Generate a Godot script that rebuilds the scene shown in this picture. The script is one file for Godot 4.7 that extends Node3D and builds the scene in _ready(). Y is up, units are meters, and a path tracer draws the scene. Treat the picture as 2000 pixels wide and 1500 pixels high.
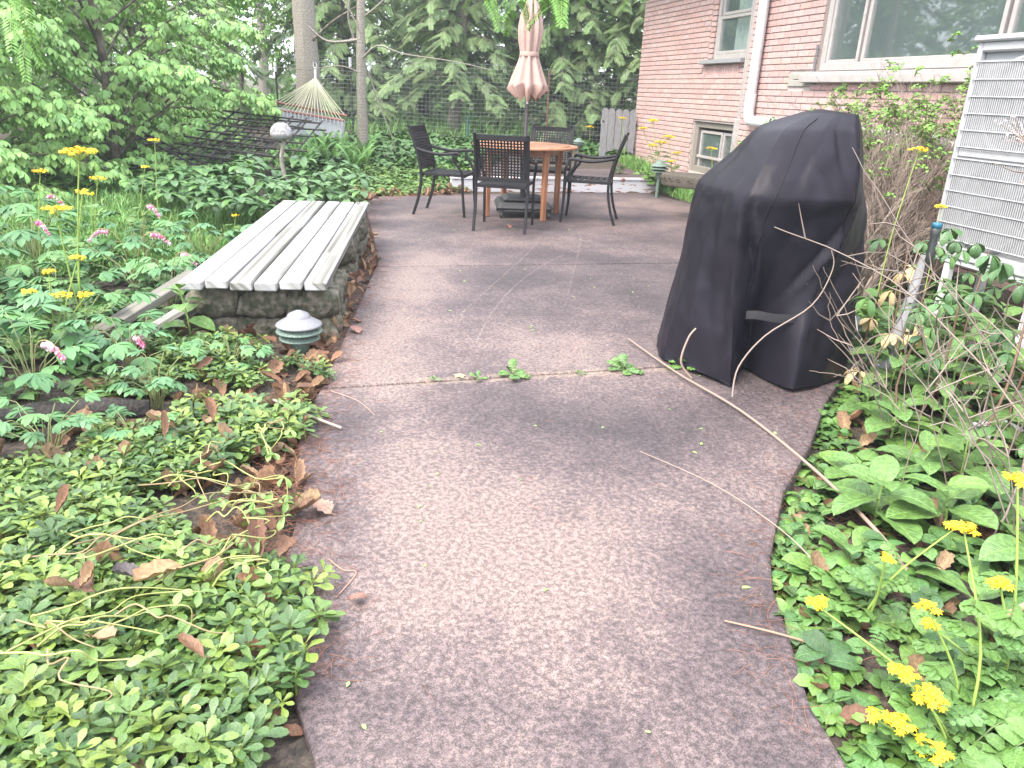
extends Node3D
# A garden patio beside a brick house on an overcast spring day.

var rng := RandomNumberGenerator.new()
var used := {}
var M := {}
var noise := FastNoiseLite.new()

# ------------------------------------------------------------------ mesh builder
class MB:
	var v := PackedVector3Array()
	var uv := PackedVector2Array()
	var uv2 := PackedVector2Array()
	var col := PackedColorArray()
	var idx := PackedInt32Array()
	var c := Color.WHITE
	func p(a: Vector3, t := Vector2.ZERO) -> int:
		v.append(a); uv.append(t); col.append(c)
		return v.size() - 1
	func t(a: int, b: int, d: int) -> void:
		idx.append(a); idx.append(d); idx.append(b)
	func q(a: int, b: int, d: int, e: int) -> void:
		t(a, b, d); t(a, d, e)
	func face(a: Vector3, b: Vector3, d: Vector3, e: Vector3) -> void:
		var l := (b - a).length(); var h := (e - a).length()
		var i := p(a, Vector2(0, 0)); p(b, Vector2(l, 0)); p(d, Vector2(l, h)); p(e, Vector2(0, h))
		q(i, i + 1, i + 2, i + 3)
	func tri3(a: Vector3, b: Vector3, d: Vector3) -> void:
		var i := p(a); p(b); p(d)
		t(i, i + 1, i + 2)
	func box(o: Vector3, s: Vector3, b := Basis()) -> void:
		cbox(o, s, 0.0, b)
	# chamfered box
	func cbox(o: Vector3, s: Vector3, bev: float, b := Basis()) -> void:
		var h := s * 0.5
		if bev <= 0.0:
			var k := []
			for i in 8:
				k.append(o + b * Vector3(h.x if i & 1 else -h.x, h.y if i & 2 else -h.y, h.z if i & 4 else -h.z))
			face(k[4], k[5], k[7], k[6]); face(k[1], k[0], k[2], k[3])
			face(k[5], k[1], k[3], k[7]); face(k[0], k[4], k[6], k[2])
			face(k[6], k[7], k[3], k[2]); face(k[0], k[1], k[5], k[4])
			return
		# 24 points: corner i, axis a -> the point of that corner on the face across axis a
		var P := []
		for i in 8:
			var sg := Vector3(1 if i & 1 else -1, 1 if i & 2 else -1, 1 if i & 4 else -1)
			for a in 3:
				var w := h - Vector3(bev, bev, bev)
				w[a] = h[a]
				P.append(o + b * (w * sg))
		for a in 3:
			var ua := (a + 1) % 3
			var va := (a + 2) % 3
			for s2 in [0, 1]:
				var base: int = (1 << a) * s2
				var i0: int = base
				var i1: int = base | (1 << ua)
				var i2: int = base | (1 << ua) | (1 << va)
				var i3: int = base | (1 << va)
				if s2 == 1:
					face(P[i0 * 3 + a], P[i1 * 3 + a], P[i2 * 3 + a], P[i3 * 3 + a])
				else:
					face(P[i0 * 3 + a], P[i3 * 3 + a], P[i2 * 3 + a], P[i1 * 3 + a])
		for a in 3:
			var ua := (a + 1) % 3
			var va := (a + 2) % 3
			for su in [0, 1]:
				for sv in [0, 1]:
					var e0: int = (su << ua) | (sv << va)
					var e1: int = e0 | (1 << a)
					var A: Vector3 = P[e0 * 3 + ua]; var B: Vector3 = P[e1 * 3 + ua]
					var C: Vector3 = P[e1 * 3 + va]; var D: Vector3 = P[e0 * 3 + va]
					if (B - A).cross(D - A).dot((A + C) * 0.5 - o) < 0.0: face(A, D, C, B)
					else: face(A, B, C, D)
		for i in 8:
			var T0: Vector3 = P[i * 3]; var T1: Vector3 = P[i * 3 + 1]; var T2: Vector3 = P[i * 3 + 2]
			if (T1 - T0).cross(T2 - T0).dot(T0 - o) > 0.0: tri3(T0, T1, T2)
			else: tri3(T0, T2, T1)
	# swept tube, radii interpolated
	func tube(pts: Array, r: Array, sides := 6, cap := true, turn := 0.0) -> void:
		var n := pts.size()
		var up := Vector3.UP
		var d0: Vector3 = (pts[1] - pts[0]).normalized()
		if abs(d0.y) > 0.9: up = Vector3.RIGHT
		var x := up.cross(d0).normalized()
		var first := v.size()
		var len_ := 0.0
		for i in n:
			var d: Vector3
			if i == 0: d = pts[1] - pts[0]
			elif i == n - 1: d = pts[n - 1] - pts[n - 2]
			else: d = (pts[i + 1] - pts[i - 1])
			d = d.normalized()
			x = (x - d * x.dot(d)).normalized()
			var y := d.cross(x)
			var rr: float = r[i] if r.size() > 1 else r[0]
			if i > 0: len_ += (pts[i] - pts[i - 1]).length()
			for k in sides + 1:
				var a := TAU * k / sides + turn
				p(pts[i] + (x * cos(a) + y * sin(a)) * rr, Vector2(float(k) / sides, len_))
		for i in n - 1:
			for k in sides:
				var a := first + i * (sides + 1) + k
				q(a, a + 1, a + sides + 2, a + sides + 1)
		if cap:
			for e in [0, n - 1]:
				var ci := p(pts[e])
				var s0 := v.size()
				for k in sides: p(v[first + e * (sides + 1) + k])
				for k in sides:
					if e == 0: t(ci, s0 + (k + 1) % sides, s0 + k)
					else: t(ci, s0 + k, s0 + (k + 1) % sides)
	# square bar along points
	func bar(pts: Array, w: float) -> void:
		var n := pts.size()
		tube_flat(pts, w * 0.7071)
	func tube_flat(pts: Array, r: float) -> void:
		for i in pts.size() - 1:
			var a: Vector3 = pts[i]; var b: Vector3 = pts[i + 1]
			var d := (b - a)
			var l := d.length()
			d = d / l
			var up := Vector3.UP if abs(d.y) < 0.9 else Vector3.BACK
			var x := up.cross(d).normalized()
			var y := d.cross(x)
			cbox((a + b) * 0.5, Vector3(r * 1.414, r * 1.414, l + r * 0.5), r * 0.2, Basis(x, y, d))
	func lathe(prof: Array, seg := 24, o := Vector3.ZERO) -> void:
		var first := v.size()
		for i in prof.size():
			for k in seg + 1:
				var a := TAU * k / seg
				p(o + Vector3(cos(a) * prof[i].x, prof[i].y, sin(a) * prof[i].x), Vector2(float(k) / seg, float(i) / prof.size()))
		for i in prof.size() - 1:
			for k in seg:
				var a := first + i * (seg + 1) + k
				q(a, a + seg + 1, a + seg + 2, a + 1)
	# leaf: xf maps local (x right, y up normal, -z tip) ; n segments, width profile exponents
	func leaf(xf: Transform3D, L: float, W: float, n := 4, pa := 0.8, pb := 0.6, fold := 0.25, droop := 0.3, wave := 0.0) -> void:
		var mx := pow(pa / (pa + pb), pa) * pow(pb / (pa + pb), pb)
		var first := v.size()
		for i in n + 1:
			var s := float(i) / n
			var w := W * 0.5 * pow(maxf(s, 0.0), pa) * pow(maxf(1.0 - s, 0.0), pb) / mx
			if i == 0: w = W * 0.04
			var a := droop * s
			var ce := Vector3(0, -sin(a) * L * s * 0.7, -L * s * (1.0 - 0.35 * a * s))
			var lift := w * fold
			var wv := wave * W * (1.0 if i % 2 else -1.0)
			p(xf * (ce + Vector3(-w, lift + wv, 0)), Vector2(0.5 - 0.5 * w / (W * 0.5), s))
			p(xf * ce, Vector2(0.5, s))
			p(xf * (ce + Vector3(w, lift - wv, 0)), Vector2(0.5 + 0.5 * w / (W * 0.5), s))
		for i in n:
			var a := first + i * 3
			q(a, a + 1, a + 4, a + 3)
			q(a + 1, a + 2, a + 5, a + 4)
	func mesh(mat: Material = null) -> ArrayMesh:
		var nn := PackedVector3Array()
		nn.resize(v.size())
		for i in range(0, idx.size(), 3):
			var a := idx[i]; var b := idx[i + 1]; var d := idx[i + 2]
			var w := (v[d] - v[a]).cross(v[b] - v[a])
			nn[a] += w; nn[b] += w; nn[d] += w
		for i in nn.size():
			nn[i] = nn[i].normalized() if nn[i].length_squared() > 1e-20 else Vector3.UP
		var ar := []
		ar.resize(Mesh.ARRAY_MAX)
		ar[Mesh.ARRAY_VERTEX] = v
		ar[Mesh.ARRAY_NORMAL] = nn
		ar[Mesh.ARRAY_TEX_UV] = uv
		if uv2.size() == v.size(): ar[Mesh.ARRAY_TEX_UV2] = uv2
		ar[Mesh.ARRAY_COLOR] = col
		ar[Mesh.ARRAY_INDEX] = idx
		var m := ArrayMesh.new()
		m.add_surface_from_arrays(Mesh.PRIMITIVE_TRIANGLES, ar)
		if mat: m.surface_set_material(0, mat)
		return m

# ------------------------------------------------------------------ node helpers
func nm(parent: Node, base: String) -> String:
	var key := str(parent.get_instance_id()) + base
	var k: int = used.get(key, 0)
	used[key] = k + 1
	return base if k == 0 else "%s_%03d" % [base, k]

func tag(o: Node, label: String, category: String, group := "", kind := "") -> Node:
	if label: o.set_meta("label", label)
	if category: o.set_meta("category", category)
	if group: o.set_meta("group", group)
	if kind: o.set_meta("kind", kind)
	return o

func thing(called: String, label: String, category: String, at := Vector3.ZERO, turn := 0.0, group := "") -> Node3D:
	var o := Node3D.new()
	o.name = nm(self, called)
	add_child(o)
	o.position = at
	o.rotation.y = turn
	tag(o, label, category, group)
	return o

func put(called: String, m: Mesh, parent: Node = self, xf := Transform3D()) -> MeshInstance3D:
	var o := MeshInstance3D.new()
	o.mesh = m
	o.name = nm(parent, called)
	parent.add_child(o)
	o.transform = xf
	return o

func struct(called: String, m: Mesh) -> MeshInstance3D:
	var o := put(called, m)
	o.set_meta("kind", "structure")
	return o

func many(called: String, m: Mesh, xfs: Array, cols: Array, parent: Node = self) -> MultiMeshInstance3D:
	var mm := MultiMesh.new()
	mm.transform_format = MultiMesh.TRANSFORM_3D
	mm.use_colors = true
	mm.mesh = m
	mm.instance_count = xfs.size()
	for i in xfs.size():
		mm.set_instance_transform(i, xfs[i])
		mm.set_instance_color(i, cols[i] if cols.size() > i else Color.WHITE)
	var o := MultiMeshInstance3D.new()
	o.multimesh = mm
	o.name = nm(parent, called)
	parent.add_child(o)
	o.set_meta("kind", "stuff")
	return o

func copy(o: Node3D, at: Vector3, turn: float, label := "", scl := 1.0) -> Node3D:
	var base: String = o.get_meta("base", String(o.name))
	var c: Node3D = o.duplicate()
	c.name = nm(self, base)
	add_child(c)
	c.position = at
	c.rotation.y = turn
	c.scale = Vector3.ONE * scl
	if label: c.set_meta("label", label)
	return c

func lin(r: float, g: float, b: float) -> Color:
	return Color(r, g, b).linear_to_srgb()

func mat(c: Color, rough := 0.8, metal := 0.0, vcol := false) -> StandardMaterial3D:
	var m := StandardMaterial3D.new()
	m.albedo_color = c
	m.roughness = rough
	m.metallic = metal
	m.vertex_color_use_as_albedo = vcol
	return m

func rf(a: float, b: float) -> float:
	return rng.randf_range(a, b)

func ypr(yaw: float, pitch := 0.0, roll := 0.0) -> Basis:
	return Basis(Vector3.UP, yaw) * Basis(Vector3.RIGHT, pitch) * Basis(Vector3.BACK, roll)

func xf(o: Vector3, b := Basis(), s := 1.0) -> Transform3D:
	return Transform3D(b.scaled(Vector3.ONE * s), o)

# basis whose -Z points along d and whose Y leans to up
func along(d: Vector3, up := Vector3.UP) -> Basis:
	var z := -d.normalized()
	var x := up.cross(z)
	if x.length() < 0.01: x = Vector3.RIGHT
	x = x.normalized()
	return Basis(x, z.cross(x), z)

# smooth curve through points
func curve(pts: Array, per := 5) -> Array:
	var out := []
	var n := pts.size()
	for i in n - 1:
		var a: Vector3 = pts[max(i - 1, 0)]; var b: Vector3 = pts[i]
		var c: Vector3 = pts[i + 1]; var d: Vector3 = pts[min(i + 2, n - 1)]
		for k in per: out.append(b.cubic_interpolate(c, a, d, float(k) / per))
	out.append(pts[n - 1])
	return out

func taper(n: int, a: float, b: float) -> Array:
	var o := []
	for i in n: o.append(lerpf(a, b, float(i) / max(n - 1, 1)))
	return o

# seamless noise picture mapped through a list of [position, colour]
func ramp_tex(size: int, seed_: int, freq: float, ramp: Array, oct := 4, kind := FastNoiseLite.TYPE_SIMPLEX_SMOOTH, stretch := 1.0) -> ImageTexture:
	var f := FastNoiseLite.new()
	f.seed = seed_; f.frequency = freq; f.fractal_octaves = oct; f.noise_type = kind
	var g := f.get_seamless_image(size, int(size * stretch))
	if stretch != 1.0: g.resize(size, size)
	g.convert(Image.FORMAT_L8)
	var src := g.get_data()
	var lut := []
	for i in 256:
		var s := i / 255.0
		var c: Color = ramp[0][1]
		for k in ramp.size() - 1:
			if s >= ramp[k][0]:
				c = (ramp[k][1] as Color).lerp(ramp[k + 1][1], clampf((s - ramp[k][0]) / maxf(ramp[k + 1][0] - ramp[k][0], 1e-4), 0, 1))
		lut.append([int(c.r * 255), int(c.g * 255), int(c.b * 255)])
	var d := PackedByteArray()
	d.resize(src.size() * 3)
	for i in src.size():
		var l: Array = lut[src[i]]
		d[i * 3] = l[0]; d[i * 3 + 1] = l[1]; d[i * 3 + 2] = l[2]
	return ImageTexture.create_from_image(Image.create_from_data(size, size, false, Image.FORMAT_RGB8, d))

func normal_tex(size: int, seed_: int, freq: float, strength: float, oct := 4, stretch := 1.0) -> ImageTexture:
	var f := FastNoiseLite.new()
	f.seed = seed_; f.frequency = freq; f.fractal_octaves = oct
	var g := f.get_seamless_image(size, int(size * stretch))
	if stretch != 1.0: g.resize(size, size)
	g.convert(Image.FORMAT_RGBA8)
	g.bump_map_to_normal_map(strength)
	return ImageTexture.create_from_image(g)

func tri_mat(tex: Texture2D, scl: float, rough := 0.85, nrm: Texture2D = null, nscale := 1.0, tint := Color.WHITE, world := true) -> StandardMaterial3D:
	var m := mat(tint, rough)
	m.albedo_texture = tex
	if nrm:
		m.normal_enabled = true
		m.normal_texture = nrm
		m.normal_scale = nscale
	m.uv1_triplanar = true
	m.uv1_world_triplanar = world
	m.uv1_scale = Vector3.ONE * scl
	return m

# ------------------------------------------------------------------ light and camera
func light_and_camera() -> void:
	var cam := Camera3D.new()
	cam.name = "camera"
	add_child(cam)
	cam.fov = 53.75
	cam.near = 0.05
	cam.far = 400.0
	cam.position = Vector3(0, 1.27, 0)
	cam.basis = Basis(Vector3.RIGHT, deg_to_rad(-21.1)) * Basis(Vector3.BACK, deg_to_rad(2.5))
	cam.current = true
	var env := Environment.new()
	env.background_mode = Environment.BG_SKY
	var sm := ProceduralSkyMaterial.new()
	sm.sky_top_color = Color(0.93, 0.95, 1.0)
	sm.sky_horizon_color = Color(0.90, 0.92, 0.95)
	sm.sky_curve = 0.2
	sm.ground_bottom_color = Color(0.25, 0.25, 0.22)
	sm.ground_horizon_color = Color(0.8, 0.82, 0.84)
	sm.sun_angle_max = 0.0
	var sky := Sky.new()
	sky.sky_material = sm
	env.sky = sky
	env.background_energy_multiplier = 1.0
	env.tonemap_mode = Environment.TONE_MAPPER_LINEAR
	env.tonemap_exposure = 5.25
	env.fog_enabled = true
	env.fog_density = 0.002
	env.fog_light_color = Color(0.86, 0.9, 0.92)
	env.sdfgi_enabled = true
	env.ssao_enabled = true
	env.ssil_enabled = true
	var we := WorldEnvironment.new()
	we.name = "environment"
	we.environment = env
	add_child(we)
	var sun := DirectionalLight3D.new()
	sun.name = "sun"
	sun.light_color = Color(1.0, 0.97, 0.93)
	sun.light_energy = 0.5
	sun.light_angular_distance = 25.0
	sun.shadow_enabled = true
	sun.rotation_degrees = Vector3(-52, -52, 0)
	add_child(sun)

# ------------------------------------------------------------------ materials
func leaf_textures() -> void:
	# veins only: pale midrib and side veins, blotched blade
	var w := 128
	var h := 256
	var im := Image.create(w, h, false, Image.FORMAT_RGB8)
	var hm := Image.create(w, h, false, Image.FORMAT_RGBA8)
	noise.seed = 5; noise.frequency = 0.03; noise.fractal_octaves = 3
	for y in h:
		for x in w:
			var u := absf(x / float(w) - 0.5) * 2.0
			var s := y / float(h)
			var rib := exp(-pow(u / 0.035, 2.0))
			var ph := s * 9.0 - u * 2.6
			var vein := exp(-pow((fposmod(ph, 1.0) - 0.5) / 0.09, 2.0)) * clampf(1.2 - u, 0, 1)
			var ph2 := u * 11.0 + s * 7.0
			var cross_ := exp(-pow((fposmod(ph2, 1.0) - 0.5) / 0.12, 2.0)) * 0.35
			var n := noise.get_noise_2d(x, y) * 0.16
			var b := 0.74 + n
			var k := clampf(rib * 0.9 + vein * 0.45 + cross_ * 0.3, 0, 1)
			im.set_pixel(x, y, Color(b, b, b).lerp(Color(1.0, 1.0, 0.86), k * 0.8))
			var ht := clampf(0.75 - rib * 0.5 - vein * 0.4 - cross_ * 0.3 + n, 0, 1)
			hm.set_pixel(x, y, Color(ht, ht, ht))
	hm.bump_map_to_normal_map(3.0)
	M.vein = ImageTexture.create_from_image(im)
	M.vein_n = ImageTexture.create_from_image(hm)

func leaf_mat(c: Color, rough := 0.5, back := 0.5, veins := false) -> StandardMaterial3D:
	var m := mat(c, rough, 0.0, true)
	m.cull_mode = BaseMaterial3D.CULL_DISABLED
	m.backlight_enabled = true
	m.backlight = Color(back, back, back * 0.5)
	if veins:
		m.albedo_texture = M.vein
		m.normal_enabled = true
		m.normal_texture = M.vein_n
		m.normal_scale = 1.5
	return m

func materials() -> void:
	leaf_textures()
	M.leaf = leaf_mat(Color.WHITE, 0.5, 0.5)
	M.leafv = leaf_mat(Color.WHITE, 0.42, 0.4, true)
	M.glossy = leaf_mat(Color.WHITE, 0.33, 0.35, true)
	M.petal = leaf_mat(Color.WHITE, 0.6, 0.5)
	M.plain = mat(Color.WHITE, 0.8, 0.0, true)
	var g := [[0.0, lin(0.03, 0.025, 0.02)], [0.45, lin(0.085, 0.07, 0.055)], [0.6, lin(0.16, 0.135, 0.105)], [1.0, lin(0.26, 0.23, 0.19)]]
	M.bark = tri_mat(ramp_tex(512, 11, 0.02, g, 5, FastNoiseLite.TYPE_SIMPLEX_SMOOTH, 0.25), 1.3, 0.9, normal_tex(512, 12, 0.03, 6.0, 4, 0.25), 1.0)
	var gl := [[0.0, lin(0.10, 0.085, 0.07)], [0.5, lin(0.22, 0.195, 0.165)], [1.0, lin(0.36, 0.34, 0.30)]]
	M.bark_pale = tri_mat(ramp_tex(512, 14, 0.03, gl, 4), 2.2, 0.9, normal_tex(256, 15, 0.05, 4.0), 0.8)
	M.twig = mat(lin(0.13, 0.10, 0.075), 0.85, 0.0, true)
	M.steel = mat(lin(0.020, 0.019, 0.021), 0.45, 0.0)
	M.steel.metallic_specular = 0.25
	M.iron = tri_mat(ramp_tex(256, 31, 0.04, [[0.0, lin(0.015, 0.015, 0.016)], [0.62, lin(0.03, 0.03, 0.032)], [0.75, lin(0.09, 0.06, 0.045)], [1.0, lin(0.14, 0.08, 0.05)]]), 4.0, 0.5)
	M.iron.metallic_specular = 0.3
	var tk := [[0.0, lin(0.21, 0.085, 0.045)], [0.5, lin(0.31, 0.135, 0.07)], [1.0, lin(0.42, 0.21, 0.12)]]
	M.teak = mat(Color.WHITE, 0.45, 0.0, true)
	M.teak.albedo_texture = ramp_tex(256, 21, 0.025, tk, 4, FastNoiseLite.TYPE_SIMPLEX_SMOOTH, 0.12)
	M.teak.uv1_scale = Vector3(3, 3, 1)
	var ow := [[0.0, lin(0.07, 0.068, 0.055)], [0.30, lin(0.17, 0.165, 0.15)], [0.45, lin(0.30, 0.295, 0.29)], [0.6, lin(0.345, 0.34, 0.345)], [1.0, lin(0.42, 0.41, 0.42)]]
	M.oldwood = mat(Color.WHITE, 0.85, 0.0, true)
	M.oldwood.albedo_texture = ramp_tex(512, 22, 0.012, ow, 6, FastNoiseLite.TYPE_SIMPLEX_SMOOTH, 0.08)
	M.oldwood.normal_enabled = true
	M.oldwood.normal_texture = normal_tex(512, 23, 0.03, 4.0, 5, 0.06)
	M.oldwood.uv1_scale = Vector3(2.2, 0.5, 1)
	M.canvas = tri_mat(ramp_tex(256, 25, 0.05, [[0.0, lin(0.34, 0.225, 0.19)], [1.0, lin(0.44, 0.31, 0.27)]]), 3.0, 0.85, normal_tex(256, 26, 0.4, 1.5), 0.4)
	M.white = tri_mat(ramp_tex(256, 27, 0.03, [[0.0, lin(0.42, 0.42, 0.42)], [0.5, lin(0.56, 0.56, 0.58)], [1.0, lin(0.60, 0.60, 0.62)]]), 1.5, 0.45)
	M.grey_paint = tri_mat(ramp_tex(256, 28, 0.04, [[0.0, lin(0.19, 0.19, 0.195)], [1.0, lin(0.28, 0.28, 0.29)]], 4, FastNoiseLite.TYPE_SIMPLEX_SMOOTH, 0.3), 2.0, 0.8)
	M.vinyl = tri_mat(ramp_tex(256, 29, 0.03, [[0.0, lin(0.29, 0.265, 0.255)], [1.0, lin(0.38, 0.355, 0.345)]]), 1.2, 0.5)
	M.mortar = tri_mat(ramp_tex(512, 41, 0.06, [[0.0, lin(0.38, 0.325, 0.30)], [1.0, lin(0.49, 0.435, 0.405)]]), 2.5, 0.95, normal_tex(256, 42, 0.2, 3.0), 0.7)
	M.brick = tri_mat(ramp_tex(512, 43, 0.03, [[0.0, lin(0.65, 0.57, 0.55)], [0.4, lin(0.88, 0.86, 0.86)], [1.0, Color(1, 1, 1)]], 6), 2.0, 0.9, normal_tex(512, 44, 0.12, 5.0), 0.8)
	M.brick.vertex_color_use_as_albedo = true
	var st := [[0.0, lin(0.018, 0.022, 0.012)], [0.36, lin(0.05, 0.055, 0.03)], [0.5, lin(0.085, 0.078, 0.055)], [0.65, lin(0.15, 0.13, 0.10)], [1.0, lin(0.26, 0.23, 0.19)]]
	M.stone = tri_mat(ramp_tex(512, 45, 0.015, st, 6), 2.2, 0.95, normal_tex(512, 46, 0.03, 8.0, 6), 1.2)
	M.carved = tri_mat(ramp_tex(512, 47, 0.03, [[0.0, lin(0.03, 0.026, 0.02)], [0.5, lin(0.09, 0.075, 0.06)], [1.0, lin(0.16, 0.135, 0.11)]], 5), 3.0, 0.95, normal_tex(512, 48, 0.05, 9.0, 4), 1.5)
	M.glass = mat(Color(0.55, 0.62, 0.62, 0.16), 0.02)
	M.glass.transparency = BaseMaterial3D.TRANSPARENCY_ALPHA
	M.glass.metallic_specular = 0.9
	M.dark = mat(lin(0.36, 0.35, 0.33), 0.9)
	M.curtain = mat(lin(0.42, 0.50, 0.46), 0.9)
	M.curtain.backlight_enabled = true
	M.curtain.backlight = Color(0.4, 0.4, 0.4)
	M.cover = tri_mat(ramp_tex(512, 51, 0.01, [[0.0, lin(0.009, 0.008, 0.012)], [1.0, lin(0.017, 0.015, 0.022)]], 5), 1.5, 0.42, normal_tex(512, 52, 0.35, 1.2, 2), 0.25)
	M.cover.metallic_specular = 0.24
	M.cover.cull_mode = BaseMaterial3D.CULL_DISABLED
	M.lampgreen = tri_mat(ramp_tex(256, 53, 0.04, [[0.0, lin(0.06, 0.09, 0.07)], [0.6, lin(0.12, 0.17, 0.14)], [1.0, lin(0.36, 0.38, 0.37)]]), 8.0, 0.55)
	M.lampgrey = tri_mat(ramp_tex(256, 54, 0.04, [[0.0, lin(0.13, 0.13, 0.14)], [1.0, lin(0.22, 0.22, 0.24)]]), 8.0, 0.55)
	M.soil = tri_mat(ramp_tex(512, 55, 0.03, [[0.0, lin(0.02, 0.016, 0.012)], [0.5, lin(0.055, 0.042, 0.032)], [0.8, lin(0.10, 0.075, 0.055)], [1.0, lin(0.17, 0.12, 0.085)]], 6), 1.6, 0.95, normal_tex(512, 56, 0.06, 8.0, 5), 1.0)
	M.soil.vertex_color_use_as_albedo = true

# ------------------------------------------------------------------ terrain
var patio_poly := PackedVector2Array([
	Vector2(-0.30, 0.6), Vector2(-0.32, -0.9), Vector2(-0.36, -1.13), Vector2(-0.48, -1.36), Vector2(-0.57, -1.59), Vector2(-0.63, -1.86), Vector2(-0.68, -2.22),
	Vector2(-0.79, -2.55), Vector2(-0.84, -2.79), Vector2(-0.86, -3.27), Vector2(-0.93, -4.06), Vector2(-1.01, -5.0), Vector2(-1.08, -5.8), Vector2(-1.35, -7.0), Vector2(-1.76, -8.74), Vector2(-1.78, -9.45),
	Vector2(-0.77, -10.0), Vector2(0.59, -10.68), Vector2(1.89, -11.06), Vector2(2.0, -10.68), Vector2(2.29, -9.92), Vector2(2.55, -8.6), Vector2(2.5, -7.0), Vector2(2.28, -5.4), Vector2(1.95, -4.2),
	Vector2(1.72, -3.7), Vector2(1.43, -3.21), Vector2(1.2, -2.75), Vector2(0.97, -2.36), Vector2(0.80, -1.95), Vector2(0.76, -1.79), Vector2(0.74, -1.59), Vector2(0.71, -1.35), Vector2(0.73, -1.18), Vector2(0.80, -0.8), Vector2(0.9, 0.6)])
var pad_poly := PackedVector2Array([Vector2(-0.9, -10.25), Vector2(0.59, -10.76), Vector2(1.90, -11.14), Vector2(1.92, -11.7), Vector2(1.6, -13.34), Vector2(1.06, -14.9), Vector2(0.9, -16.4), Vector2(-0.3, -16.4), Vector2(-0.3, -13.0)])

func gy(x: float, z: float) -> float:
	var y := -0.012 - 0.018 * smoothstep(-0.6, 0.6, x)
	var right := smoothstep(0.3, 1.1, x) * smoothstep(-6.0, -4.0, z)
	y -= 0.035 * right
	y += 0.28 * smoothstep(-9.3, -14.0, z) + maxf(-14.0 - z, 0.0) * 0.012
	y += 0.10 * smoothstep(2.0, 4.5, x) * smoothstep(-4.0, -8.0, z)
	y += noise.get_noise_2d(x * 40.0, z * 40.0) * 0.04
	return y

func ground() -> void:
	noise.seed = 3; noise.frequency = 0.02; noise.fractal_octaves = 3
	var xs := []
	var zs := []
	var a := 0.0
	while a < 9.0: xs.append(a); a += 0.22
	while a < 120.0: xs.append(a); a *= 1.2
	var neg := []
	for i in range(xs.size() - 1, 0, -1): neg.append(-xs[i])
	xs = neg + xs
	a = 40.0
	while a > 2.0: zs.append(a); a /= 1.5
	a = 2.0
	while a > -20.0: zs.append(a); a -= 0.22
	while a > -160.0: zs.append(a); a *= 1.12
	var b := MB.new()
	var inset := Geometry2D.offset_polygon(patio_poly, -0.06)[0]
	var outer := Geometry2D.offset_polygon(patio_poly, 0.02)[0]
	for z in zs:
		for x in xs:
			var y := gy(x, z)
			var q := Vector2(x, z)
			if z < -8.6 and Geometry2D.is_point_in_polygon(q, inset): y = -0.2
			if Geometry2D.is_point_in_polygon(q, outer): y = minf(y, -0.03)
			var lawn := smoothstep(-0.15, 0.2, noise.get_noise_2d(x * 9.0 + 50.0, z * 9.0)) * smoothstep(-9.0, -15.0, z)
			lawn = maxf(lawn, smoothstep(-17.0, -21.0, z))
			b.c = Color(1, 1, 1).lerp(Color(1.0, 2.6, 0.7), lawn)
			b.p(Vector3(x, y, z), q)
	var n := xs.size()
	for j in zs.size() - 1:
		for i in n - 1:
			var k := j * n + i
			b.q(k, k + 1, k + n + 1, k + n)
	struct("ground", b.mesh(M.soil))

func slab_mesh(poly: PackedVector2Array, top: float, bottom: float, bev: float, m: Material, rect: Rect2) -> ArrayMesh:
	var b := MB.new()
	var inn: PackedVector2Array = Geometry2D.offset_polygon(poly, -bev)[0]
	if Geometry2D.is_polygon_clockwise(inn): inn.reverse()
	var tr := Geometry2D.triangulate_polygon(inn)
	var add := func(q: Vector2, y: float) -> int:
		b.uv2.append((q - rect.position) / rect.size)
		return b.p(Vector3(q.x, y, q.y), q)
	for i in range(0, tr.size(), 3):
		var t0: Vector2 = inn[tr[i]]; var t1: Vector2 = inn[tr[i + 1]]; var t2: Vector2 = inn[tr[i + 2]]
		if (t1 - t0).cross(t2 - t0) > 0.0:
			var w := t1; t1 = t2; t2 = w
		b.t(add.call(t0, top), add.call(t1, top), add.call(t2, top))
	# rim: rounded edge and side
	var n := inn.size()
	for i in n:
		var p0: Vector2 = inn[i]; var p1: Vector2 = inn[(i + 1) % n]
		var pm: Vector2 = inn[(i - 1 + n) % n]; var p2: Vector2 = inn[(i + 2) % n]
		var o0 := ((p0 - pm).normalized() + (p1 - p0).normalized()).normalized().orthogonal()
		var o1 := ((p1 - p0).normalized() + (p2 - p1).normalized()).normalized().orthogonal()
		if Geometry2D.is_point_in_polygon(p0 + o0 * 0.003, inn): o0 = -o0
		if Geometry2D.is_point_in_polygon(p1 + o1 * 0.003, inn): o1 = -o1
		var rows := [[0.0, top], [bev * 0.7, top - bev * 0.3], [bev, top - bev], [bev, bottom]]
		for r in 3:
			var A: int = add.call(p0 + o0 * rows[r][0], rows[r][1]); var B: int = add.call(p1 + o1 * rows[r][0], rows[r][1])
			var C: int = add.call(p1 + o1 * rows[r + 1][0], rows[r + 1][1]); var D: int = add.call(p0 + o0 * rows[r + 1][0], rows[r + 1][1])
			var nrm := (b.v[B] - b.v[A]).cross(b.v[D] - b.v[A])
			var out := Vector3(o0.x, 0.4, o0.y)
			if nrm.dot(out) > 0.0: b.q(A, B, C, D)
			else: b.q(A, D, C, B)
	return b.mesh(m)

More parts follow.
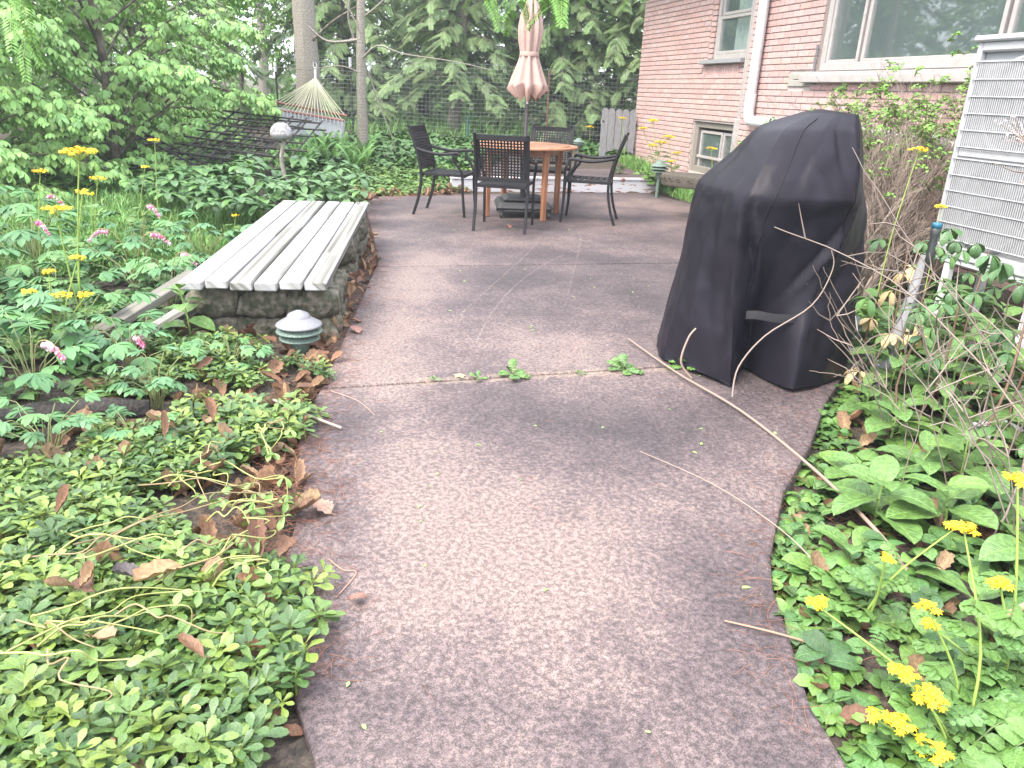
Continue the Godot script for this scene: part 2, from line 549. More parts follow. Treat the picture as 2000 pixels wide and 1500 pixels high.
func concrete() -> void:
	# stains, dirt and moss as they lie on the slab (x -2.2..2.8, z -11.4..0.7)
	var rect := Rect2(-2.2, -11.4, 5.0, 12.1)
	var w := 800
	var h := 1936
	var f1 := FastNoiseLite.new(); f1.seed = 71; f1.frequency = 0.9; f1.fractal_octaves = 5
	var f2 := FastNoiseLite.new(); f2.seed = 72; f2.frequency = 4.0; f2.fractal_octaves = 4
	var f3 := FastNoiseLite.new(); f3.seed = 73; f3.frequency = 18.0; f3.fractal_octaves = 2
	var f4 := FastNoiseLite.new(); f4.seed = 74; f4.frequency = 55.0; f4.fractal_octaves = 2
	# [x, z, rx, rz, amount]: pale worn concrete (+) and dark algae film (-)
	var blobs := [[0.05, -2.1, 0.45, 0.5, 0.9], [0.0, -1.55, 0.42, 0.35, 0.75], [0.3, -3.9, 0.8, 0.5, 0.45], [-0.62, -3.3, 0.22, 0.6, 0.9], [-0.65, -4.6, 0.22, 1.0, 0.9], [-0.75, -5.8, 0.3, 0.8, 0.9], [-0.35, -2.4, 0.2, 0.6, 0.55],
		[-0.9, -8.3, 0.7, 0.6, 0.5], [1.5, -9.6, 0.8, 0.7, 0.6], [0.5, -7.0, 1.2, 0.4, 0.15], [0.45, -1.25, 0.35, 0.25, -0.15],
		[0.35, -3.0, 0.75, 0.35, -0.3], [0.9, -2.9, 0.5, 0.45, -0.4], [-0.1, -5.2, 0.5, 0.6, -0.7], [0.8, -5.6, 0.9, 0.7, -0.55], [1.1, -4.4, 0.5, 0.7, -0.6], [-0.45, -1.9, 0.12, 0.5, -0.6], [-0.66, -2.75, 0.14, 0.35, -0.9], [0.62, -1.7, 0.16, 0.5, -0.5], [0.0, -7.9, 1.3, 0.6, -0.35], [0.3, -6.4, 1.4, 0.25, -0.35], [0.2, -0.9, 0.6, 0.3, -0.25]]
	var im := Image.create(w, h, false, Image.FORMAT_RGB8)
	var dark := Color(0.41, 0.37, 0.385)
	var mid := Color(0.59, 0.53, 0.54)
	var tan := Color(0.81, 0.73, 0.70)
	var j1a := Vector2(-0.39, -3.28); var j1b := Vector2(0.85, -3.62)
	for yy in h:
		var z := rect.position.y + rect.size.y * (yy + 0.5) / h
		for xx in w:
			var x := rect.position.x + rect.size.x * (xx + 0.5) / w
			var s := 0.0
			for q in blobs:
				var dx: float = (x - q[0]) / q[2]; var dz: float = (z - q[1]) / q[3]
				var d2 := dx * dx + dz * dz
				if d2 < 5.0: s += q[4] * exp(-d2)
			var k := s * 0.95 + 0.08 + f1.get_noise_2d(x, z) * 1.0 + f2.get_noise_2d(x, z) * 0.42 + f3.get_noise_2d(x, z) * 0.45 + f4.get_noise_2d(x, z) * 0.5
			k = clampf(k * 1.0, -1.0, 1.0)
			var c := mid.lerp(tan, k) if k > 0.0 else mid.lerp(dark, -k)
			# sand in the weedy joint
			var t := clampf((Vector2(x, z) - j1a).dot(j1b - j1a) / (j1b - j1a).length_squared(), 0, 1)
			var dj := (Vector2(x, z) - j1a.lerp(j1b, t)).length()
			if dj < 0.045 + f2.get_noise_2d(x * 3.0, 7.0) * 0.03: c = c.lerp(Color(0.95, 0.87, 0.76), 0.5)
			im.set_pixel(xx, yy, c)
	# pale scrape arcs left by dragged furniture
	for arc in [[Vector2(-0.33, -4.4), Vector2(-0.15, -5.4), Vector2(0.12, -6.3), Vector2(0.2, -7.2)], [Vector2(-0.2, -3.9), Vector2(-0.15, -4.9), Vector2(0.15, -5.9), Vector2(0.4, -6.4)], [Vector2(0.35, -5.0), Vector2(0.48, -6.2), Vector2(0.6, -7.0), Vector2(0.6, -7.6)]]:
		for i in 500:
			var s := i / 500.0
			var q: Vector2 = arc[0].bezier_interpolate(arc[1], arc[2], arc[3], s)
			var px := Vector2i(int((q.x - rect.position.x) / rect.size.x * w), int((q.y - rect.position.y) / rect.size.y * h))
			if f3.get_noise_2d(q.x * 2.0, q.y * 2.0) > -0.2: im.set_pixelv(px, im.get_pixelv(px).lerp(Color(0.95, 0.9, 0.86), 0.5))
	var stain := ImageTexture.create_from_image(im)
	var m := mat(Color.WHITE, 0.72)
	# grit: sand grains between dark weathered pits
	var size := 1024
	var g1 := FastNoiseLite.new(); g1.seed = 81; g1.frequency = 0.02; g1.fractal_octaves = 5; g1.fractal_gain = 0.75
	var g2 := FastNoiseLite.new(); g2.seed = 82; g2.frequency = 0.22; g2.fractal_octaves = 2; g2.noise_type = FastNoiseLite.TYPE_VALUE_CUBIC
	var A := g1.get_seamless_image(size, size); A.convert(Image.FORMAT_L8)
	var B := g2.get_seamless_image(size, size); B.convert(Image.FORMAT_L8)
	var da := A.get_data(); var db := B.get_data()
	var d := PackedByteArray(); d.resize(size * size * 3)
	for i in size * size:
		var s := (da[i] * 0.5 + db[i] * 0.5) / 255.0
		var k := smoothstep(0.34, 0.64, s)
		var v := lerpf(0.40, 0.665, k)
		d[i * 3] = int(v * 255); d[i * 3 + 1] = int(v * 0.965 * 255); d[i * 3 + 2] = int(v * 0.96 * 255)
	m.albedo_texture = ImageTexture.create_from_image(Image.create_from_data(size, size, false, Image.FORMAT_RGB8, d))
	m.uv1_scale = Vector3(2.1, 2.1, 1)
	B.convert(Image.FORMAT_RGBA8); B.bump_map_to_normal_map(2.5)
	m.normal_enabled = true
	m.normal_texture = ImageTexture.create_from_image(B)
	m.normal_scale = 0.5
	m.detail_enabled = true
	m.detail_blend_mode = BaseMaterial3D.BLEND_MODE_MUL
	m.detail_uv_layer = BaseMaterial3D.DETAIL_UV_2
	m.detail_albedo = stain
	M.concrete = m
	# three pours parted by tooled joints
	var patio := Node3D.new(); patio.name = "patio"; add_child(patio)
	patio.set_meta("kind", "structure")
	var cuts := [[Vector2(-3, -2.47), Vector2(4, -4.63)], [Vector2(-3, -5.11), Vector2(4, -6.94)]]
	var far_ := PackedVector2Array([cuts[1][0] - Vector2(0, 0.006), cuts[1][1] - Vector2(0, 0.006), Vector2(4, -14), Vector2(-3, -14)])
	var midp := PackedVector2Array([cuts[0][0] - Vector2(0, 0.006), cuts[0][1] - Vector2(0, 0.006), cuts[1][1] + Vector2(0, 0.006), cuts[1][0] + Vector2(0, 0.006)])
	var near_ := PackedVector2Array([Vector2(-3, 2), Vector2(4, 2), cuts[0][1] + Vector2(0, 0.006), cuts[0][0] + Vector2(0, 0.006)])
	for half in [near_, midp, far_]:
		for part in Geometry2D.intersect_polygons(patio_poly, half):
			put("slab", slab_mesh(part, 0.0, -0.16, 0.012, m, rect), patio)
	# raised walk behind the table with a flaking white board edge
	var walk := put("path", slab_mesh(pad_poly, 0.185, -0.05, 0.01, m, Rect2(-2.2, -17, 5.0, 12.1)))
	walk.set_meta("kind", "structure")
	var pm := mat(Color.WHITE, 0.7)
	var size2 := 512
	var fa := FastNoiseLite.new(); fa.seed = 91; fa.frequency = 0.012; fa.fractal_octaves = 5
	var im2 := Image.create(size2, size2, false, Image.FORMAT_RGB8)
	for y in size2:
		for x in size2:
			var s := fa.get_noise_2d(x * 1.0, y * 0.6) + (0.20 if y > 420 else 0.0) + (0.12 if y < 60 else 0.0)
			var c := lin(0.52, 0.52, 0.55)
			if s > 0.36: c = lin(0.22, 0.085, 0.065)
			elif s > 0.32: c = lin(0.5, 0.47, 0.44)
			im2.set_pixel(x, y, c)
	pm.albedo_texture = ImageTexture.create_from_image(im2)
	var edge := thing("path_edging", "flaking white painted timber edging of the raised walk behind the table", "edging", Vector3(0.5, 0, -10.7))
	var segs := [[Vector2(-0.92, -10.18), Vector2(0.58, -10.70)], [Vector2(0.583, -10.701), Vector2(1.93, -11.09)], [Vector2(1.965, -11.12), Vector2(2.0, -11.66)]]
	for sg in segs:
		var p0: Vector2 = sg[0]; var p1: Vector2 = sg[1]
		var dv := p1 - p0
		var bs := Basis(Vector3(dv.x, 0, dv.y).normalized(), Vector3.UP, Vector3(dv.x, 0, dv.y).normalized().cross(Vector3.UP))
		var o := MB.new()
		var l := dv.length()
		# board with a paint-worn face: uv across the whole face
		o.cbox(Vector3(0, 0.085, 0), Vector3(l, 0.17, 0.045), 0.006)
		for i in o.v.size(): o.uv[i] = Vector2((o.v[i].x + l * 0.5) / 1.6, 1.0 - o.v[i].y / 0.17)
		put("board", o.mesh(pm), edge, Transform3D(bs, Vector3((p0.x + p1.x) * 0.5, 0.001, (p0.y + p1.y) * 0.5) - edge.position))
		var cap := MB.new()
		cap.cbox(Vector3(0, 0.186, -0.02), Vector3(l, 0.03, 0.11), 0.006)
		for i in cap.v.size(): cap.uv[i] = Vector2((cap.v[i].x + l * 0.5) / 1.6, 0.05 + cap.v[i].z * 1.2)
		put("cap_board", cap.mesh(pm), edge, Transform3D(bs, Vector3((p0.x + p1.x) * 0.5, 0.001, (p0.y + p1.y) * 0.5) - edge.position))

# ------------------------------------------------------------------ house
# local x runs along the wall towards the drive, local z points out of the wall
func house() -> void:
	var h := thing("brick_house", "pink and red brick house with pale window frames and downpipes", "house", Vector3(0.970 * 5.24, 0, -0.242 * 5.24))
	h.basis = Basis(Vector3(0.2421, 0, 0.9703), Vector3.UP, Vector3(-0.9703, 0, 0.2421))
	# walls with openings: [x0, x1, z face, openings[x0,x1,y0,y1]]
	var walls := [
		[-13.02, -9.16, 0.0, [[-10.56, -9.44, 1.785, 3.05], [-10.77, -9.30, 0.28, 0.98]]],
		[-9.16, 2.5, 0.15, [[-7.73, -4.55, 1.56, 3.0]]]]
	var k_brick := 0
	var variants := []
	var tones := [Color(0.508, 0.340, 0.316), Color(0.484, 0.320, 0.299), Color(0.527, 0.363, 0.337), Color(0.490, 0.346, 0.326), Color(0.514, 0.338, 0.307), Color(0.470, 0.312, 0.294), Color(0.527, 0.382, 0.354), Color(0.497, 0.355, 0.339), Color(0.478, 0.342, 0.329), Color(0.517, 0.348, 0.307), Color(0.487, 0.329, 0.311), Color(0.508, 0.363, 0.341)]
	for i in 12:
		var b := MB.new()
		b.c = tones[i]
		b.cbox(Vector3(0, 0, -0.004), Vector3(0.2, 0.057, 0.024), 0.0035)
		variants.append(b.mesh(M.brick))
	var rest := []
	var rest_c := []
	var plain_b := MB.new()
	plain_b.cbox(Vector3(0, 0, -0.004), Vector3(0.2, 0.057, 0.024), 0.0035)
	var plain := plain_b.mesh(M.brick)
	for wi in 2:
		var w: Array = walls[wi]
		var zf: float = w[2]
		var ops: Array = w[3]
		# mortar body as columns cut by the openings
		var xs := [w[0], w[1]]
		for o in ops: xs.append(o[0]); xs.append(o[1])
		xs.sort()
		var b := MB.new()
		for i in xs.size() - 1:
			var xa: float = xs[i]; var xb: float = xs[i + 1]
			if xb - xa < 0.001: continue
			var cuts := []
			for o in ops:
				if o[0] < xb - 0.001 and o[1] > xa + 0.001: cuts.append([o[2], o[3]])
			cuts.sort()
			var y := -0.3
			for c in cuts + [[3.6, 3.6]]:
				if c[0] > y: b.box(Vector3((xa + xb) * 0.5, (y + c[0]) * 0.5, zf - 0.11), Vector3(xb - xa, c[0] - y, 0.2))
				y = c[1]
		var wall := put("wall", b.mesh(M.mortar), h)
		# bricks in running bond
		var cy := 0.0677
		var row := 0
		var yy := 0.02
		var near_x := -4.0
		while yy < 3.5:
			var x: float = w[0] + (0.0 if row % 2 == 0 else -0.106)
			while x < (w[1] if wi == 0 else -3.0):
				var xa := maxf(x, w[0]); var xb := minf(x + 0.203, w[1])
				x += 0.213
				if xb - xa < 0.03: continue
				# clip by openings
				var parts := [[xa, xb]]
				for o in ops:
					if yy + 0.02 > o[2] - 0.02 and yy - 0.02 < o[3] + 0.0:
						var np := []
						for q in parts:
							if q[1] <= o[0] or q[0] >= o[1]: np.append(q)
							else:
								if q[0] < o[0] - 0.02: np.append([q[0], o[0]])
								if q[1] > o[1] + 0.02: np.append([o[1], q[1]])
						parts = np
				for q in parts:
					var xm: float = (q[0] + q[1]) * 0.5
					# soldier course below the small window, repair render beside the large one
					if wi == 0 and xm > -10.62 and xm < -9.62 and yy > 1.58 and yy < 1.74: continue
					if wi == 1 and yy > 1.44 and yy < 1.58 and xm > -8.2 and xm < (-7.86 if yy > 1.52 else -7.7): continue
					var t := Transform3D(Basis().scaled(Vector3((q[1] - q[0]) / 0.2, 1, 1)), Vector3(xm, yy, zf + rf(-0.001, 0.002)))
					var vi := rng.randi() % 12
					var shown := wi == 1 and xm > -9.05 and xm < -7.2 and yy > 0.9 and yy < 2.3
					if shown and k_brick < 300:
						k_brick += 1
						put("brick", variants[vi], wall, t)
					else:
						rest.append(t)
						rest_c.append(tones[vi])
			yy += cy
			row += 1
		if wi == 0:
			for i in 14:
				put("soldier_brick", variants[rng.randi() % 12], wall, Transform3D(Basis(Vector3.BACK, PI / 2).scaled_local(Vector3(0.62, 1.05, 1)), Vector3(-10.58 + i * 0.0705, 1.655, zf)))
	many("bricks", plain, rest, rest_c, h)
	# smeared cement repair
	var rb := MB.new()
	rb.cbox(Vector3(-8.04, 1.548, 0.15), Vector3(0.33, 0.06, 0.022), 0.006)
	rb.cbox(Vector3(-7.95, 1.480, 0.15), Vector3(0.50, 0.066, 0.024), 0.006)
	put("cement_patch", rb.mesh(tri_mat(ramp_tex(256, 49, 0.04, [[0.0, lin(0.22, 0.21, 0.18)], [1.0, lin(0.34, 0.33, 0.30)]]), 3.0, 0.95)), h)
	# closed shell behind: side, back, floor, ceiling, roof
	var sh := MB.new()
	sh.box(Vector3(-5.26, 1.6, -5.9), Vector3(15.5, 3.9, 0.2))
	sh.box(Vector3(-12.92, 1.6, -3.0), Vector3(0.2, 3.9, 5.6))
	sh.box(Vector3(2.4, 1.6, -3.0), Vector3(0.2, 3.9, 5.6))
	put("rear_wall", sh.mesh(M.mortar), h)
	var fl := MB.new()
	fl.box(Vector3(-5.26, 0.05, -3.0), Vector3(15.2, 0.1, 5.5))
	fl.box(Vector3(-5.26, 3.62, -3.0), Vector3(15.3, 0.12, 5.6))
	put("floor", fl.mesh(M.dark), h)
	var rf_ := MB.new()
	rf_.cbox(Vector3(-5.26, 3.72, -2.7), Vector3(16.4, 0.08, 7.4), 0.01)
	var ridge := [Vector3(-13.4, 5.4, -2.9), Vector3(2.9, 5.4, -2.9)]
	rf_.face(Vector3(-13.4, 3.77, 1.0), Vector3(2.9, 3.77, 1.0), ridge[1], ridge[0])
	rf_.face(ridge[0], ridge[1], Vector3(2.9, 3.77, -6.4), Vector3(-13.4, 3.77, -6.4))
	put("roof", rf_.mesh(M.grey_paint), h)
	# small sash window
	var w1 := Node3D.new(); w1.name = "window"; h.add_child(w1)
	window_frame(w1, -10.42, -9.44, 1.79, 3.05, -0.055, 0.06)
	sash(w1, -10.36, -9.50, 1.85, 2.32, -0.04)
	sash(w1, -10.36, -9.50, 2.33, 2.99, -0.065)
	var rv := MB.new()
	for i in 19:
		rv.c = tones[i % 12]
		rv.cbox(Vector3(-10.49, 1.83 + i * 0.0677, -0.05), Vector3(0.13, 0.057, 0.12), 0.003)
	put("reveal_brick", rv.mesh(M.brick), w1)
	var si := MB.new()
	si.cbox(Vector3(-10.07, 1.757, 0.0), Vector3(1.16, 0.055, 0.17), 0.006)
	put("sill", si.mesh(M.grey_paint), w1)
	curtain(w1, -10.2, -9.45, 1.8, 3.05, -0.20)
	# basement window
	var w2 := Node3D.new(); w2.name = "window_001"; h.add_child(w2)
	window_frame(w2, -10.77, -9.30, 0.28, 0.98, -0.09, 0.085, mat(lin(0.20, 0.18, 0.155), 0.7))
	sash(w2, -10.64, -9.99, 0.32, 0.86, -0.10)
	sash(w2, -9.98, -9.4, 0.32, 0.86, -0.11)
	var rl := MB.new()
	rl.cbox(Vector3(-10.02, 0.5, -0.07), Vector3(1.28, 0.035, 0.03), 0.004)
	put("rail", rl.mesh(M.vinyl), w2)
	# large picture window
	var w3 := Node3D.new(); w3.name = "window_002"; h.add_child(w3)
	window_frame(w3, -7.70, -4.58, 1.60, 3.0, 0.09, 0.075)
	for sx in [[-7.62, -7.10], [-7.06, -5.40], [-5.36, -4.66]]:
		sash(w3, sx[0], sx[1], 1.665, 2.92, 0.10)
	var s3 := MB.new()
	s3.cbox(Vector3(-6.88, 1.523, 0.16), Vector3(2.0, 0.075, 0.16), 0.006)
	s3.cbox(Vector3(-5.19, 1.523, 0.16), Vector3(1.37, 0.075, 0.16), 0.006)
	s3.cbox(Vector3(-6.14, 1.575, 0.14), Vector3(3.2, 0.035, 0.09), 0.006)
	put("sill", s3.mesh(M.vinyl), w3)
	var gk := MB.new()
	gk.cbox(Vector3(-7.735, 1.72, 0.168), Vector3(0.035, 0.28, 0.012), 0.004)
	put("caulk_strip", gk.mesh(mat(lin(0.12, 0.12, 0.13), 0.8)), w3)
	# room beyond the picture window: pale window on its far wall seen as dim shapes
	var room := MB.new()
	room.box(Vector3(-6.2, 1.8, -2.6), Vector3(5.0, 3.4, 0.1))
	put("room_wall", room.mesh(M.dark), h)
	# downpipes
	var dp := MB.new()
	for sx in [[-9.28, 0.10]]:
		dp.cbox(Vector3(sx[0], 2.3, 0.07), Vector3(0.105, 2.5, 0.075), 0.012)
		dp.cbox(Vector3(sx[0] - 0.026, 2.3, 0.11), Vector3(0.022, 2.5, 0.012), 0.004)
		dp.cbox(Vector3(sx[0] + 0.026, 2.3, 0.11), Vector3(0.022, 2.5, 0.012), 0.004)
		dp.cbox(Vector3(sx[0], 0.75, 0.085), Vector3(0.13, 0.62, 0.10), 0.012)
	put("downpipe", dp.mesh(M.vinyl), h)
	var wp := MB.new()
	wp.tube([Vector3(-8.83, 3.6, 0.235), Vector3(-8.83, 1.36, 0.235)], [0.058], 12)
	put("downpipe", wp.mesh(M.white), h)
	var wq := MB.new()
	wq.tube([Vector3(-8.83, 1.36, 0.235), Vector3(-8.83, 1.2, 0.235), Vector3(-8.82, 1.10, 0.235), Vector3(-8.76, 1.055, 0.235), Vector3(-8.66, 1.05, 0.235), Vector3(-7.4, 1.04, 0.235), Vector3(-5.2, 1.01, 0.235)], [0.066, 0.066, 0.066, 0.066, 0.062, 0.06, 0.06], 12)
	put("drain_pipe", wq.mesh(M.white), h)

func window_frame(w: Node3D, x0: float, x1: float, y0: float, y1: float, z: float, t: float, m: Material = null) -> void:
	var b := MB.new()
	b.cbox(Vector3(x0 + t * 0.5, (y0 + y1) * 0.5, z), Vector3(t, y1 - y0, 0.09), 0.006)
	b.cbox(Vector3(x1 - t * 0.5, (y0 + y1) * 0.5, z), Vector3(t, y1 - y0, 0.09), 0.006)
	b.cbox(Vector3((x0 + x1) * 0.5, y0 + t * 0.5, z), Vector3(x1 - x0 - 2 * t, t, 0.085), 0.006)
	b.cbox(Vector3((x0 + x1) * 0.5, y1 - t * 0.5, z), Vector3(x1 - x0 - 2 * t, t, 0.085), 0.006)
	put("frame", b.mesh(m if m else M.vinyl), w)

func sash(w: Node3D, x0: float, x1: float, y0: float, y1: float, z: float) -> void:
	var t := 0.04
	var b := MB.new()
	b.cbox(Vector3(x0 + t * 0.5, (y0 + y1) * 0.5, z), Vector3(t, y1 - y0, 0.05), 0.005)
	b.cbox(Vector3(x1 - t * 0.5, (y0 + y1) * 0.5, z), Vector3(t, y1 - y0, 0.05), 0.005)
	b.cbox(Vector3((x0 + x1) * 0.5, y0 + t * 0.5, z), Vector3(x1 - x0 - 2 * t, t, 0.047), 0.005)
	b.cbox(Vector3((x0 + x1) * 0.5, y1 - t * 0.5, z), Vector3(x1 - x0 - 2 * t, t, 0.047), 0.005)
	put("sash", b.mesh(M.vinyl), w)
	var g := MB.new()
	g.box(Vector3((x0 + x1) * 0.5, (y0 + y1) * 0.5, z), Vector3(x1 - x0 - 2 * t, y1 - y0 - 2 * t, 0.006))
	put("pane", g.mesh(M.glass), w)

func curtain(w: Node3D, x0: float, x1: float, y0: float, y1: float, z: float) -> void:
	var b := MB.new()
	var n := 60
	for i in n + 1:
		var s := float(i) / n
		var dz := sin(s * 42.0) * 0.02 + sin(s * 17.0) * 0.012
		b.p(Vector3(lerpf(x0, x1, s), y0, z + dz)); b.p(Vector3(lerpf(x0, x1, s), y1, z + dz))
	for i in n: b.q(i * 2, i * 2 + 2, i * 2 + 3, i * 2 + 1)
	put("curtain", b.mesh(M.curtain), w)

# ------------------------------------------------------------------ bench
func uv_long(b: MB, axis: int, ox := 0.0) -> void:
	# lay the grain along one axis
	for i in b.v.size():
		var q := b.v[i]
		b.uv[i] = Vector2(q[axis] + ox, (q[(axis + 1) % 3] + q[(axis + 2) % 3]) * 1.0 + ox * 0.37) if axis != 1 else Vector2(q.y + ox, q.x + q.z + ox)
		b.uv[i] = Vector2(b.uv[i].y, b.uv[i].x)

func bench() -> void:
	# slats run from (-1.31,-3.70) to (-1.66,-6.60), top at 0.33
	var a := Vector3(-1.315, 0, -3.70)
	var e := Vector3(-1.655, 0, -6.58)
	var d := (e - a)
	var L := d.length()
	var t := thing("slatted_bench", "low weathered white bench of six long slats on stone piers", "bench", a, atan2(-d.x, -d.z))
	for i in 6:
		var x := -0.302 + i * 0.1208
		var b := MB.new()
		var tone := [0.86, 1.0, 0.92, 0.82, 1.0, 0.97][i] as float
		b.c = Color(tone, tone, tone * 0.98)
		var dz: float = [0.02, 0.0, 0.012, 0.02, 0.008, 0.0][i]
		b.cbox(Vector3(0, 0, -L * 0.5), Vector3(0.108, 0.045, L), 0.006)
		# slight cup and warp of old timber
		for k in b.v.size():
			b.v[k] += Vector3(0, sin(b.v[k].z * 1.3 + i * 2.0) * 0.003, dz)
		uv_long(b, 2, i * 0.37)
		put("slat", b.mesh(M.oldwood), t, Transform3D(Basis(Vector3.UP, rf(-0.002, 0.002)), Vector3(x, 0.3085 + rf(-0.002, 0.002), 0)))
	for z in [-0.3, -L * 0.5, -L + 0.3]:
		var b := MB.new()
		b.c = Color(0.5, 0.5, 0.45)
		b.cbox(Vector3(0, 0.262, z), Vector3(0.70, 0.042, 0.09), 0.004)
		uv_long(b, 0)
		put("cross_rail", b.mesh(M.oldwood), t)
	# two piers of rough fieldstones
	pier("stone_pier", "mossy fieldstone pier under the near end of the slatted bench", a + d.normalized() * 0.44, atan2(-d.x, -d.z), 0.74, 0.55)
	pier("stone_pier", "mossy fieldstone pier under the middle of the slatted bench", a + d.normalized() * 1.75, atan2(-d.x, -d.z), 0.66, 0.5)
	pier("stone_pier", "mossy fieldstone pier under the far end of the slatted bench", a + d.normalized() * 2.55, atan2(-d.x, -d.z), 0.66, 0.5)

func rock(sx: float, sy: float, sz: float, sd: int, seg := 10) -> ArrayMesh:
	# a blocky lump: rounded box pushed about by noise
	var f := FastNoiseLite.new(); f.seed = sd; f.frequency = 2.2; f.fractal_octaves = 3
	var b := MB.new()
	var rows := seg
	for j in rows + 1:
		var th := PI * j / rows
		for i in seg * 2 + 1:
			var ph := TAU * (i % (seg * 2)) / (seg * 2)
			var n := Vector3(sin(th) * cos(ph), cos(th), sin(th) * sin(ph))
			var m := maxf(absf(n.x), maxf(absf(n.y), absf(n.z)))
			var q := n.lerp(n / m * 0.82, 0.85)
			var k := 1.0 + f.get_noise_3dv(q * 1.3 + Vector3(sd, 0, 0)) * 0.30
			b.p(Vector3(q.x * sx, q.y * sy, q.z * sz) * 0.6 * k)
	for j in rows:
		for i in seg * 2:
			var a := j * (seg * 2 + 1) + i
			b.q(a, a + 1, a + seg * 2 + 2, a + seg * 2 + 1)
	return b.mesh(M.stone)

func pier(called: String, label: String, at: Vector3, turn: float, w: float, dep: float) -> void:
	var t := thing(called, label, "pier", at, turn, "stone piers of the bench")
	var core := MB.new()
	core.cbox(Vector3(0, 0.11, 0), Vector3(w - 0.08, 0.26, dep - 0.08), 0.01)
	put("mortar_core", core.mesh(M.stone), t)
	var rows := [[-0.055, 0.17], [0.115, 0.135]]
	var sd := int(at.z * 100.0)
	for r in rows.size():
		var y: float = rows[r][0] + 0.055
		var hgt: float = rows[r][1]
		# perimeter stones
		var per := []
		var nx := 1 + (r % 2)
		for i in nx + 1:
			var x := -w * 0.5 + w * (i + 0.5) / (nx + 1)
			per.append([x, dep * 0.5 - 0.07, w / (nx + 1) * rf(1.0, 1.12), 0.2])
			per.append([x, -dep * 0.5 + 0.07, w / (nx + 1) * rf(0.96, 1.06), 0.17])
		for i in 2:
			var z := -dep * 0.25 + dep * 0.5 * i
			per.append([w * 0.5 - 0.07, z, 0.18, dep * 0.46])
			per.append([-w * 0.5 + 0.07, z, 0.18, dep * 0.46])
		for q in per:
			sd += 1
			put("stone", rock(q[2], hgt * 1.08, q[3], sd, 8), t, Transform3D(Basis(Vector3.UP, rf(-0.06, 0.06)), Vector3(q[0], y, q[1])))

func loose_boards() -> void:
	for i in 2:
		var a: Vector3 = [Vector3(-2.13, 0.02, -3.50), Vector3(-1.90, 0.015, -3.55)][i]
		var e: Vector3 = [Vector3(-1.80, 0.245, -4.15), Vector3(-1.55, 0.24, -4.05)][i]
		var lab: String = ["mossy grey plank leaning low against the bench, farther from the patio", "pale cut plank leaning low against the bench pier"][i]
		var d := e - a
		var b := MB.new()
		b.c = [Color(0.42, 0.40, 0.33), Color(0.62, 0.61, 0.57)][i]
		b.cbox(Vector3(0, 0, -d.length() * 0.5), Vector3(0.10, 0.045, d.length()), 0.005)
		uv_long(b, 2, i * 0.5)
		var o := put("loose_plank", b.mesh(M.oldwood), self, Transform3D(along(d), a))
		tag(o, lab, "plank", "")

# ------------------------------------------------------------------ tiered path lights
func path_light(label: String, at: Vector3, cap: Material, s := 1.0) -> void:
	var t := thing("path_light", label, "garden light", at, rf(0, 6.0), "tiered path lights")
	t.scale = Vector3.ONE * s
	var b := MB.new()
	b.lathe([Vector2(0.0, 0.178), Vector2(0.016, 0.176), Vector2(0.045, 0.162), Vector2(0.052, 0.150), Vector2(0.054, 0.145), Vector2(0.10, 0.118), Vector2(0.103, 0.110), Vector2(0.098, 0.108), Vector2(0.05, 0.128), Vector2(0.0, 0.13)], 28)
	put("cap", b.mesh(cap), t)
	for i in 2:
		var y := 0.088 - i * 0.034
		var r := MB.new()
		r.lathe([Vector2(0.05, y + 0.022), Vector2(0.102 - i * 0.012, y - 0.002), Vector2(0.104 - i * 0.012, y - 0.008), Vector2(0.096 - i * 0.012, y - 0.008), Vector2(0.046, y + 0.014), Vector2(0.05, y + 0.022)], 28)
		put("shade_ring", r.mesh(M.lampgreen), t)
	var s2 := MB.new()
	s2.lathe([Vector2(0.038, 0.125), Vector2(0.04, 0.0), Vector2(0.03, -0.02), Vector2(0.018, -0.03), Vector2(0.018, -0.25)], 16)
	put("stake", s2.mesh(M.lampgreen), t)

